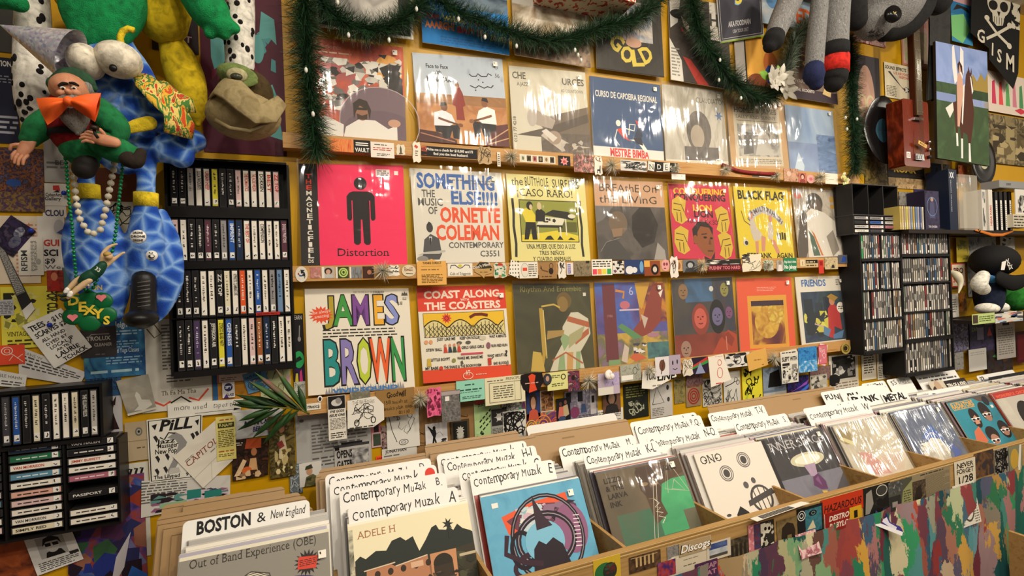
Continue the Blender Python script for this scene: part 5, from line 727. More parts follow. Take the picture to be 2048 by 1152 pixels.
for a in (
 ('googly eye stuck on the lowest ledge', (635, 792, 645, 803), 'e .5 .45 .3 .34 1a1614', 'f0ece4', 1, 'e'),
 ('white tag with the word music handwritten', (612.5, 808, 642, 818), 't .5 .25 .5 2a2620 b,h,w.85|music$', 'e6dfd0', 1),
 ('tall white flyer for a tape magazine with photo of a hand', (654.6, 793, 693.7, 877), 'r .03 .7 .97 .99 1e1c1c;e .5 .84 .3 .08 c9c5be;e .6 .88 .16 .07 8a8682;t .5 .62 .055 2a2620 B,i,w.8|VHS GODS;t .5 .53 .055 2a2620 B,i,w.86|ISSUE ONE;x .1 .24 .95 .5 8 6a645c;x .12 .04 .95 .18 3 2a2620', 'ddd6c8', 4),
 ('white torn note with ink drawing of a bicycle band', (693, 799, 769, 851), 't .45 .8 .12 6a655c n,h,w.6|THE BREEDERS;o .25 .2 .06 .1 .03 2a2620;o .7 .24 .06 .1 .03 2a2620;q .2 .2 .7 .7 4 24 .02 2a2620;q .1 .5 .9 .8 8 16 .02 3a3632;x .05 .02 .95 .1 1 3a3632', 'e4ded2', 3, [(.0, .05), (.02, .95), (.78, 1), (1, .7), (1, .2), (.7, 0)]),
 ('grey torn scrap above the bicycle band note', (700, 785, 741, 801), 'z 0 0 1 1 60 3 8a8672,6a6656,a8a48c', '8a8672', 1, TORN),
 ('brown cardboard square with a handwritten address in four lines', (751, 782, 830, 827), 't .52 .7 .2 2a1c10 b,h,w.5|Goodwill;t .5 .46 .13 2a1c10 r,h,w.62|158 smith st;t .55 .25 .13 2a1c10 r,h,w.8|Jamaica plain mass;t .72 .06 .12 2a1c10 r,h,w.3|02130', '94703f', 2),
 ('hot pink photocopied strip hanging off the lowest ledge', (852, 776, 884, 832), 'm .06 .05 .94 .95 4 60 8a2a4a,d85a84,6a2438', 'e8688e', 2, TORN),
 ('clear pouch holding a grey speckled card with price sticker', (882, 783, 922, 841), 'z .04 .04 .96 .85 120 3 4a4644,6a6662,8a8680;r .2 .68 .42 .82 e6e0d6;r 0 .86 1 .98 a89a98', '6a6664', 3),
 ('mint green ticket under the roller coaster sleeve', (912, 763, 970, 798), 'x .3 .72 .7 .86 1 3a5a54;x .1 .48 .9 .62 1 2a4a44;x .1 .4 .9 .46 1 2a4a44;x .2 .1 .9 .26 2 3a5a54', '92cdb4', 3),
 ('cream bordered certificate ticket', (969, 757, 1051, 802), 't .72 .86 .09 4a4438 s,w.4|PRINCIPLE;x .06 .84 .5 .92 1 6a6454;r .1 .08 .9 .8 6a6454;r .115 .1 .885 .78 ddd4b0;x .2 .2 .7 .7 6 5a5444;l 6a6454 .012 .74 .1 .74 .78', 'ddd4b0', 3),
 ('black sunglasses shaped card with red flames', (1040, 748, 1088, 782), 'p d84a2a .35 .0 .4 .5 .35 .85 .5 .95 .66 .85 .6 .5 .7 .1;x .2 .44 .8 .54 1 c8a090', '1c1414', 4, [(0, .6), (.05, .95), (.5, 1), (.95, .95), (1, .5), (.8, .1), (.6, .0), (.3, .05), (.12, .2)]),
 ('round badge of a blond figure beside the yellow ticket', (1086, 748, 1104, 769), 'e .5 .5 .42 .42 3a3a44;e .5 .55 .2 .24 b8907a', '2a2a30', 5, 'e'),
 ('pale yellow parks ticket with round seal', (1094, 746, 1138, 777), 'o .75 .7 .1 .14 .05 2a2a1c;x .2 .66 .6 .86 2 4a4a30;x .2 .2 .85 .4 2 4a4a30', 'd8d48c', 3),
 ('violet picture card of a robed woman', (1135, 743, 1160, 780), 'z 0 0 1 1 60 4 4a3a6a,8a3a4a,2a2438,c8a890;e .45 .66 .16 .14 2a1c18', '3a2c50', 3),
 ('pale lilac paper behind a white paper rose', (1195, 748, 1240, 786), 'z .3 .4 1 1 50 2 8a7aa8,b8a8c8,5a4a7a;r 0 0 .7 .35 d8d0c4', 'b8a8b8', 2),
 ('grey banknote with a blank white label', (1240, 731, 1283, 760), 'z 0 0 1 1 70 2 8a8a7c,a8a898,6a6a5c;r .05 .1 .6 .38 e6e0d6;o .7 .6 .1 .2 .04 4a4a40', '9a9a8a', 3),
 ('white paper with slanted bold line lettering', (1282, 737, 1354, 772), 't .3 .45 .26 2a2624 B,i,w.36|TURN;t .68 .36 .3 1a1816 B,i,w.5|LINE;x .3 .1 .6 .22 1 8a8478', 'e6e0d4', 3, [(0, .1), (.04, .9), (.9, 1), (1, .45), (.3, 0)]),
 ('instant photo of a brown leaf', (1310, 715, 1339, 750), 'e .5 .55 .22 .3 6a4434;l 4a2c20 .05 .4 .1 .62 .86', 'd8d0d0', 4),
 ('violet grey card with a simple face', (1338, 711, 1362, 747), 'e .3 .6 .06 .12 2a2628;e .7 .64 .06 .12 2a2628;l 3a3438 .04 .3 .3 .5 .24 .7 .3', 'a89aac', 4),
 ('pale paper with twig drawing', (1364, 719, 1387, 751), 'q .1 .1 .9 .9 4 20 .03 6a5a44', 'd8ccb8', 3, ROUGH),
 ('dark postcard of a rainbow pyramid', (1383, 716, 1417, 745), 'p b83a34 0 .5 1 1 1 .8 0 .4;p 3a8a44 0 .4 1 .8 1 .6 0 .3;p 8a90b0 .2 0 .5 .7 .8 0', '2a1c30', 2),
 ('white paper with a red outlined bowling pin', (1416, 711, 1463, 769), 'o .5 .74 .08 .09 .02 c84a40;o .5 .42 .12 .16 .02 c84a40;x .3 .06 .7 .14 1 c84a40;x .3 .92 .7 .96 1 c89a94', 'e6dccc', 4, [(.08, 0), (0, .95), (.66, 1), (1, .16)]),
 ('black and white picture tape', (1450, 709, 1500, 731), 'm 0 0 1 1 5 26 1c1a1a,d8d4cc,5a5856;e .85 .5 .1 .3 1c1a1a;o .5 .5 .14 .28 .06 2a2a2a', 'd0ccc4', 2),
 ('manila tag crookedly pinned at the right of the lowest ledge', (1492, 700, 1537, 738), 'x .35 .45 .75 .55 1 8a6a34;x .7 .2 .8 .3 1 8a6a34', 'd6a556', 4, [(.1, 0), (0, .75), (.3, .9), (.9, 1), (1, .2)]),
 ('newspaper style flyer with heavy black headline', (1560, 701, 1598, 763), 'x .1 .88 .95 .95 1 3a3632;t .52 .66 .12 1c1a18 B,w.86|SLEPT WITH;r .1 .52 .5 .6 2a2826;m .1 .1 .55 .5 4 30 2a2826,8a8680,d8d2c8;m .58 .05 .95 .55 6 30 2a2826,8a8680,d8d2c8;x .1 .02 .5 .1 2 4a4642', 'd8d2c4', 4, [(.06, 0), (0, .95), (.9, 1), (1, .9), (.98, 0)]),
 ('crumpled blue and white flyer', (1596, 696, 1635, 741), 'z .0 .4 1 1 60 3 2a6aa8,3a8ac8,1c4a8a;z 0 0 1 .45 50 6 d8e0e4,4a9ad0,2a6aa8', '3a8ac0', 3, [(.1, .0), (0, .95), (.75, 1), (.8, .5), (1, .1)]),
 ('pink backed playing card', (1634, 687, 1657, 731), 'r .1 .08 .9 .92 b84a58;r .15 .12 .85 .88 d0707c;q .2 .2 .8 .8 4 22 .03 e8b0b4', 'e8c8c4', 5, [(.3, 1), (1, .88), (.7, 0), (.0, .12)]),
 ('brown scrap behind the playing card', (1625, 695, 1640, 726), 'z 0 0 1 1 70 4 6a4430,8a5c40,3a2620', '6a4430', 2),
 ('coin shaped gold sticker at the right end of the lowest ledge', (1682, 686, 1702, 707), 'o .5 .5 .3 .3 .08 5a4a20;e .45 .5 .2 .2 2a2414', 'a8904a', 3, 'e'),
 ('torn white paper sticking out at the right end of the lowest ledge', (1702, 682, 1726, 711), 'q .2 .3 .8 .7 3 10 .04 5a564e', 'e0dacc', 3, ROUGH)):
    scrap(a[0], a[1], a[2], a[3], lay=a[4] if len(a) > 4 else 0, shape=a[5] if len(a) > 5 else None, group=G3, name='paper_scrap', cat='scrap')
# white paper rose
mb = MB(); c = W(1216, 749, -.03)
for k in range(9): mb.ball(c+V((.009*math.cos(k*.7)*(k > 0), -.002*k, .008*math.sin(k*.7)*(k > 0))), (.011, .004, .010), 'e8dcd4', 8, 6, Matrix.Rotation(k, 3, 'Y'))
tag(mb.build('paper_rose'), 'white paper rose on the lowest ledge', 'rose')
# ---------------------------------------------------------------- papers on the wall between the lowest ledge and the bins
GW = 'flyers pinned under the lowest ledge'
for a in (
 ('long grey handwritten letter with torn lower edge', (590, 828, 744, 926), 'x .2 .3 .95 .8 9 6a6662;x .2 .08 .7 .25 3 5a5652;e .08 .87 .03 .025 5a5652', 'a8a6a2', 0),
 ('black and white flyer shouting opens gates of hell', (668, 888, 741, 955), 'r .2 .94 .8 1 1c1c1e;r 0 .88 1 .95 3a3838;r .02 .82 .14 .9 1a1818;z .42 .1 .98 .82 60 3 3a3838,8a8886,c4c0ba;t .06 .62 .18 1a1816 B,al,w.44|OPENS;t .06 .36 .18 1a1816 B,al,w.42|GATES;t .06 .1 .18 1a1816 B,al,w.6|OF HELL!', 'b0aca6', 2),
 ('tiny orange sale sticker on bare yellow wall', (752, 913, 767, 926), 't .5 .6 .22 3a1a10 b,w.7|SALE', 'f0522a', 0),
 ('white photo of a man in cap and camouflage jacket', (598, 928, 644, 968), 'p 5a5a3a .2 .0 .3 .4 .6 .5 .9 .3 1 0;e .45 .62 .14 .16 b88a6a;p 3a3a28 .25 .7 .3 .85 .55 .92 .62 .74;m .3 .0 .9 .4 3 24 3a3a24,7a6a44,5a5a34', 'd0ccc4', 1),
 ('dark grey scribbled photo left of the man in camouflage', (578, 930, 606, 985), 'z 0 0 1 1 80 3 2a2e34,6a747a,4a5258;q .05 .05 .95 .95 3 40 .02 b0b4b4', '3a4048', 0),
 ('crowd photo flyer with bold name below', (762, 852, 834, 908), 'z 0 .3 1 1 70 3 6a3a3c,3a2a2a,a88a84,2a2024;t .4 .16 .09 2a2622 b,w.6|JONATHAN;x .05 .04 .6 .12 1 6a645a', 'cfcac0', 1),
 ('pink and black photo edge behind the drawing pad', (741, 846, 762, 872), 'r .3 .2 .8 .9 2a1c20', 'b86a70', 0),
 ('dark green stamp card beside the crowd flyer', (743, 866, 764, 893), 'r .15 .1 .9 .9 3a4434', 'c8a0a0', 1),
 ('white drawing pad with looping ink figure on a spring', (772, 824, 840, 891), 'l 2a2624 .016 .06 .95 .16 .5 .3 .18;l 2a2624 .012 .4 .7 .36 .56 .45 .48 .6 .6 .52 .44 .62 .36 .72 .5 .66 .66 .78 .8 .86 .74 .8 .62 .7 .44 .62 .4;o .72 .84 .07 .06 .014 2a2624;o .5 .16 .14 .07 .014 2a2624;o .5 .16 .07 .03 .012 2a2624;q .2 .75 .6 .98 5 12 .014 2a2624', 'dcd8ce', 3),
 ('white sticker of black figure tossing a curl', (850, 849, 896, 896), 'p 1c1a1a .28 .1 .34 .5 .2 .76 .1 .9 .14 .92 .3 .78 .46 .76 .5 .6 .44 .44 .56 .1 .48 .1 .4 .36 .34 .1;e .4 .82 .07 .07 1c1a1a;l 6a665e .014 .5 .6 .66 .66 .8 .5;m .68 .1 .95 .4 3 14 1c1a1a,3a3836', 'd8d4d4', 2),
 ('dark card with pale scallop shell', (901, 842, 940, 889), 'r .12 .12 .88 .92 1c1a16;s .5 .6 .14 .24 9 b8b4a8;e .5 .36 .2 .1 8a867a;p b8b4a8 .3 .5 .7 .5 .6 .3 .4 .3', '4a3a24', 2),
 ('pale green flyer with black footprints', (947, 798, 1003, 884), 'e .2 .92 .2 .06 b84a4a;t .55 .82 .06 2a3a24 b,h,w.8|DONT GET BORED;'+';'.join(f'l 24301c .03 {.2+.12*(j%4)} {.25+.12*(j//4)+.07*(j%4)} {.28+.12*(j%4)} {.3+.12*(j//4)+.07*(j%4)}' for j in range(12))+';m .05 .05 .35 .3 4 10 24301c,a8c890', 'a4c084', 1),
 ('grey concert flyer overlapping the green footprints flyer', (981, 818, 1016, 883), 'r .04 .5 .96 .97 2a2826;s .5 .74 .1 .32 6 b8b4ac;e .5 .74 .16 .1 c9c5bc;x .08 .06 .92 .44 9 4a4844', '94928a', 2),
 ('white paper of tangled black brush lines', (1005, 824, 1053, 873), 'q .05 .05 .95 .95 3 40 .03 1c1a1a;q .05 .05 .95 .95 9 40 .05 1c1a1a;q .05 .05 .95 .95 5 40 .02 1c1a1a', 'cfcbc2', 3),
 ('grey hatched drawing above the tangled brush lines', (1003, 796, 1052, 830), 'q .05 .05 .95 .95 13 60 .016 3a3836;q .05 .05 .95 .95 19 60 .016 3a3836;p 3a8a5a .6 .2 .8 .5 .86 .1;p 6a3a5a .8 .4 .95 .9 1 .3', 'a8a49c', 2),
 ('photo of a long-haired woman against deep blue', (1052, 782, 1081, 838), HB, '22345a', 2),
 ('brown picture with white border', (1080, 782, 1109, 831), 'z .05 .22 .95 .97 60 3 6a3a24,a8784a,3a2014,8a5a3a;x .1 .06 .8 .12 1 6a645a', 'd0cac0', 1),
 ('photo of two people sitting together in the dark', (1112, 798, 1142, 850), 'r 0 0 1 1 1c1a20;p c86a5a .1 .3 .2 .7 .5 .7 .5 .3;p b8a07a .5 .3 .5 .72 .8 .76 .9 .4;p 3a4a6a .1 .1 .2 .36 .6 .36 .7 .05;e .3 .8 .1 .08 5a3a2a;e .66 .84 .1 .08 8a5a44', '1c1a20', 3),
 ('grey photo of castle gates', (1128, 784, 1196, 832), 'z 0 0 1 1 50 3 8a8694,6a6474,a8a4ac;r .05 .6 .2 .95 1c1a1e;r .4 .6 .55 .95 1c1a1e;r .78 .1 .95 .8 b8b0b0;r .82 .5 .9 .75 1c1a1e;e .3 .25 .14 .2 7a3a5a;p 3a4a6a .48 .2 .5 .5 .62 .5 .66 .2', '8a8694', 1),
 ('rainbow postcard of swirling spirals', (1053, 829, 1127, 882), 'z 0 0 1 1 40 3 2a6a5a,8a4a2a,4a2a7a,c8702a,2a7a7a;z 0 0 1 .35 50 6 3a2a8a,c8b8d8,6a3a9a;'+';'.join(f'o {x} {y} {r*.7} {r} .03 {c}' for x, y, rr, c in ((.45, .6, .3, 'd88a3a'), (.12, .6, .2, 'd8a83a'), (.8, .62, .16, 'c85a3a'), (.25, .2, .2, '8a5ac8')) for r in (rr, rr*.62, rr*.28)), '4a3a5a', 2),
 ('white sheet of dense typed text', (1151, 828, 1248, 872), 'x .06 .06 .95 .95 15 4a4844', 'd4cec2', 1),
 ('dark photo of a man in a wide hat', (1204, 778, 1242, 823), portrait('6a4a3a', '1c1614', '8a6a54', '2a2626')+';e .5 .86 .36 .08 7a6244', '5a3c30', 1),
 ('black poster with yellow green writing', (1246, 770, 1298, 832), 'x .1 .6 .9 .95 5 7a7a3c;q .2 .1 .8 .5 4 30 .03 a8a890', '1e2018', 0),
 ('white sheet with a big hand-drawn triangle', (1299, 770, 1346, 830), 'l 2a2828 .02 .1 .4 .3 .92 .62 .42 .1 .4;e .8 .86 .06 .08 2a2828;e .82 .5 .06 .07 3a3836;x .08 .05 .6 .3 5 6a665e', 'b8b4ae', 1),
 ('olive photo scrap beside the triangle sheet', (1347, 756, 1371, 805), 'z 0 0 1 1 60 3 5a5a34,8a7a4a,3a3a24', '5a5a34', 0),
 ('picture of a red spiral target', (1371, 764, 1403, 810), 'r 0 0 1 1 8a7458;o .5 .4 .36 .3 .06 8a2a24;o .5 .4 .24 .2 .06 8a2a24;o .5 .4 .12 .1 .06 8a2a24;z .1 .75 .9 1 60 3 4a2c24,8a5a44', '8a7458', 1),
 ('dark red feather photo above the spiral target', (1372, 740, 1406, 768), 'z 0 0 1 1 60 5 5a2a30,8a6a6a,3a1c20', '5a2a30', 2),
 ('ink drawing of figures in a room', (1404, 758, 1445, 808), 'q .05 .05 .95 .95 23 40 .02 2a2826;q .05 .05 .95 .6 29 40 .02 2a2826;m .1 .5 .5 .95 3 8 2a2826,c8c4ba', 'c0bcb2', 1),
 ('ink drawing of scissors above a leg', (1446, 745, 1482, 812), 'o .75 .76 .1 .06 .014 1c1a1a;o .86 .68 .1 .06 .014 1c1a1a;l 1c1a1a .025 .1 .6 .5 .66 .7 .72;q .1 .05 .9 .5 13 30 .016 2a2826', 'c8c4ba', 2),
 ('yellow flyer covered in dripping black graffiti', (1483, 735, 1526, 807), 'q .1 .75 .9 .95 3 20 .03 2a2a18;q .1 .5 .9 .72 5 20 .03 2a2a18;q .1 .28 .9 .48 7 20 .03 2a2a18;q .1 .05 .9 .25 9 20 .03 2a2a18;p a8b83a 0 0 .3 .4 .2 0', 'd8cc34', 2),
 ('grey blue landscape photo', (1525, 737, 1573, 787), 'z 0 .2 1 1 30 3 6a7a90,8a98a8,5a6474;r 0 0 1 .12 b8b4ac;p 1a1818 .2 .3 .3 .8 .7 .9 .8 .3', '6a7a90', 1),
 ('deep violet galaxy postcard', (1574, 755, 1619, 795), 'z 0 0 1 1 40 4 1c1638,2a2a7a,141028,4a2a6a;p 3a6ac8 0 .0 .5 .3 1 .6 1 .5 .6 .1;p 8a4ab0 .0 .3 .5 .5 1 .8 .9 .6', '1c1638', 2),
 ('grey sheet of many small inked faces', (1620, 752, 1656, 798), 'm .05 .05 .95 .95 7 60 4a4844,8a867c,c8c2b4', 'b0aa9c', 2),
 ('brown mottled leaflet above the small inked faces', (1619, 735, 1662, 757), 'z 0 0 1 1 70 3 5a4a44,8a6a64,4a3c3a', '6a5450', 1),
 ('black and white photo of men beside a round record', (1657, 712, 1718, 778), 'r .1 .35 .9 .96 2a2826;m .12 .4 .88 .94 4 34 1c1a1a,8a8680,d0ccc4;e .15 .34 .2 .16 1a1a1a;x .2 .05 .95 .28 3 8a7a6a', 'd0c8b8', 1),
 ('cream scroll with handwritten verse', (1722, 700, 1753, 757), 'x .15 .2 .85 .85 8 4a463e;l 2a2826 .02 .2 .8 .8 .78', 'ddd4c0', 1),
 ('cream sheet with a small grey portrait', (1753, 703, 1781, 756), 'r .15 .55 .85 .92 8a867e;e .5 .72 .16 .12 4a4844;x .1 .05 .9 .48 7 5a564e', 'd8d0be', 0),
 ('wide pale paper peeking above the bins under the black cassette tower', (1794, 735, 1840, 760), 'x .1 .5 .6 .9 2 8a8270', 'c8b88c', 0)):
    scrap(a[0], a[1], a[2], a[3], y=.0222, lay=a[4], name='flyer', cat='flyer', group=GW)
scrap('brown cardboard panel leaning behind the shell card', (826, 800, 1004, 905), 'r 0 .08 1 .09 6a4c2c;q .02 .3 .2 .9 3 14 .01 4a3018;q .4 .4 .6 .9 7 12 .012 3a2414', '8e6b42', y=.0236, name='cardboard_sheet', cat='cardboard')
# ---------------------------------------------------------------- cassette racks on the left
BLK = paint('161414', .35); TOWER = paint('1c1a1a', .5)
CASE = paint('2a2828', .15, 0, .8)
def cassette(q, col, txt, tc, label, group, depth=.045, upright=True, rnd=random):
    n = (q[1]-q[0]).cross(q[3]-q[0]).normalized(); mb = MB(); mb.slab(q, depth, CASE); o = tag(mb.build('cassette'), label, 'cassette', group)
    P = Panel(MB(), q, .0006); a, b = (.12, .03) if upright else (.03, .12)
    c = [P.P(a, 1-b), P.P(1-a, 1-b), P.P(1-a, b), P.P(a, b)]; m = MB(); m.slab(c, .0004, col)
    art = ''
    L, Wd = (P.Hm, P.Wm) if upright else (P.Wm, P.Hm)
    if txt:
        if upright: art = f't .26 .93 .{int(560*Wd/L):03d} {tc} b,al,R-90,w{.62*L/Wd:.2f}|{txt}'
        else: art = f't .06 .28 .46 {tc} b,al,w.62|{txt}'
    else:
        art = f'x .3 .3 .7 .9 14 {tc}' if upright else f'x .12 .3 .75 .75 1 {tc}'
        if upright: art = ';'.join(f'r {rnd.uniform(.25,.4):.2f} {y/100:.2f} {rnd.uniform(.55,.75):.2f} {y/100+rnd.uniform(.01,.03):.3f} {tc}' for y in range(32, 92, 4) if rnd.random() < .8) or ''
    Panel(m, c, .0003).draw(art); m.build('spine_card', o)
    if rnd.random() < .85:
        s_ = [P.P(.2, .2), P.P(.85, .2), P.P(.85, .07), P.P(.2, .07)] if upright else [P.P(.82, .9), P.P(.94, .9), P.P(.94, .15), P.P(.82, .15)]
        s_ = [p+P.n*.0006 for p in s_]; m = MB(); m.slab(s_, .0003, 'e6e2da'); Panel(m, s_, .0003).draw(f'q .2 .2 .8 .8 {rnd.randint(1, 99)} 5 .12 1c1a1a'); m.build('price_sticker', o)
    return o
CN = {'k': 'black', 'w': 'white', 'n': 'navy', 'p': 'pink', 'b': 'blue', 'g': 'grey', 'd': 'dark grey', 'c': 'cream', 'o': 'orange', 'y': 'yellow', 'v': 'violet', 'u': 'brown', 'i': 'maroon', 'l': 'light grey', 'z': 'lime', 'x': 'pale blue', 'r': 'red', 'e': 'green', 'a': 'aqua', 'f': 'gold', 't': 'tan', 's': 'salmon', 'm': 'rose'}
CCOL = dict(k='232122', w='e6ded0', n='22304a', p='d8b8b4', b='2c56a0', g='8d8988', d='45434a', c='ddd2b4', o='d8562a', y='d8cc3a', v='4a3a5a', u='9a5a34', i='5a3440', l='b8b2ac', s='d8a494', m='a86474', x='6a86a8', r='c8382c', e='2a6a4a', a='5a88a0', f='c8a030', t='b08a5a')
def row(px, spec, where, group, y, upright=True, gap=.86, depth=.045):
    q = quad(px, y); n = len(spec); x0, x1, z1, z0 = q[0].x, q[1].x, q[0].z, q[2].z; rnd = random.Random(n+int(px[1]))
    for i, sp in enumerate(spec):
        if sp is None: continue
        ck, txt = (sp.split(':')+[''])[:2]; tc = {'k': 'd8d4cc', 'n': 'c9c8d0', 'b': 'd8dce4', 'd': 'c9c4bc', 'v': 'c0b8cc', 'i': 'd0b8bc', 'u': 'e6d4b8', 'o': 'f0d8c8', 'e': 'c8d4c8', 'a': 'dce4e8', 'r': 'f0d8d0', 'm': 'e8ccd0', 'x': '22304a'}.get(ck, '2a2626')
        if txt.startswith('!'): txt = txt[1:]; tc = 'b8301f'
        if upright: a, b = x0+(x1-x0)*(i+(1-gap)/2)/n, x0+(x1-x0)*(i+(1+gap)/2)/n; r = [V((a, y, z1)), V((b, y, z1)), V((b, y, z0)), V((a, y, z0))]
        else: b, a = z1-(z1-z0)*(i+(1-gap)/2)/n, z1-(z1-z0)*(i+(1+gap)/2)/n; r = [V((x0, y, b)), V((x1, y, b)), V((x1, y, a)), V((x0, y, a))]
        cassette(r, paint(CCOL[ck], .3), txt, tc, f'{CN[ck]} cassette, {ORD[i]} from the {"left" if upright else "top"} in the {where}', group, depth, upright, rnd)
    return q
RA = ['k', 'k', 'l', 'w:SOCA FAVOURITE', 'w:!URIAH HEEP', 'y', 'k', 'k', 'p', 'w:!THE ROMANTICS', 'w:!THE JACKIE WILSON', 'w:DOKKEN', 'w:!BEST', 'p:!ZZ TOP']
RB = ['p', 'w', 'k', 'k', 'i', 'k', 'g', 'b:IMPRINT', 'n', 'w:!THE BEST OF', 'w', 'w:COMPENSION', 'w', 'w', 'i:DOLLY PARTON']
RC = ['k', 'k', 'k', 'w', 'w', 'k:ZZ TOP', 'c', 'w:HYPNOTIC CLAMBAKE LIVE', 'o', 'w', 'b', 'w', 'g', 'x', 'w']
RD = ['k', 'k', 'v', 'w', 'k:JEFFERSON AIR', 'y:ZYDECO BLUES PARTY', 'b:GENESIS', 'k', 'w', 'p', 'u', 'n', 'k', 'w', 'w']
GA = 'cassettes in the four-row wall rack'; YA = -.03
qs = [row(p, s_, f'{w_} row of the tall wall rack', GA, YA) for p, s_, w_ in (((338, 332, 561, 417), RA, 'top'), ((341, 437, 577, 520), RB, 'second'), ((349, 541, 583, 625), RC, 'third'), ((352, 641, 587, 724), RD, 'bottom'))]
o = empty('cassette_rack', V((.03, .02, qs[3][2].z-.012)), 'tall black four-row cassette rack on the yellow wall', 'rack')
xa, xb = W(337, 335, YA).x-.004, W(584, 720, YA).x+.004; zt, zb = W(450, 330, YA).z+.008, qs[3][2].z-.012
mb = MB(); mb.box((xa, .012, zb), (xb, .022, zt), BLK); mb.build('back_board', o)
for x in (xa-.006, xb): mb = MB(); mb.box((x, YA-.004, zb), (x+.006, .022, zt), BLK); mb.build('side_panel', o)
for zz, z2 in ((zt, zt+.006), (qs[1][0].z+.003, qs[0][2].z-.001), (qs[2][0].z+.003, qs[1][2].z-.001), (qs[3][0].z+.003, qs[2][2].z-.001), (zb-.006, qs[3][2].z-.001)):
    mb = MB(); mb.box((xa, YA-.006, zz), (xb, .022, z2), BLK); mb.build('shelf', o)
t = quad((512, 625, 560, 629), YA-.007); mb = MB(); mb.slab(t, .0004, 'a82a20'); Panel(mb, t, .0002).draw('x .05 .2 .95 .8 1 5a1410'); tag(mb.build('label_strip', o), 'red label strip')
YL = -.045; GB = 'cassettes in the lower left racks'
qu = row((0, 795, 199, 870), ['d', 'b', 'k', 'c', 'k', 'w', 'w', 'c', 'k:THE KILLING FIELDS', 'l'], 'upright row of the lower left rack', GB, YL, True, .78, .05)
o = empty('cassette_rack', V(((qu[0].x+qu[1].x)/2, .02, qu[2].z-.012)), 'black single-row cassette rack at the left edge', 'rack')
x0, x1, z0, z1 = qu[0].x-.06, qu[1].x+.004, qu[2].z-.004, qu[0].z+.006
for nm, a, b in (('back_board', (x0, .012, z0), (x1, .022, z1)), ('side_panel', (x1, YL-.004, z0), (x1+.006,   .022, z1+.008)), ('shelf', (x0, YL-.006, z1), (x1,   .022, z1+.008)), ('shelf', (x0, YL-.006, z0-.008), (x1, .022, z0))):
    mb = MB(); mb.box(a, b, BLK); mb.build(nm, o)
q1 = row((16, 894, 128, 1055), ['n', 'e', 'w:!VAN MORRISON', 'a', 'w', 's', 'p', 'w', 'w:VAN MORRISON', 'c:SIMPLY RED'], 'left stack of the lower left rack', GB, YL, False, .8, .05)
q2 = row((133, 882, 238, 1037), ['k:VAN HALEN', 'k', 'w:!JIMMY BUFFETT', 'w', 'm', None, 'k:PASSPORT', None, 'w', 'w'], 'right stack of the lower left rack', GB, YL, False, .8, .05)
q0 = row((-98, 905, 7, 1070), ['k', 'r', 'w', 'a', 'd', 'w', 'a', 'k', 'w', 'p'], 'edge stack cut by the left frame', GB, YL, False, .8, .05)
o = empty('cassette_rack', V((q1[1].x, .02, q1[2].z-.012)), 'black cassette rack with two stacks lying flat, lower left', 'rack')
for x in (q0[0].x-.006, (q0[1].x+q1[0].x)/2-.002, (q1[1].x+q2[0].x)/2-.002, q2[1].x+.002): mb = MB(); mb.box((x, YL-.004, q1[2].z-.008), (x+.004, .022, qu[2].z-.014), BLK); mb.build('side_panel', o)
mb = MB(); mb.box((q0[0].x-.006, .012, q1[2].z-.008), (q2[1].x+.004, .022, qu[2].z-.014), BLK); mb.build('back_board', o)
mb = MB(); mb.box((q0[0].x-.006, YL-.004, q1[2].z-.013), (q2[1].x+.006, .022, q1[2].z-.008), BLK); mb.build('shelf', o)
# ---------------------------------------------------------------- collage on the left wall
GC = 'papers of the left collage'

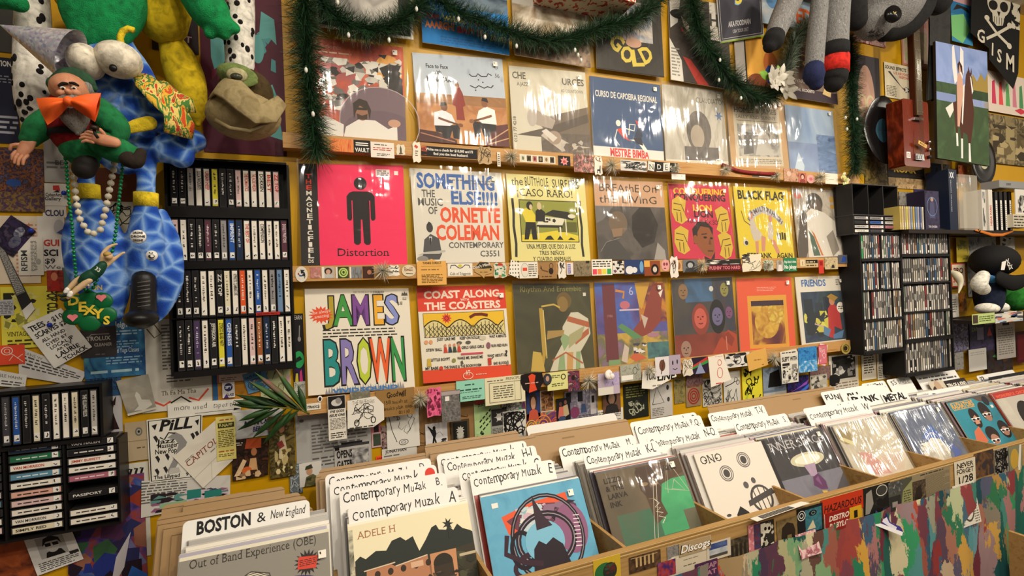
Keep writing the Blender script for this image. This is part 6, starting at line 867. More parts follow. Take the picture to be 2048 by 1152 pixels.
for a in (
 ('dark navy poster with white capitals at the left edge', (-60, 108, 40, 288), 't .75 .9 .06 d8d4d0 B,w.36|TIONS;x .55 .7 .95 .8 3 8a8a9a;x .55 .1 .98 .34 4 a8a8b4', '1e2034', 0),
 ('small painting of crusted red, blue and gold dots', (-70, 290, 90, 424), 'z 0 0 1 1 90 3 4a2024,2a2c48,8a5228,2c181c,4a4a68,6a3024;z 0 0 1 .3 110 5 6a4a44,3a2a4a,8a6a2c,4a3a4a;e .6 .45 .1 .06 2a4a8a', '5a2a24', 2),
 ('grey flyer tucked under the gnome', (86, 275, 140, 366), 'x .1 .3 .9 .5 2 6a6866;t .6 .4 .1 4a4846 b|BE', 'a8a4a0', 0),
 ('white gallery card with red square mark', (86, 366, 136, 412), 'p c83a34 .4 .7 .7 .66 .66 .92 .4 .9;p 2a2a2a .4 .6 .68 .6 .6 .72;t .08 .42 .14 3a3a3c b,al,w.7|CyberArts;t .05 .24 .15 3a3a3c b,al,w.66|Gallery', 'dcd6cc', 1),
 ('white slip with half-hidden blue capitals', (85, 411, 133, 435), 't .1 .12 .5 3a3a5a B,al,w.8|CLOU', 'dcd6cc', 0),
 ('cream paper with red printed columns', (-20, 431, 82, 566), 'x .5 .1 .95 .9 14 c88a70;r .78 .1 .8 .9 c86a54', 'dccbb4', 0),
 ('white poster offering lessons, red and black capitals', (74, 432, 132, 542), 'e .8 .8 .2 .14 b8b4b8;p 4a4a8a .7 .7 .9 .66 .95 .78;t .2 .46 .11 b83a34 B,al,w.6|GUI;t .2 .28 .11 2a2a2c B,al,w.55|SCI;t .22 .14 .09 2a2a2c b,al,w.4|$9;t .22 .04 .07 4a4a4c r,al,w.6|We', 'd8d2ca', 1),
 ('tilted dark nebula photo card', (22, 430, 72, 462, 26, 514, -24, 484), 'z 0 0 1 1 50 3 1c1c30,3a2a50,141420,5a4a6a;Z .6 .7 .16 .18 90 3 8a8aa0,4a4a60,c8c8d0;Z .7 .4 .18 .2 90 5 3a3a58,6a6a80,2a2a3a', '1c1c30', 3),
 ('white ticket printed sideways', (35, 473, 88, 550), 't .35 .1 .12 4a4a4a b,al,R90,w1.1|RFISM;x .5 .1 .75 .9 22 6a6864;e .8 .35 .1 .08 a8a4a0', 'dad4c8', 3),
 ('photo of a red-lit woman', (93, 541, 128, 582), 'z 0 0 1 1 60 3 6a1c18,a83a2a,4a1410;e .45 .7 .2 .2 c87a5a;p a82a20 .2 0 .3 .5 .7 .5 .8 0', '6a1c18', 2),
 ('teal paper edge beside the red-lit woman photo', (124, 535, 140, 590), 'r 0 0 1 1 4a7a84', '4a7a84', 1),
 ('yellow comic flyer with heavy black title', (0, 574, 115, 692), 'm .05 .3 .7 .9 4 40 2a2a20,8a8a3a,c8c060,d8d080;t .84 .92 .13 2a2a20 B,al,R-90,w.62|POP CULT;t .1 .2 .07 2a2a20 s,al,w.8|VINTAGE FASHION;x .1 .04 .9 .16 2 3a3a20', 'd8cc48', 1),
 ('long newsprint strip lying diagonally', (-14, 478, 10, 500, 70, 618, 52, 640), 'r .06 .3 .94 .98 6a6a68;x .1 .32 .9 .96 26 b8b4b0;r 0 .0 1 .12 d8d4cc', '2a2828', 4),
 ('typed white sheet left of the diagonal newsprint strip', (-10, 600, 28, 630), 'x .1 .1 .95 .9 8 5a5a5c', 'b8b8bc', 2),
 ('orange red card with white rose outline', (-30, 693, 50, 727), 'l e8c8b8 .03 .95 .1 .7 .5 .6 .6;o .55 .7 .14 .2 .04 e8c8b8;o .55 .7 .07 .1 .03 e8c8b8;l e8c8b8 .03 .8 .3 .95 .5;l e8c8b8 .03 .7 .45 .6 .2', 'd84a30', 3),
 ('white printed sheet under the handwritten price note', (36, 692, 173, 745, 158, 772, 38, 752), 'x .05 .3 .95 .8 4 4a4848;t .2 .8 .1 6a6a6a s,w.3|PEANS W', 'ccc8c4', 2),
 ('white address card at the left edge', (-30, 735, 54, 751, 50, 776, -30, 770), 't .6 .6 .2 4a4a48 r,w.6|IBLE HAHN;x .4 .1 .95 .45 2 4a4a48', 'dad6d0', 4),
 ('white handwritten note pricing tees and scarves', (44, 652, 122, 616, 184, 694, 109, 737), 't .5 .82 .1 1a1820 b,h.8,w.86|TEES - $10;t .52 .66 .1 1a1820 b,h.8,w.86|SCARVES $20;t .45 .54 .065 1a1820 b,h.8,w.6|ALL HAND;t .45 .44 .065 1a1820 b,h.8,w.55|DYED BY;t .5 .34 .065 1a1820 b,h.8,w.6|LOCAL JP;t .5 .26 .05 1a1820 b,h.8,w.4|ARTIST;t .5 .14 .09 1a1820 b,h.8,w.6|LAURIE;t .6 .02 .08 1a1820 b,h.8,w.6|TCHACK', 'dedad2', 7),
 ('dark grey vacuum cleaner label card', (160, 655, 234, 712), 't .5 .55 .13 b8b0a8 b,w.66|TROLUX;t .62 .36 .1 a8a09a b,w.5|CLEANER;l 8a827c .03 .1 .5 .3 .75 .8 .75;x .4 .06 .7 .14 1 6a6460', '3a3434', 3),
 ('pink and grey scrap behind the vacuum label', (165, 632, 240, 662), 'z 0 0 1 1 50 3 a87a70,8a8684,b89a90', 'a87a70', 1),
 ('blue yoga class flyer', (165, 642, 292, 749), 'z 0 0 1 1 14 3 2a5a88,3a78a0,22487a,4a8a98;t .52 .86 .1 c8d4dc b,al,w.2|leigh;x .5 .72 .95 .82 2 a8c0d0;x .3 .5 .9 .64 3 8ab0c8;t .6 .42 .08 d0dce0 r,w.6|Specialized Yoga Classes;x .35 .22 .95 .36 3 8ab0c8;x .1 .06 .95 .16 1 a8c8d0', '2a5a88', 2),
 ('long cream handwritten letter with drawn border', (278, 640, 425, 812), 'x .3 .44 .95 .95 14 6a6864;x .35 .3 .8 .4 3 5a5856;l 6a5a34 .012 .1 .9 .2 .8 .3 .84 .2 .95;l c84a34 .02 .14 .12 .3 .06 .4 .1;l 2a2620 .016 .4 .08 .55 .14 .7 .06;l c84a34 .02 .66 .12 .8 .08 .95 .2;t .52 .17 .045 5a4a2a s,w.5|Th Fa Ma Tha', 'c9c4b8', 1),
 ('blue and grey flyer with black cat silhouette', (172, 748, 246, 862), 'r 0 .6 1 1 2c4c70;t .5 .8 .11 16203a r,w.8|BARGAINS;t .5 .7 .09 141420 s,w.8|melody nelson;r 0 0 1 .6 a8a4a4;p 2a1614 .1 .05 .12 .3 .3 .42 .5 .5 .62 .58 .78 .48 .72 .36 .8 .2 .9 .04;p 2a1614 .5 .5 .46 .56 .6 .54;p 2a1614 .7 .48 .84 .6 .8 .44', '2c4c70', 1),
 ('cloudy vellum photo of a pale seated cat', (232, 762, 296, 748, 313, 818, 256, 832), 'z 0 0 1 1 16 3 8a857a,a09a8c,7a766c;p c9c6ba .25 .1 .45 .2 .42 .5 .5 .6 .58 .5 .6 .35 .85 .3 .9 .15 .6 .05;r 0 0 1 .06 c9c3b4', '948e82', 4),
 ('square brown cardboard with metal eyelet', (249, 846, 298, 918), 'r 0 .5 1 .52 8a7a60;e .6 .74 .16 .11 6a665e;e .6 .74 .1 .07 9a968c;e .6 .74 .05 .035 1a1816;x .5 .3 .9 .36 1 5a4a34', 'ab997c', 2),
 ('band flyer with dripping banana drawing and block title', (293, 840, 405, 827, 402, 955, 300, 966), 'r .02 .02 .98 .98 1c1a1a;r .04 .03 .96 .97 d8d4c8;t .5 .8 .16 1c1a1a B,i,w.6|PiLL;p 1c1a1a .08 .9 .14 .82 .18 .92;p 1c1a1a .86 .9 .92 .82 .94 .92;t .17 .6 .07 1c1a1a b,h.3,al,w.32|Jazz;t .17 .53 .07 1c1a1a b,h.3,al,w.42|Massagers;t .12 .44 .075 1c1a1a b,h.3,al,w.46|New Pope;p 8a8886 .35 .68 .5 .76 .62 .7 .72 .58 .64 .4 .5 .2 .36 .1 .34 .16 .5 .4 .56 .56 .5 .64;l 2a2828 .02 .22 .7 .3 .66 .38 .76 .5 .74;p b8b4ac .34 .1 .6 .12 .56 .2 .4 .2;'
  + ';'.join(f'p 2a2828 {x} {y} {x+.06} {y-.1} {x+.09} {y-.04} {x+.05} {y+.02}' for x, y in ((.1, .72), (.12, .4), (.3, .42), (.1, .2), (.26, .22), (.78, .7), (.86, .72))) + ';t .5 .05 .055 1c1a1a b,w.84|The Lilypad · 9 pm', 'd8d4c8', 4),
 ('crumpled cream folded paper with red slanted serif capitals', (346, 914, 436, 836, 466, 920, 406, 976), 't .45 .58 .13 8a3a2c s,R-1,w.76|CAPITOL;x .1 .7 .3 .76 2 6a645c;x .6 .48 .85 .54 1 8a847a;l b8b2a4 .012 .0 .3 1 .34;l b8b2a4 .01 .3 .0 .5 .3', 'dcd5c6', 6),
 ('pale yellow concert card left of the fireside photo', (431, 835, 473, 917), 'r .1 .74 .95 .86 3a3a24;t .52 .77 .07 c8c070 B,h,w.7|KNAPP;x .1 .3 .9 .7 10 5a5430;x .1 .18 .9 .24 1 a85a30;x .1 .08 .9 .16 2 5a4a2a;x .2 .9 .9 .96 1 a8503a', 'dccf78', 7),
 ('white strip handwritten about more used tapes', (335, 808, 487, 797, 480, 824, 336, 838), 't .3 .5 .36 1c1a1a n,h,w.44|more used;t .78 .5 .36 1c1a1a n,h,w.36|tapes this;l 1c1a1a .03 .36 .2 .94 .26;p 1c1a1a .9 .36 1 .26 .9 .16', 'd8d4ca', 3),
 ('pale pink stub with a barcode', (433, 737, 499, 760), 'B .24 .5 .72 .9 4 3a3432;x .12 .1 .6 .36 2 8a6a64;r 0 0 .06 1 c86a60;r .94 0 1 1 c86a60', 'dcc4b8', 3),
 ('white sticker lettered spy glass in a blue circle', (444, 765, 470, 794), 'e .5 .66 .34 .26 2a2a54;t .5 .58 .16 d8d4d8 B,w.5|SPY;t .6 .1 .16 2a2a54 B,w.64|GLASS;p 4a2a7a .1 .0 .5 .0 .3 .24', 'd0ccc8', 4),
 ('blue square sleeve with a planet disc, tilted', (484, 750, 530, 737, 541, 776, 497, 788), 't .45 .74 .14 1c2440 b,h,w.7,R6|FACE PLANT;Z .5 .36 .36 .24 90 3 3a8a5a,2a5a8a,c8b84a;o .5 .36 .4 .28 .03 2a3a5a', '5a8ab4', 4),
 ('pale green child drawing of storm cloud over a house', (519, 726, 583, 806), 'l 5a5440 .01 .2 .66 .3 .9 .5 .95 .7 .88 .78 .68;l 5a5440 .01 .4 .6 .5 .8 .46 .7 .6 .86;o .3 .3 .12 .08 .008 5a5440;o .6 .2 .12 .08 .008 5a5440;q .1 .1 .9 .5 6 20 .008 5a5440;r .85 .5 .98 .66 c8a0a0', 'b4b88c', 2),
 ('orange brown map with black tree branches', (424, 727, 522, 800), 'z 0 0 1 1 24 3 a8701c,b87c24,98641c;l 2a1c10 .02 0 .6 .3 .5 .5 .7 .9 .6;l 2a1c10 .02 .3 .5 .4 .2;l 2a1c10 .02 .5 .7 .6 .95;r 0 0 .1 1 2a5a8a', 'a8701c', 0),
 ('tall black and green bookmark with power lettering', (583, 628, 612, 796), 'r 0 .58 1 1 1c1a1c;t .5 .93 .05 c8c4bc r,w.8|LEARN;e .6 .7 .14 .03 8a8684;l 8a8684 .01 .6 .72 .66 .86;e .5 .46 .46 .1 2a9a54;p 16241c .2 .42 .8 .46 .6 .5 .3 .48;r 0 .2 1 .36 2a1c3a;p c83a7a .5 .2 .56 .32 .7 .34 .8 .2;p c8b83a .1 .2 .2 .3 .36 .3 .4 .2;r 0 .0 1 .2 b8b8a8;t .5 .13 .06 5a5a54 r,w.9|Power;x .2 .03 .8 .1 3 6a6a64', '1c1a1c', 2),
 ('white crumpled cloth lettered in blue', (464, 822, 566, 812, 562, 866, 470, 880), 't .45 .44 .14 2a2a5a b,h,i,w.5|MANUS;t .6 .2 .16 34346a B,i,w.44|BERKELEY;z 0 .6 1 1 14 3 c4c4c4,d0d0ce,b4b6b8', 'c4c4c4', 2),
 ('dark fireside photo of people in pale robes', (463, 880, 537, 875, 536, 950, 465, 962), 'z 0 0 1 1 50 3 1c1410,3a2418,120e0c,5a3420;p c89a6a .4 .05 .5 .5 .66 .5 .72 .1;p d8b890 .05 .1 .3 .5 .4 .45 .2 .1;p b8502a .35 .75 .4 1 .8 1 .8 .75;e .4 .2 .14 .1 c8602a;e .6 .66 .08 .1 b87a50;m .1 .0 .9 .2 3 14 8a6a4a,c8a880,3a2418;x .05 .84 .3 .94 2 c8c0b4', '1c1410', 5),
 ('photo of a woman in long pale patterned dress', (536, 834, 592, 950), 'z 0 0 1 1 40 3 3a3018,6a5a2c,2a2412,8a7a44;p c8b898 .36 .3 .42 .66 .6 .68 .74 .3;m .2 .05 .9 .45 7 40 3a3018,b8a470,6a5424,d0c090;e .5 .8 .12 .08 9a6a4a;p 8a3a34 .3 .56 .5 .6 .6 .5 .4 .46', '3a3018', 4),
 ('collage strip of sliced magazine lines', (283, 962, 461, 950, 460, 1000, 282, 1036), 'x 0 .35 .5 .98 8 5a5856;m .1 .05 .98 .6 4 50 2a2024,8a5a7a,5a8a84,c8b4c0,3a3a5a;r .5 .3 .66 .6 2a7a70;r .7 .25 .9 .5 2a7a70;r .2 .15 .5 .3 8ab08a', 'c8c4bc', 3),
 ('black and white maze pattern strip', (240, 930, 303, 1110), ';'.join(f'l 1c1a1a .02 {.1+.2*i} {.05+.1*j} {.2+.2*i} {.14+.1*j} {.1+.2*i} {.14+.1*j}' for i in range(4) for j in range(9)), 'c8c4b8', 0),
 ('bright abstract painting of overlapping blue, violet and red petals', (130, 968, 296, 1170), 'z 0 0 1 1 18 3 2a2448,4a3a7a,8a3a2c,2a4a8a,6a6a8a;m .0 .0 1 1 4 34 22307a,3a2a68,8a3424,34583a,6a6a98,221826,8a5a48,2a2c58,4a2a4a;p b8b4b8 .5 .0 .6 .3 .8 .5 .7 .2;p 2a5aa8 .66 .0 .8 .2 1 .1 1 0', '2a2448', 1),
 ('orange and brown painting cut by the lower left corner', (-60, 1055, 75, 1180), 'z 0 0 1 1 16 3 8a3a1c,a8542a,5a2a1c,b8702c', '8a3a1c', 0),
 ('white flyer with portrait of a man in dark glasses', (43, 1068, 139, 1050, 167, 1118, 75, 1152), 't .3 .86 .1 1c1a1a b,w.5|DEEP THOU;r .2 .32 .78 .82 a8a6a4;p 1c1a1a .3 .32 .34 .44 .5 .5 .66 .46 .72 .32;e .5 .6 .15 .18 b8b4b0;p 1c1a1a .3 .6 .36 .78 .52 .84 .68 .76 .7 .6 .64 .7 .4 .7;r .36 .58 .48 .66 1c1a1a;r .52 .58 .64 .66 1c1a1a;x .1 .04 .95 .26 5 4a4846;r .78 .24 .98 .32 2a2828', 'd8d6d2', 4),
 ('brown picture edge behind the blue scaled plush', (188, 335, 300, 470), 'r 0 .5 1 1 6a3418;r .0 .0 .7 .5 c4bca8;q .05 .05 .65 .48 4 40 .014 2a2a2a', '8a4a20', 0),
 ('maroon poster with turquoise ragged figures', (396, -30, 574, 313), 'r .02 .02 .98 .98 4e1c2c;m .12 .12 .9 .8 7 44 4a8a8c,5a9a98,4e1c2c,4e1c2c,6a2438;p 5a9a98 .7 .72 .74 .9 .9 .86 .92 .7 .84 .74;e .68 .66 .08 .09 5a9a98;p 5a9a98 .15 .6 .3 .7 .4 .66 .3 .55;p 5a9a98 .3 .1 .36 .2 .44 .12;p 5a9a98 .8 .12 .92 .24 .96 .1', '4e1c2c', 0),
 ('black poster top beside the maroon poster', (300, -20, 398, 110), 'r 0 0 1 1 2a2024;t .7 .2 .1 a88a84 b,h|AT', '2a2024', 0),
 ('blue poster strip far up at the left edge', (-60, -60, 60, 110), 'r 0 0 1 1 3a3834;r .3 .0 .45 1 8a7a5a', '3a3834', 0)):
    scrap(a[0], a[1], a[2], a[3], y=.0222, lay=a[4], name='poster' if 'poster' in a[0] else 'paper', cat='poster' if 'poster' in a[0] else 'paper', group=GC)
for lb, px in (('blue push pin holding the handwritten price note', (99, 650)), ('blue push pin on the white gallery card', (128, 386)), ('blue push pin on the nebula card', (62, 461))):
    c = W(*px, .008); mb = MB(); mb.ball(c, (.006, .005, .006), paint('2438a8', .25), 12, 8); mb.tube([c+V((0, .003, 0)), c+V((0, .0125, 0))], .0014, paint('8a8a8a', .3, 1), 6); tag(mb.build('push_pin'), lb, 'push pin', 'blue push pins')
# ---------------------------------------------------------------- right end of the wall: towers, shelves, guitar, posters
YT = -.075
cdpal = [('8a8680', 'grey'), ('c9c3b8', 'light grey'), ('4a4646', 'charcoal'), ('b8b0a0', 'stone'), ('dcd4c4', 'ivory'), ('6a6460', 'smoke grey'), ('8a3a3c', 'red'), ('3a5a7a', 'blue'), ('a8845a', 'tan'), ('5a5668', 'slate'), ('7a8a7a', 'sage'), ('a89a98', 'dusty'), ('2a2828', 'black'), ('3a9a5a', 'green'), ('4a8ab0', 'sky blue')]
CDP = {}
def cd_case(x, z, w, h, k, label):
    if k not in CDP:
        mb = MB(); mb.box((0, .0008, 0), (.0100, .07, .1245), paint('3a3838', .1, 0, .7)); mb.box((.0016, 0, .004), (.0086, .0012, .1205), paint(cdpal[k][0], .25))
        if k % 2 == 0: mb.box((.002, -.0004, .010), (.008, .0006, .022), paint('e6e2da'))
        mb.box((.003, -.0003, .05+.004*(k % 4)), (.0072, .0006, .075+.006*(k % 5)), paint('2a2828' if cdpal[k][0] > '8' else 'c9c4bc'))
        o = mb.build('compact_disc_case', base=(0, 0, 0)); CDP[k] = o
    else: o = CDP[k].copy(); C.objects.link(o)
    o.location = (x, YT, z); o.scale = (w/.01, 1, h/.1245); tag(o, label, 'CD case', 'CD cases in the two black towers')
ROWS_L = [(1721, 469, 1800, 517), (1725, 525, 1800, 578), (1726, 582, 1804, 637), (1727, 641, 1806, 695)]
ROWS_R = [(1802, 461, 1896, 508), (1803.5, 516, 1898, 562), (1805, 571, 1900, 620), (1807, 626, 1902, 676), (1809.5, 681, 1904, 734)]
RN = ['top', 'second', 'third', 'fourth', 'bottom']
def tower(rows, nm, label, first, n):
    rnd = random.Random(n+7); Q = [quad(r, YT) for r in rows]
    x0 = min(q[0].x for q in Q)-.004; x1 = max(q[1].x for q in Q)+.004; zt = Q[0][0].z+.012; zb = Q[-1][2].z-.014
    o = empty('media_tower', V(((x0+x1)/2, .02, zb)), label, 'CD rack', 'black CD towers')
    mb = MB(); mb.box((x0, .012, zb), (x1, .022, zt), TOWER); mb.build('back_board', o)
    for x in (x0-.008, x1): mb = MB(); mb.box((x, YT-.004, zb), (x+.008, .022, zt), TOWER); mb.build('side_panel', o)
    mb = MB(); mb.box((x0, YT-.006, zt-.006), (x1, .022, zt), TOWER); mb.build('top_board', o)
    for i, q in enumerate(Q):
        lo = Q[i+1][0].z+.004 if i < len(Q)-1 else zb
        mb = MB(); mb.box((x0, YT-.006, lo), (x1, .022, q[2].z-.001), TOWER); mb.build('shelf', o)
        c = q[0].x; e = q[1].x; k = 0; m = n
        while k < m:
            w = (e-c)/m; kk = first if (k == 0 and i == 0 and first is not None) else rnd.choice([0, 0, 1, 1, 1, 2, 3, 3, 4, 4, 5, 5, 6, 7, 8, 9, 10, 11, 12])
            if rnd.random() > .04 or k < 2:
                cd_case(c+w*k+.0008, q[2].z, w*.86, (q[0].z-q[2].z)*rnd.uniform(.965, 1), kk, f'{cdpal[kk][1]} CD case, {ORD[k]} from left, {RN[i]} row, {nm} black tower')
            k += 1
    return o, x0, x1, zt, zb
tl = tower(ROWS_L, 'left', 'shorter black tower of CDs, left of the pair', 13, 19)
tr_ = tower(ROWS_R, 'right', 'taller black tower of CDs, right of the pair', None, 22)
# open black tape tray on top of the left tower
q = quad((1704, 368, 1798, 466), YT); o = empty('tape_tray', V(((q[0].x+q[1].x)/2, -.02, q[2].z-.01)), 'open black three-column tape tray, mostly empty, above the left tower', 'rack')
mb = MB(); mb.box((q[0].x, .0, q[2].z), (q[1].x, .012, q[0].z), BLK); mb.build('back_board', o)
for i in range(4): x = q[0].x+(q[1].x-q[0].x)*i/3; mb = MB(); mb.box((x-.0015, YT, q[2].z-.006), (x+.0015, .0, q[0].z), paint('2a2828', .4)); mb.build('rib', o)
for z in (q[0].z, q[2].z-.008, q[2].z+(q[0].z-q[2].z)*.36): mb = MB(); mb.box((q[0].x-.003, YT-.001, z), (q[1].x+.003, .012, z+.004), paint('3a3838', .4)); mb.build('shelf', o)
zz = q[2].z; hh = (q[0].z-q[2].z)*.36
for r_ in range(4):
    for c_ in range(3):
        x = q[0].x+(q[1].x-q[0].x)*c_/3+.004; wd = (q[1].x-q[0].x)/3-.008; z = zz+hh*r_/4
        ck = (('w', 'd', None), ('l', 'p', 'm'), ('k', 'b', 'l'), ('g', 'g', 'g'))[r_][c_]
        if ck: cassette([V((x, YT, z+hh*.2)), V((x+wd, YT, z+hh*.2)), V((x+wd, YT, z)), V((x, YT, z))], paint(CCOL[ck], .3), '', '2a2626', f'{CN[ck]} cassette lying in {("left", "middle", "right")[c_]} column, {("bottom", "second", "third", "top")[r_]} layer of the black tray', 'cassettes in the black tape tray', .06, False, random.Random(r_*3+c_))
# shelves
P1 = W(1890, 460, -.11); P2 = W(1980, 634, -.09)
for lb, x0, y0, z in (('upper dark plank shelf holding books and video boxes at the right', tr_[1]-.01, -.12, P1.z), ('lower dark plank shelf holding the capped plush at the right', W(1915, 636, -.09).x, -.2, P2.z)):
    mb = MB(); mb.box((x0, y0, z-.018), (4.7, .024, z), paint('241c18', .5)); tag(mb.build('plank_shelf'), lb, 'shelf')
def boxy(label, px, art, bg, y=-.1, depth=.08, name='book', cat='book', group='things on the upper right shelf', edge=None, zb=None):
    q = quad(px, y)
    if zb is not None: q[2].z = q[3].z = zb
    mb = MB(); mb.slab(q, depth, bg if not isinstance(bg, str) else paint(bg, .35), edge); Panel(mb, q).draw(art); return tag(mb.build(name), label, cat, group)
z1 = P1.z+.0005
bk = ['c8b060', 'd8c488', 'b8a48c', 'd8cc6a', 'c8b098', '8a9ab0', 'c8a84a', '6a86b0', 'a8a4b0', '4a5a8a', 'c8c0b0']
for i, c in enumerate(bk):
    x = 1799+4.5*i; boxy(f'thin {("yellow", "cream", "beige", "lemon", "tan", "grey blue", "gold", "blue", "lilac", "navy", "ivory")[i]} book, {ORD[i]} from left beside the dark boxed film', (x, 412+.2*i, x+4.2, 457), f'r .3 .1 .7 .3 e6e0d4;x .3 .4 .7 .9 9 4a4640', c, zb=z1, y=-.105)
boxy('dark film box with a glowing standing figure', (1848.5, 381, 1880, 457), 'z 0 0 1 1 30 3 2a2438,3a3450,1c1828;e .5 .78 .1 .06 a88a7a;p 4a4a6a .3 .3 .36 .7 .5 .74 .64 .7 .7 .3;o .5 .6 .35 .24 .015 6a86b0;t .5 .06 .05 c8c4c0 b,w.6|THE CHOSEN', '2a2438', zb=z1, name='film_box', cat='box')
boxy('tall dark navy book with white lettered spine', (1896, 338, 1917, 457), 't .4 .86 .09 d8dce0 B,w.5|XX;t .3 .3 .02 a8b0c0 b,al,R90,w2.4|GRAPHIC NOVEL', '1c2438', zb=z1, depth=.1)
boxy('small photo card of fur above the thin books', (1797, 383, 1828, 412), 'z 0 0 1 1 60 3 2a2826,8a857c,4a4642', '4a4642', y=-.02, depth=.003, name='photo_card', cat='card')
boxy('deep blue card behind the dark film box', (1828, 378, 1850, 412), 'z 0 0 1 1 30 3 1c1c3a,2a2450,141428', '1c1c3a', y=-.02, depth=.003, name='photo_card', cat='card')
for i, (x, wd, c, t) in enumerate(((1962.5, 11, 'cfcac0', ''), (1976, 11, 'd8d0c4', 'r'))): boxy(('white boxed volume with small grey pictures', 'white boxed volume with red spine lettering')[i], (x, 379, x+wd, 456), ('m .2 .05 .8 .95 4 14 4a4a4a,8a8a8a' if not t else 't .7 .12 .07 b83a34 b,al,R90,w3|NEAR PARIS'), c, zb=z1)
for i in range(4): x = 1989+9.3*i; boxy(f'black video box with long white label, {ORD[i]} from left on the upper shelf', (x, 383, x+8.4, 455), 'r .2 .03 .8 .78 e0dcd4;x .3 .1 .7 .7 12 8a8680', '161414', zb=z1, name='video_box', cat='box', group='black video boxes')
boxy('grey label printer box at the right edge', (1998, 360, 2060, 380), 't .3 .4 .3 3a3a3a b|SONY;r .0 .0 1 .1 5a5a5a', '8a8a88', y=-.12, depth=.08, name='grey_box', cat='box')
boxy('white printed card leaning at the right edge of the upper shelf', (2030, 378, 2062, 456), 'm .15 .4 .85 .85 3 24 2a2a28,8a8680;x .15 .1 .85 .35 3 3a3836', 'd8d2c8', y=-.12, depth=.004, name='photo_card', cat='card')
boxy('small stack of cream tape boxes at the right edge', (2026, 428, 2060, 455), 'x .05 .05 .95 .95 4 4a4640', 'c9bfa8', y=-.125, depth=.05, name='tape_box', cat='box')
mb = MB(); q = quad((1916, 348, 1958, 457), -.1); mb.slab(q, .05, filmmat(5, .25, .35)); tag(mb.build('plastic_bag'), 'crumpled clear plastic bag on the upper shelf beside the navy book', 'bag')
mb = MB(); c0 = [W(*p, -.125) for p in ((1950, 460), (1965, 464), (1985, 470), (2005, 470), (2026, 463))]; mb.tube(c0, [.004, .007, .009, .008, .004], paint('c87028', .4), 8, .3); mb.ball(W(1958, 461, -.125), .008, paint('8a6a3a', .3, 1), 10, 6); tag(mb.build('leather_strap'), 'orange leather key strap on the edge of the upper shelf', 'strap')
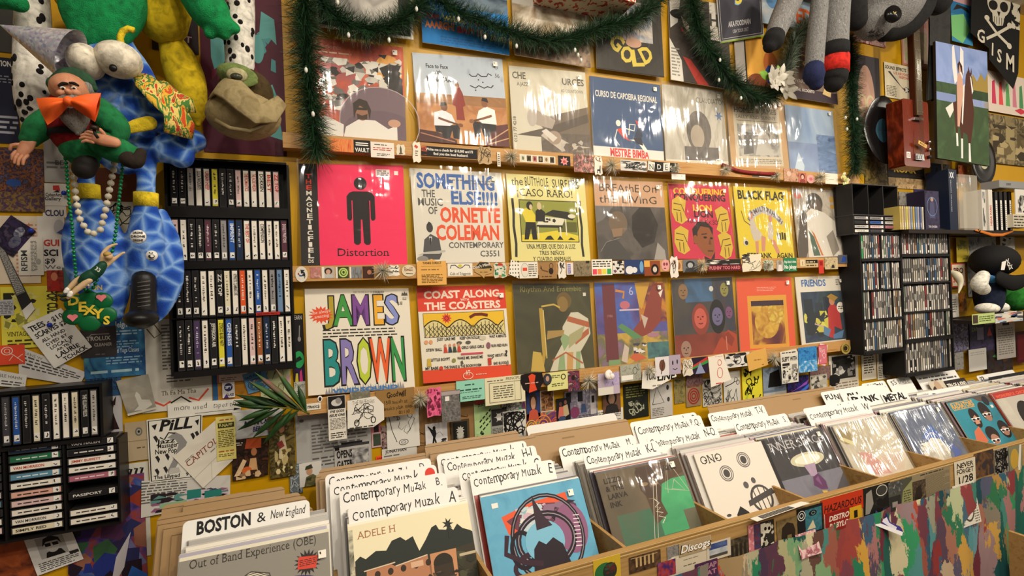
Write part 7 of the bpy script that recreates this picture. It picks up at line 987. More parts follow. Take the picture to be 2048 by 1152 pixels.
# posters, pictures and discs
GP = 'posters on the right part of the wall'
for a in (
 ('poster of a bald man in large glasses', (1700, 105, 1767, 350), portrait('3a3438', 'b8907c', 'c49a86', '9a9a94')+';o .36 .6 .12 .06 .02 c9b890;o .64 .6 .12 .06 .02 c9b890;z 0 0 1 .3 30 3 4a3a24,7a6234,2a2018', '3a3438', .022),
 ('orange framed pink and green print behind the guitar neck', (1800, 22, 1862, 142), 'r .05 .04 .95 .95 c8a098;z .1 .1 .9 .7 20 3 8a9a6a,a8a07a,c8a098;r .1 .8 .9 .9 c88a80', 'b87a5a', .021),
 ('sound effects record cover with a slim aircraft', (1768, 123, 1826, 203), 'r 0 0 1 1 d8ccb0;t .4 .82 .09 2a2420 B,i,w.76|SOUND EFFECTS;t .62 .7 .075 b8342a b,w.6|U.S. AIR FORCE;t .72 .6 .075 b8342a b,w.4|FIREPOWER;p 8a3a34 .1 .76 .2 .7 .66 .3 .9 .26 .6 .36;p 3a3434 .12 .74 .2 .76 .7 .26;e .78 .3 .1 .08 2a2a34;s .78 .3 .04 .09 5 d8d2c4;x .05 .05 .4 .36 7 5a5448', 'd8ccb0', .02),
 ('dark poster with yellow block letters under the guitar', (1775, 322, 1850, 380), 'r 0 0 1 1 241c18;t .45 .62 .24 c8a43a B,w.6|ROAR;z 0 0 1 .4 40 3 8a6a44,c8a878,5a4024', '241c18', .021),
 ('brown leafy picture left of the dark roar poster', (1728, 322, 1776, 380), 'z 0 0 1 1 34 3 5a4a24,8a7640,3a2c18,a08a50', '5a4a24', .0215),
 ('bright crinkled picture scrap under the sock monkey head', (1706, 66, 1772, 96), 'z 0 0 1 1 24 3 c86a7a,d8b8a8,8a2a34,e0d0c8', 'c86a7a', .02),
 ('blue and green abstract print at the top right', (1900, -20, 1946, 92), 'r 0 .55 1 .8 2a70a0;p 2a2420 .1 .62 .5 .7 .9 .64 .8 .74 .3 .76;p 7ac07a .0 .5 .6 .6 .9 .3 .5 .0 0 .1;r 0 .8 1 1 c89aa0', '3a86b0', .0),
 ('pink and red figure print right of the horse painting', (1974, 140, 2062, 236), 'r .0 .06 1 1 d8c8b8;'+';'.join(f'p {c} {.08+.16*j} .2 {.1+.16*j} .75 {.16+.16*j} .8 {.18+.16*j} .2' for j, c in enumerate(('c83a5a', 'd84a4a', '5aa05a', 'c87a8a', '4a8a5a', 'd85a6a')))+';p c83a4a .6 .12 .75 .2 .9 .12 .75 .04', 'd8c8b8', .012),
 ('sepia poster of old street buildings', (1974, 226, 2064, 334), 'z 0 0 1 1 18 3 6a5a3c,8a7a54,3a3020,a8966a;r .1 .3 .3 .7 4a3e28;r .4 .1 .6 .8 9a8a60;r .66 .2 .9 .66 5a4c30;m .1 .1 .9 .8 4 30 3a3020,a8966a,6a5a3c', '6a5a3c', .016),
 ('small framed photo of a standing figure above the upper shelf', (1862, 326, 1884, 372), 'r .05 .05 .95 .95 2a3a54;p 1a1c24 .4 .1 .42 .8 .6 .8 .62 .1', '2a3a54', .0),
 ('small black and white photo beside the standing figure photo', (1886, 328, 1900, 370), 'z 0 0 1 1 50 3 1c1c1c,8a8a88,4a4a4a', '1c1c1c', .0),
 ('red and orange portrait card behind the navy book', (1916, 330, 1934, 366), 'z 0 0 1 1 40 3 8a3a1c,c86a34,3a2014', '8a3a1c', .0),
 ('yellow hanging packet right of the towers', (1912, 475, 1939, 524), 'm .1 .1 .9 .9 3 20 2a2818,c8b03a,8a8a3a', 'c8b03a', .0),
 ('red and cream super sign card right of the towers', (1902, 527, 1932, 573), 'r .05 .05 .95 .95 d0c0a8;t .5 .58 .22 5a2a20 B,w.7|PRO;t .5 .2 .22 b8402c B,w.8|SUPER', 'b8402c', .0),
 ('brown orange packet under the super sign card', (1900, 588, 1934, 622), 'z 0 0 1 1 40 3 6a3418,a86a24,3a1c10', '6a3418', .0),
 ('clear wrapped magazine behind the capped plush', (1932, 470, 1996, 590), 'z 0 0 1 1 26 3 6a6a68,a8a6a0,4a4a50', '6a6a68', .008),
 ('black and white card with skull faces, far right', (2000, 473, 2030, 502), 'm .05 .05 .95 .95 3 24 2a2a28,d0ccc0', 'b8b4a8', .0),
 ('violet wrapped figure card under the lower shelf', (1903, 640, 1938, 700), 'z 0 0 1 1 40 3 4a3a8a,8a86a0,2a2440,b8b4c0', '4a3a8a', -.01),
 ('dark violet comic poster under the lower shelf', (1938, 645, 1990, 700), 'z 0 0 1 1 30 3 2a2438,4a4464,1c1824;r .3 .4 .56 .8 8a86a0;t .2 .7 .12 8aa05a b|ZAP;p c85a4a .7 .5 .9 .5 .8 .8', '2a2438', 0),
 ('white long handwritten sheet under the lower shelf', (1991, 636, 2032, 714), 'r .35 .8 .7 1 2a2828;x .1 .1 .9 .75 12 8a8680', 'c8c2b8', -.01),
 ('dark red card at the right edge under the lower shelf', (2032, 664, 2064, 722), 'r .1 .1 .9 .9 6a1c20', '4a1418', -.012),
 ('white blank sheet above the bins at the right', (1937, 700, 1974, 738), 'x .1 .7 .9 .9 2 b8b4ac', 'd8d4cc', -.005),
 ('dark starry photo right of the white blank sheet', (1974, 700, 2026, 740), 'z 0 0 1 1 30 3 1c1c24,3a2c20,2a3450;e .7 .6 .12 .2 5a3a24;p 5aa05a .2 .7 .5 .9 .4 .6', '1c1c24', 0),
 ('grey photo under the towers beside a cream strip', (1902, 696, 1928, 738), 'z 0 0 1 1 40 3 8a8680,a8a49c,5a5650', '8a8680', 0),
 ('cream card with an ink crab under the towers', (1876, 728, 1900, 746), 'm .4 .2 .8 .7 3 14 2a2418,1c1810', 'd8ccb4', .015),
 ('white curled paper hanging right of the towers', (1900, 588, 1918, 634), 'x .2 .2 .8 .8 6 6a6660', 'c9c4bc', -.03)):
    scrap(a[0], a[1], a[2], a[3], y=a[4], name='poster' if 'poster' in a[0] else 'picture_card', cat='poster' if 'poster' in a[0] else 'picture', group=GP)
def vinyl(label, px, rx, rz, y, col, bend=0):
    c = W(*px, y); mb = MB(); n = 48; R_ = .15; vs = []; fs = []
    rings = [.004, .05, .052, .06, .09, .12, .148, .15]
    for r in rings:
        for k in range(n):
            a = 2*PI*k/n; x, z = r*math.cos(a), r*math.sin(a); vs.append(c+V((x*rx, -abs(z)*bend-.001*math.sin(r*900), z*rz)))
    for i in range(len(rings)-1):
        for k in range(n): fs.append((i*n+k, i*n+(k+1) % n, (i+1)*n+(k+1) % n, (i+1)*n+k))
    lab = [f for f in fs if f[0] < n*2]; gro = [f for f in fs if f[0] >= n*2]
    mb.add(vs, gro, paint('121112', .22, 0, .7), True); mb.add([v+V((0, .002, 0)) for v in vs], [f[::-1] for f in gro], paint('121112', .22, 0, .7), True); o = tag(mb.build('vinyl_disc', base=c), label, 'record')
    m2 = MB(); m2.add([v+V((0, -.0006, 0)) for v in vs], lab, col); m2.build('centre_label', o); return o
vinyl('black vinyl disc hanging left of the guitar', (1763, 262), .86, 1.1, -.03, '2a4a5a', .12)
vinyl('black vinyl disc with pale label behind the horse painting', (1968, 322), .78, .86, -.04, 'b8b494', .0)
# small guitar made from a box
gy = -.14; fb = quad((1804, 196, 1861, 336), gy); GW_ = noisemat(('4a160a', '6a2412', '8a3418', '5a1c0e'), 10, 4, (6, 1, .5), rough=.22, dist=1.2, kind='wave')
o = empty('box_guitar', V(((fb[0].x+fb[1].x)/2, gy+.04, fb[2].z)), 'reddish wooden box guitar hanging by its neck', 'guitar')
x0, x1, zb_, zt_ = fb[0].x, fb[1].x, fb[2].z, fb[0].z; xm = (x0+x1)/2+.004
mb = MB(); pr = []
for cx, cz, a0 in ((x1-.014, zt_-.014, 0), (x0+.014, zt_-.014, 90), (x0+.014, zb_+.014, 180), (x1-.014, zb_+.014, 270)): pr += [(cx+.014*math.cos(math.radians(a0+18*i)), cz+.014*math.sin(math.radians(a0+18*i))) for i in range(6)]
n = len(pr); mb.add([(x, gy, z) for x, z in pr]+[(x, gy+.07, z) for x, z in pr], [tuple(range(n))[::-1], tuple(range(n, 2*n))]+[(i, (i+1) % n, (i+1) % n+n, i+n) for i in range(n)], GW_); mb.build('body', o)
nt_ = W(1825, -40, gy).z; mb = MB(); mb.box((xm-.024, gy-.012, zt_-.075), (xm+.024, gy+.012, nt_), paint('4a2414', .35)); mb.build('neck', o)
mb = MB(); mb.box((xm-.022, gy-.016, zt_-.075), (xm+.022, gy-.012, nt_), paint('5a4a34', .4)); fbo = mb.build('fretboard', o)
for i in range(14): z = zt_-.06+.052*i*(1-.012*i); mb = MB(); mb.box((xm-.022, gy-.0175, z), (xm+.022, gy-.016, z+.0018), paint('b8b4a8', .3, 1)); mb.build('fret', fbo)
for i in range(4): mb = MB(); x = xm-.0135+.009*i; mb.tube([(x, gy-.019, zb_+.035), (x, gy-.019, nt_)], .0009, paint('c8c4b8', .25, 1), 5); mb.build('string', o)
mb = MB(); mb.box((xm-.034, gy-.014, zt_-.098), (xm+.03, gy, zt_-.086), paint('c8c8c8', .15, 1)); mb.build('pickup', o)
mb = MB(); mb.box((xm-.034, gy-.010, zb_+.03), (xm+.032, gy, zb_+.058), paint('a8a8a6', .2, 1)); [mb.box((xm-.026+.014*i, gy-.014, zb_+.034), (xm-.018+.014*i, gy-.01, zb_+.05), paint('d0d0ce', .15, 1)) for i in range(4)]; mb.build('bridge', o)
mb = MB(); q = [V((xm-.032, gy-.0012, zb_+.125)), V((xm+.032, gy-.0012, zb_+.125)), V((xm+.032, gy-.0012, zb_+.06)), V((xm-.032, gy-.0012, zb_+.06))]; mb.slab(q, .001, paint('6a3a24', .15)); mb.build('plate', o)
mb = MB(); q = [V((xm-.026, gy-.0205, zb_+.118)), V((xm+.034, gy-.0205, zb_+.1)), V((xm+.03, gy-.0205, zb_+.084)), V((xm-.03, gy-.0205, zb_+.102))]; mb.slab(q, .001, 'd8b060'); Panel(mb, flat(q)).draw('t .5 .25 .5 3a2a14 b,w.7|MUSICBOX'); tag(mb.build('paper_tag'), 'cream paper tag stuck across the bridge')
for i in range(3): mb = MB(); mb.tube([(x1-.016, gy+.001, zb_+.05+.035*i), (x1-.016, gy-.014, zb_+.05+.035*i)], .008, paint('b8b4b0' if i else '2a2828', .2, 1 if i else 0), 12); mb.build('control_knob', o)
mb = MB(); q = [V((x0+.016, gy-.0008, zb_+.066)), V((x0+.045, gy-.0008, zb_+.066)), V((x0+.045, gy-.0008, zb_+.038)), V((x0+.016, gy-.0008, zb_+.038))]; mb.slab(q, .0005, 'e0dcd4'); Panel(mb, q, .0002).draw('x .15 .2 .85 .85 3 8a4a44'); mb.build('price_sticker', o)
# horse painting, dark garment, skull pennant
hq = flat(quad((1871, 82, 1974, 104, 1979, 332, 1875, 316), -.12))
mb = MB(); mb.slab(hq, .012, '3a4a2c', paint('2a2018')); Panel(mb, hq).draw('z 0 0 1 1 9 3 3c5230,34482a,46603a;z 0 .56 1 1 6 3 7a90c0,8a9ccc,6a82b4;z 0 .5 1 .66 16 3 2c4028,3a5230,243420;p 98803c .62 .66 .7 .78 .78 .72 .86 .8 .94 .74 1 .82 1 .6 .62 .58;z .55 .5 1 .58 10 3 7a8ab4,8a98c0,98803c;r .0 .5 .36 .57 7a8ab4;z .45 .56 1 .64 18 5 24381f,30482a;'
 'p d8d4c8 .16 .44 .3 .5 .34 .46 .24 .36;p e0dcd4 .35 .25 .385 .25 .39 .13 .355 .13;p e0dcd4 .445 .21 .48 .21 .475 .03 .44 .03;p e0dcd4 .59 .18 .62 .18 .63 .01 .585 .01;p 4a2418 .3 .5 .42 .53 .56 .6 .68 .58 .71 .44 .67 .28 .63 .17 .585 .17 .57 .24 .49 .26 .48 .2 .445 .2 .43 .3 .385 .32 .385 .24 .35 .24 .33 .36;'
 'p 4a2418 .52 .56 .56 .76 .6 .8 .66 .78 .7 .7 .68 .56;p 4a2418 .6 .78 .61 .84 .64 .79;p 4a2418 .65 .78 .67 .83 .68 .77;p e0dcd4 .64 .76 .665 .74 .7 .63 .675 .6;p e0dcd4 .5 .66 .535 .68 .51 .5 .48 .32 .46 .34;'
 'p e0dcd8 .3 .98 .34 1 .38 .82 .4 .7 .34 .66 .3 .8;p e0dcd8 .46 1 .52 .96 .52 .78 .46 .66 .44 .76;p c89a84 .38 .5 .38 .66 .4 .76 .46 .76 .5 .7 .5 .58 .46 .46 .42 .3 .38 .3;e .44 .81 .035 .04 c89a84;p 3a2018 .4 .84 .44 .87 .49 .83 .5 .74 .47 .78 .44 .84 .41 .76')
tag(mb.build('painting'), 'painting on board of a long-haired rider on a brown and white horse', 'painting')
mb = MB(); vs = []; n = 14
for j in range(9):
    for i in range(n+1): px = 1857+47*i/n; py = -30+230*j/8; p = W(px, py, -.085); vs.append(p+V((0, -.01*math.sin(i*1.3)-.006*math.sin(i*2.9+j*.5), 0)))
fs = [((j+1)*(n+1)+i, (j+1)*(n+1)+i+1, j*(n+1)+i+1, j*(n+1)+i) for j in range(8) for i in range(n)]
mb.add(vs, fs, noisemat(('2e2e2c', '3a3a38', '343432'), 30, 1, rough=.9), True); mb.add([v+V((0, .006, 0)) for v in vs], [f[::-1] for f in fs], paint('2e2e2c', .9), True); tag(mb.build('hanging_garment'), 'dark grey garment hanging behind the horse painting', 'clothing')
pq = flat(quad((1944, -30, 2042, -20, 2040, 185, 1940, 130), -.03)); mb = MB(); P = Panel(mb, pq, 0)
ol = [(0, 1), (1, 1), (.96, .18), (.86, .0), (.36, .18), (.36, .3), (0, .4)]; n = len(ol); f = [P.P(*p) for p in ol]
mb.add(f+[p-P.n*.002 for p in f], [tuple(range(n))[::-1], tuple(range(n, 2*n))]+[(i, (i+1) % n, (i+1) % n+n, i+n) for i in range(n)], paint('161514', .8)); P.k = .0006
P.draw('e .54 .84 .24 .16 d0c8b4;p d0c8b4 .4 .74 .42 .62 .5 .58 .62 .6 .68 .74;e .42 .8 .09 .055 161514;e .64 .8 .085 .055 161514;p 161514 .5 .74 .54 .68 .57 .74;'+';'.join(f'r {.44+.05*i} .6 {.452+.05*i} .68 161514' for i in range(5))+';l d0c8b4 .035 .3 .62 .5 .5 .74 .42;l d0c8b4 .035 .74 .6 .52 .5 .3 .4;e .3 .64 .05 .03 d0c8b4;e .76 .62 .05 .03 d0c8b4;e .76 .41 .05 .03 d0c8b4;t .2 .33 .15 d0c8b4 b,h.4|G;t .42 .24 .13 d0c8b4 b,h.4|I;t .56 .2 .14 d0c8b4 b,h.4|S;t .78 .17 .15 d0c8b4 b,h.4|M;m .8 .6 .98 .9 3 14 d0c8b4')
tag(mb.build('cloth_pennant'), 'black cloth pennant with white skull and crossed bones', 'flag')
# bird skull and capped plush on the lower shelf
mb = MB(); s0 = [W(1905, 545, -.05), W(1915, 552, -.07), W(1921, 568, -.08), W(1917, 586, -.085)]; mb.limb([(*s0[0], .012), (*s0[1], .02), (*s0[2], .012), (*s0[3], .003)], paint('cfc6ac', .5)); tag(mb.build('bird_skull'), 'pale long-beaked bird skull hanging right of the towers', 'skull')
# ---------------------------------------------------------------- tinsel garlands and tufts
def rr(px, py, y, r): return (W(px, py-r*.5, y)-W(px, py+r*.5, y)).length
def blades(mb, c, n, r, wd, rnd, mats, axis=None, spread=1.0):
    for _ in range(n):
        d = V((rnd.gauss(0, 1), rnd.gauss(0, 1), rnd.gauss(0, 1))).normalized()
        if axis is not None: d = (d+axis*rnd.uniform(.2, .6)).normalized()
        L = r*rnd.uniform(.65, 1.1)*spread; s_ = d.cross(V((rnd.uniform(-1, 1), rnd.uniform(-1, 1), rnd.uniform(-1, 1)))).normalized()*wd
        t = c+d*L+V((0, 0, -L*rnd.uniform(0, .15)))
        if t.y > .02: t.y = .02
        b = c+d*L*.05; mb.add([b-s_, b+s_, t+s_*.3, t-s_*.3], [(0, 1, 2, 3)], rnd.choice(mats))
GREEN = [paint(h, .45, 0, .5) for h in ('123018', '1c4224', '0e2414', '2a5630', '16381e')]
FROST = [paint(h, .35, 0, .6) for h in ('2a5a38', '8aa08c', '1c4a2a', 'b8c4b4')]
def garland(label, pts, y, rpx, seed, mats=GREEN, bulbs=()):
    rnd = random.Random(seed); P = [W(a, b, y) for a, b in pts]; rad = rr(*pts[len(pts)//2], y, rpx); cs_ = []
    for i in range(len(P)-1):
        k = max(2, int((P[i+1]-P[i]).length/.004))
        for j in range(k): cs_.append((P[i].lerp(P[i+1], j/k), (P[i+1]-P[i]).normalized()))
    o = empty('tinsel_garland', P[len(P)//2], label, 'garland', 'green tinsel garlands')
    mb = MB()
    for c, ax in cs_: blades(mb, c, 34, rad, .0009, rnd, mats, ax)
    mb.build('tinsel_needles', o); m2 = MB(); m2.tube(P, .004, paint('16301c', .5), 6); m2.build('wire_core', o)
    for (bx, by) in bulbs:
        c = W(bx, by, y-rad*.95); m3 = MB(); m3.ball(c, (.005, .005, .008), paint('d8d8cc', .08, 0, .9), 8, 6); m3.ball(c+V((0, 0, .009)), (.003, .003, .005), '1c3a24', 6, 5); m3.build('light_bulb', o)
    return o
garland('thick green tinsel garland hanging straight down left of the record rows', [(606, -40), (610, 60), (616, 140), (624, 220), (632, 290), (634, 308)], -.05, 46, 1, GREEN, ((675, 4), (626, 228), (612, 140)))
garland('green tinsel swag over the white framed picture at the top', [(632, -12), (650, 14), (685, 42), (728, 58), (768, 57), (808, 36), (842, 6), (856, -22)], -.05, 38, 2, GREEN, ((833, 18), (697, 70), (778, 80)))
garland('long green tinsel swag across the top middle of the wall', [(866, -30), (885, 6), (920, 26), (962, 40), (1003, 58), (1047, 72), (1094, 80), (1140, 78), (1187, 60), (1234, 47), (1266, 40), (1297, 18), (1322, -14)], -.05, 33, 3, GREEN, ((917, 38), (970, 74), (1033, 92), (1150, 100), (1156, 110), (1162, 120)))
garland('green tinsel garland sagging to the white flower at the upper right', [(1378, -25), (1386, 15), (1396, 56), (1417, 100), (1446, 140), (1476, 172), (1512, 194), (1544, 192), (1562, 170)], -.05, 33, 4, GREEN, ((1438, 160), (1482, 196), (1440, 120)))
garland('frosted green tinsel rising behind the sock monkey', [(1566, 150), (1580, 112), (1590, 75), (1610, 52), (1640, 42), (1668, 44)], -.05, 26, 5, FROST)
garland('green tinsel garland hanging straight down beside the bald man poster', [(1697, 70), (1702, 140), (1705, 220), (1709, 300), (1711, 345)], -.05, 24, 6, GREEN, ((1691, 235), (1714, 238), (1694, 258)))
SILV = [paint(h, .3, .15, .9) for h in ('d8d4c4', 'b8b4a4', 'ece8d8', 'a09c88', 'c8c09c')]
for i, (x, y_, r, lb) in enumerate(((1023, 312, 16, 'left of the six tiny pictures on the top ledge'), (1224, 330, 17, 'beside the llama tag on the top ledge'), (1352, 336, 9, 'after the ransom style capitals'), (1452, 338, 11, 'at the left end of the red ribbon'), (1553, 352, 10, 'at the right end of the red ribbon'), (1641, 354, 13, 'near the right end of the top ledge'),
     (766, 541, 19, 'under the pink sleeve on the middle ledge'), (1404, 530, 14, 'over the grey postage stamp'), (1537, 530, 11, 'by the cactus scrap on the middle ledge'), (841, 796, 17, 'between cardboard note and pink strip'), (1179, 761, 18, 'right of the robed woman card'), (1300, 740, 13, 'over the white line lettering paper'), (1549, 716, 14, 'left of the newspaper style flyer'))):
    mb = MB(); rnd = random.Random(80+i); c = W(x, y_, -.034); blades(mb, c, 260, rr(x, y_, -.034, r*1.25), .0006, rnd, SILV); tag(mb.build('tinsel_tuft'), 'silver tinsel tuft '+lb, 'tinsel', 'silver tinsel tufts on the ledges')
mb = MB(); mb.tube([W(*p, -.026) for p in ((1444, 329), (1456, 333), (1475, 341), (1500, 345), (1530, 347), (1556, 348))], .007, noisemat(('6a1418', '8a2024', '5a1014'), 60, 2), 8, .35); tag(mb.build('red_ribbon'), 'dark red woven ribbon draped along the top ledge', 'ribbon')
def petal(mb, c, d, L, wd, mat, up=V((0, -1, 0))):
    s_ = d.cross(up).normalized(); pts = []
    for t, w_, h in ((0, .12, 0), (.25, .7, .12), (.5, 1, .16), (.75, .75, .1), (1, .04, -.02)): pts.append((t, w_, h))
    A = [c+d*L*t+s_*wd*w_ for t, w_, h in pts]; B = [c+d*L*t+up*L*h for t, w_, h in pts]; D = [c+d*L*t-s_*wd*w_ for t, w_, h in pts]; n = 5
    mb.add(A+B+D, [(i, i+1, n+i+1, n+i) for i in range(4)]+[(n+i, n+i+1, 2*n+i+1, 2*n+i) for i in range(4)], mat, True)
o = empty('fabric_flower', W(1563, 158, -.09), 'white fabric poinsettia pinned on the garland beside the sock limbs', 'flower'); mb = MB(); c = W(1563, 158, -.095); rnd = random.Random(4)
for cx_, cz_, k0 in ((0, 0, 9), (-.05, -.012, 8), (.022, -.045, 6)):
    for k in range(k0):
        a = 2*PI*k/k0+rnd.uniform(-.2, .2)+cx_*9; d = V((math.cos(a), -.35+rnd.uniform(-.3, .2), math.sin(a))).normalized(); petal(mb, c+V((cx_, 0, cz_)), d, .058*rnd.uniform(.8, 1.15), .017, paint('e2dccb', .6))
mb.build('petals', o); mb = MB(); petal(mb, c+V((-.055, .004, .0)), V((-1, -.1, .12)).normalized(), .075, .02, paint('8ab84a', .5)); petal(mb, c+V((.0, .004, .0)), V((-.35, -.1, .9)).normalized(), .06, .018, paint('9ac06a', .5)); mb.build('leaves', o)
mb = MB(); rnd = random.Random(8); c = W(1688, 360, -.03)
for k in range(14): a = rnd.uniform(0, 6.3); petal(mb, c+V((rnd.uniform(-.02, .015), 0, rnd.uniform(-.03, .02))), V((math.cos(a), -.4, math.sin(a))).normalized(), .022, .008, paint(rnd.choice(('e6e2d0', 'c8d080', 'e0d890')), .6))
tag(mb.build('fabric_flower'), 'small cream and yellow flowers at the right end of the top ledge', 'flower')
# palm frond
o = empty('palm_frond', W(612, 824, -.03), 'dried green palm frond with pink tips sticking out left of the lowest ledge', 'plant')
rach = [(618, 827, -.022), (600, 819, -.06), (575, 816, -.075), (552, 815, -.08), (530, 813, -.08)]
mb = MB(); mb.tube([W(a, b, y) for a, b, y in rach], [.003, .0028, .0022, .0016, .001], paint('8a8a3a'), 6); mb.build('stem', o)
for k, (bx, by, tx, ty, pk) in enumerate(((611, 823, 551, 737, 1), (604, 820, 508, 744, 1), (597, 819, 517, 772, 0), (590, 818, 497, 762, 1), (580, 817, 500, 791, 0), (570, 816, 470, 789, 0), (556, 815, 463, 809, 0), (548, 815, 477, 842, 0), (560, 816, 474, 861, 0), (573, 817, 505, 876, 0), (585, 818, 526, 889, 0), (530, 813, 468, 801, 0), (598, 820, 540, 868, 0), (613, 824, 596, 770, 0))):
    a, b = W(bx, by, -.07), W(tx, ty, -.05-.012*(k % 4)); d = b-a; m_ = MB(); L = d.length; petal(m_, a, d.normalized(), L, .0085, noisemat(('182e16', '28461f', '1f3a1a'), 20, k % 3, (1, 1, 1), .4) if not pk else noisemat(('2a4a22', '3a5a2a', '8a4a50'), 12, k % 3), V((0, -1, 0)).cross(d).cross(d).normalized()*(-1)); m_.build('leaflet', o)
# box with red flowers at the top
mb = MB(); fq = quad((1098, -60, 1272, 5), -.12); mb.slab(fq, .13, noisemat(('d8ccb0', 'd8ccb0', 'd8ccb0', 'b8402c', '8a3a2a'), 40, 3, const=True)); tag(mb.build('flowered_box'), 'cream box printed with small red flowers, cut by the top edge', 'box')
# ---------------------------------------------------------------- plush toys
def soft(o, vox=.005, it=6):
    m = o.modifiers.new('remesh', 'REMESH'); m.mode = 'VOXEL'; m.voxel_size = vox; m.use_smooth_shade = True
    s_ = o.modifiers.new('smooth', 'SMOOTH'); s_.iterations = it; s_.factor = .5; return o
def LP(y, *p): return [(*W(a[0], a[1], y+(a[3] if len(a) > 3 else 0)), rr(a[0], a[1], y, a[2])) for a in p]
def plush(h, s=260, b=.5): 
    r, g, bb_ = (int(h[i:i+2], 16) for i in (0, 2, 4)); f = lambda k: '%02x%02x%02x' % tuple(min(255, int(v*k)) for v in (r, g, bb_))
    return noisemat((f(.8), h, f(1.12)), 60, 1, rough=.95, bump=b, bscale=s)
KNIT = noisemat(('5a5856', '8a8886', '6e6c6a', 'a09e9a'), 120, 1, (1, 1, .5), rough=.95, bump=.8, bscale=300)
def ball(name, par, px, py, y, rx, ry, mat, rd=None, n=18, tilt=0):
    c = W(px, py, y); a = rr(px, py, y, rx); b = rr(px, py, y, ry); mb = MB(); mb.ball(c, (a, rd if rd else min(a, b), b), mat, n, 12, Matrix.Rotation(tilt, 3, 'Y') if tilt else None); return mb.build(name, par)
def limb(name, par, y, mat, *p, flat_=1.0, n=16):
    mb = MB(); mb.limb(LP(y, *p), mat, n, flat_); return mb.build(name, par)
# grey sock monkey, head down, at the upper right
Y = -.24; o = empty('sock_monkey', W(1720, -60, Y), 'grey and black sock monkey hanging upside down with dangling limbs', 'stuffed toy')
limb('body', o, Y+.03, KNIT, (1600, -120, 40), (1680, -130, 60), (1760, -90, 60))
hd = limb('head', o, Y, KNIT, (1790, -60, 60), (1775, -10, 66), (1762, 25, 58), (1748, 45, 34))
BK = plush('1c1b1c', 400); limb('face_patch', hd, Y-.01, BK, (1828, -30, 38), (1822, 10, 40), (1800, 42, 36), (1772, 62, 20)); limb('face_patch', hd, Y-.012, BK, (1708, -30, 20), (1706, 10, 24), (1712, 40, 20))
c = W(1783, 30, Y-.09); mb = MB(); mb.tube([c, c+V((-.004, -.012, 0))], rr(1783, 30, Y, 15), paint('121112', .2), 20); bt = mb.build('button_eye', hd); mb = MB(); mb.tube([c+V((-.012, -.014, .004)), c+V((-.004, -.014, -.004)), c+V((.004, -.014, .005))], .0018, 'c8b878', 6); mb.build('thread', bt)
mb = MB(); rnd = random.Random(5)
for k in range(40): blades(mb, W(1735+rnd.uniform(0, 32), 66+rnd.uniform(-4, 8), Y-.05), 3, .016, .0012, rnd, [paint('141213', .9)])
mb.build('mouth_fringe', hd)
for nm, pts, toe, tm in (('arm', ((1600, -60, 24), (1580, 0, 23), (1562, 40, 21), (1548, 76, 18)), ((1549, 74, 19), (1545, 84, 20), (1540, 92, 13)), BK), ('leg', ((1646, -60, 17), (1640, 0, 16), (1632, 80, 17), (1628, 135, 17)), ((1628, 138, 18), (1628, 152, 20), (1632, 166, 14)), plush('22284a', 400)), ('leg', ((1678, -60, 25), (1674, 0, 24), (1672, 60, 23), (1671, 92, 23)), None, None)):
    lg = limb(nm, o, Y, KNIT, *pts)
    if toe: limb('toe', lg, Y-.004, tm, *toe)
    else:
        for nm2, a, b, m_ in (('stripe_band', 90, 116, BK), ('stripe_band', 114, 147, plush('c0281e', 400))):
            mb = MB(); mb.tube([W(1671, a, Y), W(1670, b, Y)], rr(1671, a, Y, 24.5), m_, 18); mb.build(nm2, lg)
        limb('toe', lg, Y, BK, (1670, 148, 23.5), (1669, 160, 22), (1668, 166, 18))
limb('tail', o, Y+.02, BK, (1845, -20, 20), (1862, 0, 22), (1878, 8, 20), (1893, 4, 10)); ball('red_tag', o, 1843, 4, Y-.03, 7, 10, plush('b8281e'))
# blue scaled plush with big eyes
Y = -.13; SC = noisemat(('86aadc', '4a78c4', '2450ae', '1c44a0', '183a90', '1e48a8'), 24, 2, (1, .6, 1.1), rough=.9, kind='scale', bump=.25, bscale=300)
o = empty('scaled_plush', W(240, 250, Y), 'tall blue fish-scaled plush with big white eyes, yellow cuffs and one boot', 'stuffed toy')
mb = MB(); mb.limb(LP(Y, (215, 100, 50), (230, 150, 66), (248, 215, 66), (252, 270, 50), (245, 310, 40)), SC, 18, .8)
mb.limb(LP(Y, (285, 190, 30), (330, 235, 30), (365, 270, 26), (372, 285, 24)), SC, 14)
for a, b, r in ((332, 298, 28), (362, 312, 24), (388, 282, 22)): mb.ball(W(a, b, Y-.02), rr(a, b, Y, r), SC)
mb.limb(LP(Y, (190, 290, 24), (172, 330, 18), (174, 385, 17), (180, 425, 36), (188, 480, 52), (200, 545, 52), (222, 600, 34), (238, 632, 10)), SC, 18, .6)
mb.limb(LP(Y-.01, (285, 290, 26), (292, 340, 18), (292, 400, 18), (292, 440, 27), (290, 500, 34), (288, 545, 27), (287, 560, 20)), SC, 16, .7)
mb.limb(LP(Y+.02, (322, 430, 14), (334, 490, 26), (338, 560, 26), (326, 615, 16), (316, 640, 6)), SC, 14, .6)
soft(mb.build('body', o), .006, 4)
for px, py, rx, ry in ((237, 120, 40, 34), (172, 124, 30, 32)): e_ = ball('eye', o, px, py, -.24, rx, ry, plush('d8cfbc', 300, .2), .05); ball('pupil', e_, px-(11 if px > 200 else 24), py+(16 if px > 200 else 24), -.292 if px > 200 else -.27, 7, 7.5, paint('141212', .3), .005)
YL_ = plush('d8bc2a', 300)
for a, b, c_, d_, r in ((174, 370, 176, 398, 21), (292, 386, 292, 414, 21)): mb = MB(); mb.tube([W(a, b, Y-.006), W(c_, d_, Y-.006)], rr(a, b, Y, r), YL_, 18, .9); mb.build('cuff', o)
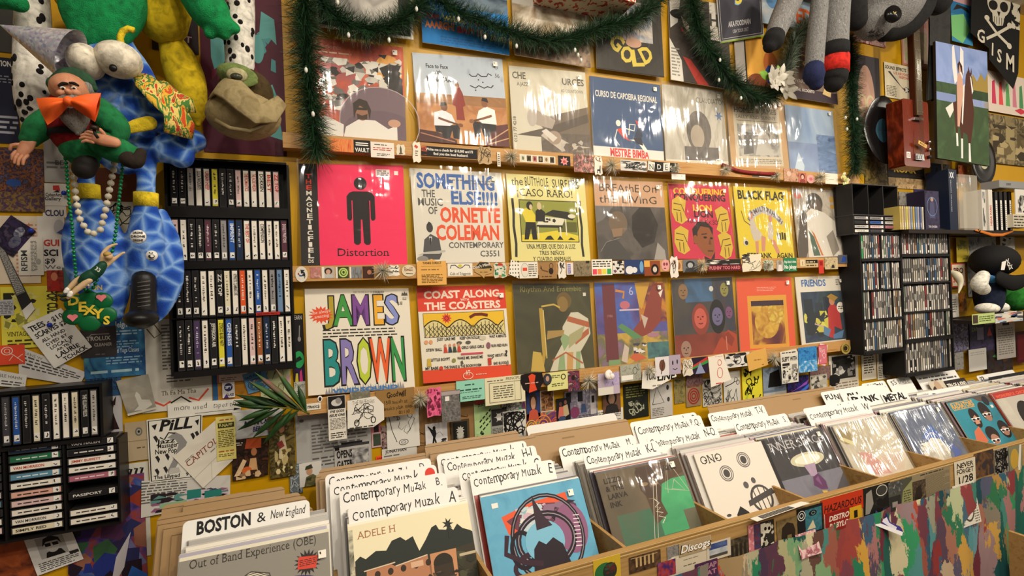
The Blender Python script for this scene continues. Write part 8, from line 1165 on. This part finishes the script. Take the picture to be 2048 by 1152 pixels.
limb('collar', o, Y-.075, YL_, (246, 262, 8), (272, 252, 13), (298, 246, 14), flat_=.4)
mb = MB(); mb.tube([W(a, b, Y-.09) for a, b in ((243, 90), (240, 75), (246, 62), (257, 57), (268, 61))], rr(250, 70, Y-.09, 6), YL_, 10); mb.build('antenna', o)
bm = noisemat(('141312', '222020'), 30, 1, rough=.4, bump=.2, bscale=80); bo = limb('boot', o, Y-.02, bm, (288, 560, 21), (288, 590, 21), (287, 620, 23), (284, 634, 24)); ball('toe_cap', bo, 283, 637, Y-.06, 29, 19, paint('151414', .35), .05)
for i in range(7): mb = MB(); mb.tube([W(275, 566+8*i, Y-.062), W(300, 562+8*i, Y-.062)], .0018, '5a5652', 6); mb.build('lace', bo)
def badge(label, px, py, y, r, art, bg):
    c = W(px, py, y); a = rr(px, py, y, r); mb = MB(); mb.tube([c+V((0, .003, 0)), c], [a, a*.94], paint(bg, .2), 24); q = [c+V((-a, -.0006, a)), c+V((a, -.0006, a)), c+V((a, -.0006, -a)), c+V((-a, -.0006, -a))]; Panel(mb, q).draw(art); tag(mb.build('button_badge'), label, 'badge')
badge('white round badge repeating the word drone', 276, 473, -.205, 14, 't .5 .7 .14 2a2626 B,w.6|DRONE;t .5 .44 .14 2a2626 B,w.86|DRONE;t .5 .16 .14 2a2626 B,w.6|DRONE', 'dcd8d0')
badge('white round badge with a black and white bear', 303, 511, -.20, 10.5, 'e .5 .42 .26 .2 1a1818;e .45 .66 .16 .13 e6e2da;e .36 .76 .06 .06 1a1818;e .58 .74 .06 .06 1a1818;e .42 .65 .04 .05 1a1818;e .53 .64 .04 .05 1a1818;e .56 .44 .14 .12 e6e2da;t .5 .08 .1 1a1818 B,w.4|WWF', 'dcd8d0')
sc_m = noisemat(('c8502a', 'd8a83a', '4a7a3a', 'd8c06a', 'b8402c', '7aa04a'), 38, 2, (1.5, 1, .5), rough=.95, bump=.6, bscale=200, const=True)
mb = MB(); mb.tube([W(a, b, y) for a, b, y in ((285, 150, -.2), (300, 172, -.225), (325, 200, -.23), (350, 222, -.225), (360, 245, -.22), (357, 272, -.215))], [.02, .03, .032, .033, .036, .034], sc_m, 12, .25, up=(.5, -1, .3)); mb.tube([W(a, b, y) for a, b, y in ((318, 165, -.2), (345, 190, -.215), (372, 205, -.21), (376, 225, -.205))], [.018, .02, .022, .02], sc_m, 10, .25, up=(.5, -1, .3)); tag(mb.build('knitted_scarf'), 'multicoloured knitted scarf around the blue scaled arm', 'scarf')
# green plush, yellow plush
o = empty('green_plush', W(205, 20, -.14), 'fluffy green plush with rounded rump and flippers at the top left', 'stuffed toy'); GP_ = plush('178a4c', 500, .8)
mb = MB(); mb.limb(LP(-.16, (172, -40, 44), (172, 20, 44), (180, 66, 34)), GP_); mb.limb(LP(-.16, (238, -40, 46), (238, 20, 46), (222, 66, 34)), GP_); mb.limb(LP(-.16, (205, -20, 55), (205, 50, 45), (205, 82, 20)), GP_); soft(mb.build('body', o), .006, 8)
mb = MB(); mb.limb(LP(-.2, (370, -50, 30), (400, -5, 36), (425, 30, 36), (440, 48, 26)), GP_); [mb.limb(LP(-.2, (432, 40, 16), (a, b, 12)), GP_) for a, b in ((468, 56), (448, 68), (420, 66))]; soft(mb.build('flipper', o), .005, 4)
mb = MB(); mb.limb(LP(-.2, (-40, -20, 30), (10, -8, 26), (36, 6, 18)), GP_); soft(mb.build('flipper', o), .005, 4)
o = empty('yellow_plush', W(330, 20, -.09), 'smooth yellow plush with round belly and long drooping limb', 'stuffed toy'); YP = plush('c9ac1c', 200, .15)
limb('body', o, -.1, YP, (320, -60, 48), (325, 0, 52), (326, 40, 45)); limb('limb', o, -.07, YP, (338, 75, 20), (358, 120, 32), (376, 170, 33), (392, 225, 19), (396, 248, 5)); ball('limb', o, 125, -4, -.06, 14, 18, YP)
# white plush with black spots
WP = plush('d8d2c6', 300, .2); SP = paint('161414', .9)
def spotted(name, par, y, line, seed, n):
    rnd = random.Random(seed); mb = MB(); Lp = LP(y, *line)
    for k in range(n):
        t = (k+rnd.random())/n*(len(Lp)-1); i = min(int(t), len(Lp)-2); f = t-i; a, b = Lp[i], Lp[i+1]; c = V(a[:3]).lerp(V(b[:3]), f); r = a[3]+(b[3]-a[3])*f; g = rnd.uniform(-1.15, 1.15)
        p = c+V((math.sin(g)*r, -math.cos(g)*r, 0)); s_ = rnd.uniform(.5, 1)*.0075; mb.ball(p, (s_, .0025, s_*rnd.uniform(1, 1.6)), SP, 10, 6, Matrix.Rotation(g, 3, 'Z'))
    mb.limb(Lp, WP, 16); return mb.build(name, par)
o = empty('spotted_plush_leg', W(65, 60, -.12), 'white plush leg with black spots at the left, behind the party hat', 'stuffed toy'); ln = ((62, -40, 26), (66, 30, 28), (66, 110, 30), (70, 170, 33), (66, 215, 27), (58, 245, 13)); spotted('leg', o, -.12, ln, 3, 34)
o = empty('spotted_bird', W(485, 60, -.13), 'long spotted plush neck ending in a green duck-like head', 'stuffed toy'); ln = ((480, -50, 23), (482, 20, 25), (479, 80, 27), (480, 130, 26)); spotted('neck', o, -.13, ln, 9, 30)
hd = ball('head', o, 492, 185, -.15, 50, 46, plush('44361e', 300, .5), .06); ball('brow', hd, 476, 152, -.19, 38, 22, plush('6a7a44', 300, .4), .035, tilt=.2); e_ = ball('eye', hd, 474, 150, -.222, 19, 14, plush('a8a07a', 200, .1), .012); ball('pupil', e_, 473, 153, -.232, 11, 7, paint('3a3a2c', .2), .006); limb('bill', hd, -.215, plush('6a7a44', 300, .4), (458, 162, 8), (485, 165, 11), (508, 163, 7), flat_=.5)
TN = noisemat(('8a7a56', '9a8a64', '7a6a48'), 30, 1, rough=.9, bump=.4, bscale=90); o = empty('bucket_hat', W(490, 270, -.17), 'tan cloth hat with wide brim hung over the green duck-like head', 'hat')
ball('crown', o, 488, 232, -.17, 68, 46, TN, .075); mb = MB(); mb.tube([W(a, b, y) for a, b, y in ((424, 190, -.2), (440, 172, -.24), (465, 180, -.262), (492, 205, -.27), (515, 228, -.265), (540, 226, -.25), (564, 202, -.22))], [.016, .028, .032, .03, .026, .026, .016], TN, 12, .22, up=(0, -1, .5)); mb.build('brim', o)
mb = MB(); mb.tube([W(a, b, -.245) for a, b in ((430, 240), (460, 256), (500, 262), (545, 240))], .005, noisemat(('6a5c3e', '7a6a48'), 40), 8, .5); mb.build('hat_band', o)
# party hat and gnome
HY = -.27; a, b = W(-2, 49, HY), W(143, 112, HY); d = (b-a); mb = MB(); R0 = rr(143, 112, HY, 53); ax = d.normalized(); u = ax.cross(V((0, 1, 0))).normalized(); v = ax.cross(u); n = 40
vs = []; fs = []
for j in range(9):
    t = max(.004, j/8)
    for k in range(n): g = 2*PI*k/n; vs.append(a+d*t+(u*math.cos(g)+v*math.sin(g))*R0*t)
for j in range(8):
    for k in range(n): fs.append((j*n+k, j*n+(k+1) % n, (j+1)*n+(k+1) % n, (j+1)*n+k))
mb.add(vs, fs, noisemat(('b8b8c0', 'd8d4d8', '9a98b8', 'c8b8c4', 'a8b8c0', 'e0dcd8'), 190, 2, rough=.25, kind='vor', metal=.35), True); tag(mb.build('party_hat'), 'shiny silver holographic cone party hat pointing left', 'hat')
Y = -.27; o = empty('gnome_doll', W(150, 330, Y), 'bearded gnome doll in green and red with a green cap', 'doll'); GN = plush('1c6a3c', 200, .2); SK = noisemat(('b87a5a', 'c48a6a', 'b0704e'), 40, 1, rough=.5); RDm = plush('7a1418', 200, .2); DK = paint('1a1614', .6)
limb('torso', o, Y, RDm, (142, 215, 36), (146, 245, 46), (152, 275, 40), (158, 292, 32)); mb = MB(); mb.tube([W(152, 266, Y-.004), W(153, 277, Y-.004)], rr(150, 270, Y, 44), DK, 22, .95); mb.build('belt', o)
limb('trousers', o, Y, GN, (160, 295, 34), (168, 312, 30), (172, 325, 22)); limb('boot', o, Y-.01, DK, (172, 326, 20), (168, 338, 20))
limb('leg', o, Y-.02, GN, (205, 285, 26), (235, 300, 26), (262, 310, 20)); limb('boot', o, Y-.03, plush('2a221c', 200, .2), (258, 318, 17), (272, 322, 15), (282, 306, 10))
limb('arm', o, Y-.01, GN, (108, 232, 22), (78, 256, 24), (60, 278, 17)); limb('arm', o, Y-.02, GN, (196, 218, 24), (226, 250, 27), (232, 272, 20), (214, 278, 12))
def hand(par, px, py, y, dx, dz):
    c = W(px, py, y); mb = MB(); r = .012; dr = V((dx, -.2, dz)).normalized(); sd = dr.cross(V((0, -1, 0))).normalized(); mb.limb([(*(c-dr*.018), .011), (*c, .0125), (*(c+dr*.012), .0105)], SK, 10, .6)
    for k in range(4): p = c+dr*.016+sd*(k-1.5)*.0062; L = (.016, .02, .019, .014)[k]; mb.limb([(*p, .0036), (*(p+dr*L*.6+V((0, -.004, 0))), .0033), (*(p+dr*L+V((0, -.001, -.004))), .0026)], SK, 8, 1, 2)
    p = c+sd*.011; mb.limb([(*p, .004), (*(p+sd*.008+dr*.007+V((0, -.004, 0))), .0036), (*(p+sd*.008+dr*.016), .0028)], SK, 8, 1, 2); return mb.build('hand', par)
hand(o, 52, 294, Y-.02, -.4, -1); hand(o, 207, 280, Y-.06, -1, .15)
mb = MB(); mb.tube([W(a_, b_, Y-.085) for a_, b_ in ((196, 276), (190, 268), (188, 258))], .0028, DK, 8); mb.tube([W(188, 260, Y-.085), W(189, 252, Y-.085)], .008, paint('2a1c14', .3), 12); mb.build('tobacco_pipe', o)
hd = ball('head', o, 142, 182, Y-.01, 33, 32, SK, .045, 20); ball('nose', hd, 137, 184, Y-.065, 6, 6, SK, .010); ball('cheek', hd, 124, 188, Y-.05, 9, 8, SK, .012); ball('cheek', hd, 152, 187, Y-.05, 9, 8, SK, .012)
for ex in (126, 148): e_ = ball('eye', hd, ex, 177, Y-.052, 5, 3.6, paint('e0d8cc', .2), .006); ball('pupil', e_, ex, 177, Y-.058, 2.2, 2.4, paint('141210', .2), .003); limb('eyebrow', hd, Y-.056, paint('1c1816', .9), (ex-8, 171 if ex < 130 else 166, 2.4), (ex, 167, 3.2), (ex+8, 167 if ex < 130 else 171, 2.2))
ball('ear', hd, 111, 184, Y-.01, 5, 8, SK, .008); ball('ear', hd, 174, 182, Y-.01, 5, 8, SK, .008)
HR = noisemat(('6a6660', '8a8680', '4a4642'), 60, 1, (8, 8, .6), rough=.9); ball('hair', hd, 176, 178, Y-.006, 12, 17, HR, .02); ball('hair', hd, 112, 180, Y-.004, 9, 14, HR, .016); limb('beard', hd, Y-.06, HR, (145, 212, 20), (150, 235, 24), (154, 255, 14), (156, 266, 5)); limb('mustache', hd, Y-.06, HR, (120, 197, 4), (137, 193, 5), (156, 196, 4))
limb('cap', o, Y-.008, plush('2a4a34', 200, .2), (110, 168, 14), (140, 158, 22), (170, 164, 18), (186, 176, 8)); 
OR = noisemat(('e8501c', 'f06424', 'dc4818'), 8, 1, rough=.55); bt = empty('bow_tie', W(138, 203, Y-.1), 'large bright orange bow tie on the gnome', 'bow tie'); 
for sx, e0, e1, nm in ((-1, (72, 197), (95, 250), 'bow_loop'), (1, (202, 186), (190, 244), 'bow_loop')):
    mb = MB(); k0 = W(138-2*-sx, 197, Y-.1); k1 = W(138, 209, Y-.1); A, B = W(*e0, Y-.09), W(*e1, Y-.09); vs = []; nn_ = 10; mm = 8
    for sgn in (-1, 1):
        for i in range(nn_+1):
            for j in range(mm+1):
                t, s_ = i/nn_, j/mm; p = (k0*(1-s_)+k1*s_)*(1-t)+(A*(1-s_)+B*s_)*t; vs.append(p+V((0, sgn*.02*math.sin(PI*s_)*math.sin(PI*min(1, t*.8+.1))-.012*t*math.cos(3*PI*s_)*(1-t)*2, 0)))
    N = (nn_+1)*(mm+1); fs = []
    for b0 in (0, N):
        for i in range(nn_):
            for j in range(mm): f = (b0+i*(mm+1)+j, b0+i*(mm+1)+j+1, b0+(i+1)*(mm+1)+j+1, b0+(i+1)*(mm+1)+j); fs.append(f if (b0 == 0) == (sx > 0) else f[::-1])
    mb.add(vs, fs, OR, True); mb.build(nm, bt)
ball('knot', bt, 138, 203, Y-.105, 9, 10, OR, .012)
# bead strands, clover badge, figurine
def beads(label, pts, y, r, mat, seed):
    P = [W(a_, b_, y) for a_, b_ in pts]; mb = MB(); R_ = rr(*pts[1], y, r); acc = 0
    for i in range(len(P)-1):
        L = (P[i+1]-P[i]).length; k = acc
        while k < L: mb.ball(P[i].lerp(P[i+1], k/L), R_, mat, 10, 7); k += R_*2.25
        acc = k-L
    mb.tube(P, R_*.22, mat, 5); tag(mb.build('bead_necklace'), label, 'necklace')
beads('loop of shiny green beads hanging from the gnome to the clover badge', [(128, 285), (133, 340), (138, 400), (144, 450), (148, 510), (153, 560), (163, 576), (176, 582), (188, 574), (200, 545), (226, 500), (232, 460), (238, 400), (245, 335), (248, 290), (243, 240), (232, 228)], -.27, 3.6, paint('1c7a4a', .2, .5), 1)
beads('loop of pale wooden beads behind the green beads', [(140, 285), (146, 330), (152, 400), (160, 440), (180, 470), (200, 462), (206, 440), (213, 412), (220, 375), (228, 335), (231, 308)], -.25, 6.2, paint('c4bca8', .5), 2)
c = W(178, 618, -.262); mb = MB(); CG = paint('0f5a30', .35)
for dx, dz in ((-.022, .012), (.022, .016), (-.026, -.014), (.028, -.014), (0, -.03), (0, .02), (0, 0)): mb.ball(c+V((dx, 0, dz)), (.021, .006, .019), CG, 14, 8)
q = [c+V((-.05, -.0065, .045)), c+V((.05, -.0065, .045)), c+V((.05, -.0065, -.045)), c+V((-.05, -.0065, -.045))]
Panel(mb, q).draw(';'.join(f't {x} {y} .2 d8b83a B,h.5|{ch}' for ch, x, y in zip('DEXYS', (.26, .4, .53, .67, .82), (.62, .46, .36, .28, .12)))+';e .7 .78 .05 .05 e07a80;e .78 .78 .05 .05 e07a80;p e07a80 .66 .76 .82 .76 .74 .66;e .2 .34 .05 .05 e07a80;e .28 .34 .05 .05 e07a80;p e07a80 .16 .32 .32 .32 .24 .22;t .52 .95 .11 d8b83a b,A1.4,w.5|BOSTON')
tag(mb.build('clover_badge'), 'green plastic clover with gold letters and pink hearts on the beads', 'badge')
Y = -.30; o = empty('player_figurine', W(185, 540, Y), 'small basketball player figurine leaping with arms up, in green kit', 'figurine'); SKf = paint('d0b088', .45)
mb = MB(); mb.limb(LP(Y, (222, 512, 3), (214, 517, 6.5), (204, 528, 5), (198, 540, 8), (186, 550, 10), (176, 556, 8)), SKf); mb.limb(LP(Y, (204, 524, 4.5), (206, 508, 4.2), (218, 494, 3.4), (234, 488, 2.6)), SKf); mb.limb(LP(Y, (212, 532, 4.5), (226, 520, 4), (238, 511, 3), (248, 505, 2.6)), SKf); mb.limb(LP(Y, (174, 553, 7), (156, 560, 6), (140, 575, 5), (131, 588, 3.4)), SKf); mb.limb(LP(Y-.01, (178, 560, 7), (163, 572, 6), (148, 584, 5), (136, 596, 3.4)), SKf); soft(mb.build('body', o), .0022, 3)
ball('head', o, 217, 512, Y-.01, 7, 7.5, SKf, .009); ball('hair', o, 215, 509, Y-.012, 7, 6, paint('a8884a'), .009)
KG = paint('14402c', .5); limb('jersey', o, Y-.004, KG, (205, 530, 8), (196, 541, 10.5), (188, 548, 10.5)); limb('shorts', o, Y-.004, KG, (184, 550, 12), (174, 557, 12.5), (168, 562, 10)); limb('shorts_trim', o, Y-.01, paint('d8d2c4'), (170, 548, 2.2), (166, 562, 2.2), (176, 570, 2.2))
t = [W(188, 533, Y-.02), W(204, 545, Y-.02)]; q = flat([W(192, 528, Y-.021), W(207, 538, Y-.021), W(200, 549, Y-.021), W(185, 539, Y-.021)]); mb = MB(); Panel(mb, q).draw('t .5 .2 .55 d8d4c8 b|33'); mb.build('jersey_number', o)
for a_, b_, nm in ((127, 592, 'shoe'), (131, 600, 'shoe')): limb(nm, o, Y-.005, paint('1c2a26', .5), (a_+5, b_-2, 3.6), (a_-3, b_, 3.4), (a_-9, b_-2, 2.4))
for a_, b_, y0 in ((132, 583, Y), (139, 590, Y-.01)): limb('sock', o, y0-.002, paint('dcd8d0'), (a_+3, b_-4, 4.6), (a_, b_+1, 4.4))
# capped plush and green plush on the lower right shelf
Y = -.1; S2 = P2.z; o = empty('capped_plush', W(1978, 622, Y), 'navy and white plush figure wearing a big black baseball cap', 'stuffed toy'); NV = plush('1c2438', 300, .3); WH = plush('d8d4c8', 300, .2)
limb('body', o, Y, NV, (1982, 555, 20), (1978, 580, 25), (1978, 606, 23)); limb('scarf', o, Y-.03, paint('4a90c8', .8), (1966, 560, 5), (1980, 558, 8), (1996, 566, 5)); ball('head', o, 1985, 535, Y, 30, 24, NV, .07)
limb('arm', o, Y-.04, WH, (1966, 552, 11), (1958, 568, 14), (1966, 578, 12)); ball('foot', o, 1974, 617, Y-.06, 19, 11, WH, .05); ball('foot', o, 2000, 615, Y-.03, 12, 11, WH, .04)
cp = ball('cap_crown', o, 1988, 522, Y-.01, 44, 32, paint('141314', .8), .10); limb('cap_brim', cp, Y-.08, paint('121112', .7), (2000, 556, 14), (2025, 566, 16), (2052, 560, 12), flat_=.35)
q = flat([W(2008, 522, Y-.105), W(2026, 516, Y-.105), W(2030, 536, Y-.105), W(2012, 542, Y-.105)]); mb = MB(); Panel(mb, q).draw('t .4 .5 .5 d0ccc4 B,h|X;t .5 .05 .4 d0ccc4 B,h|TX'); mb.build('cap_emblem', cp); sticky = [W(2004, 524, Y-.11), W(2013, 521, Y-.11), W(2009, 540, Y-.11), W(2002, 540, Y-.11)]; mb = MB(); mb.slab(flat(sticky), .0005, 'e6e2da'); mb.build('price_sticker', cp)
o = ball('green_toy', None, 2032, 598, -.08, 38, 24, plush('2a7a2a', 400, .8), .07); tag(o, 'green fuzzy toy at the right edge behind the cap brim', 'stuffed toy')
for lb, px, art, bg in (('pale green ticket with a small portrait on the lower shelf edge', (1944, 629, 1990, 645), 'r .03 .1 .25 .9 4a3a30;x .3 .2 .95 .8 3 4a5a2a', 'b8c880'), ('strip of small photos on the lower shelf edge', (1990, 628, 2046, 641), 'm 0 0 1 1 3 22 a8c0d0,c87a6a,d8d0c0,4a4a5a', 'c8c4b8'), ('blue and white slip on the lower shelf edge', (2008, 624, 2034, 634), 'r .1 .3 .9 .7 3a6aa8', 'd0d0d0')):
    scrap(lb, px, art, bg, y=-.2018, name='shelf_label', cat='label')

for o in list(S.objects):
    for k in ('_base', '_rx'):
        if k in o: del o[k]
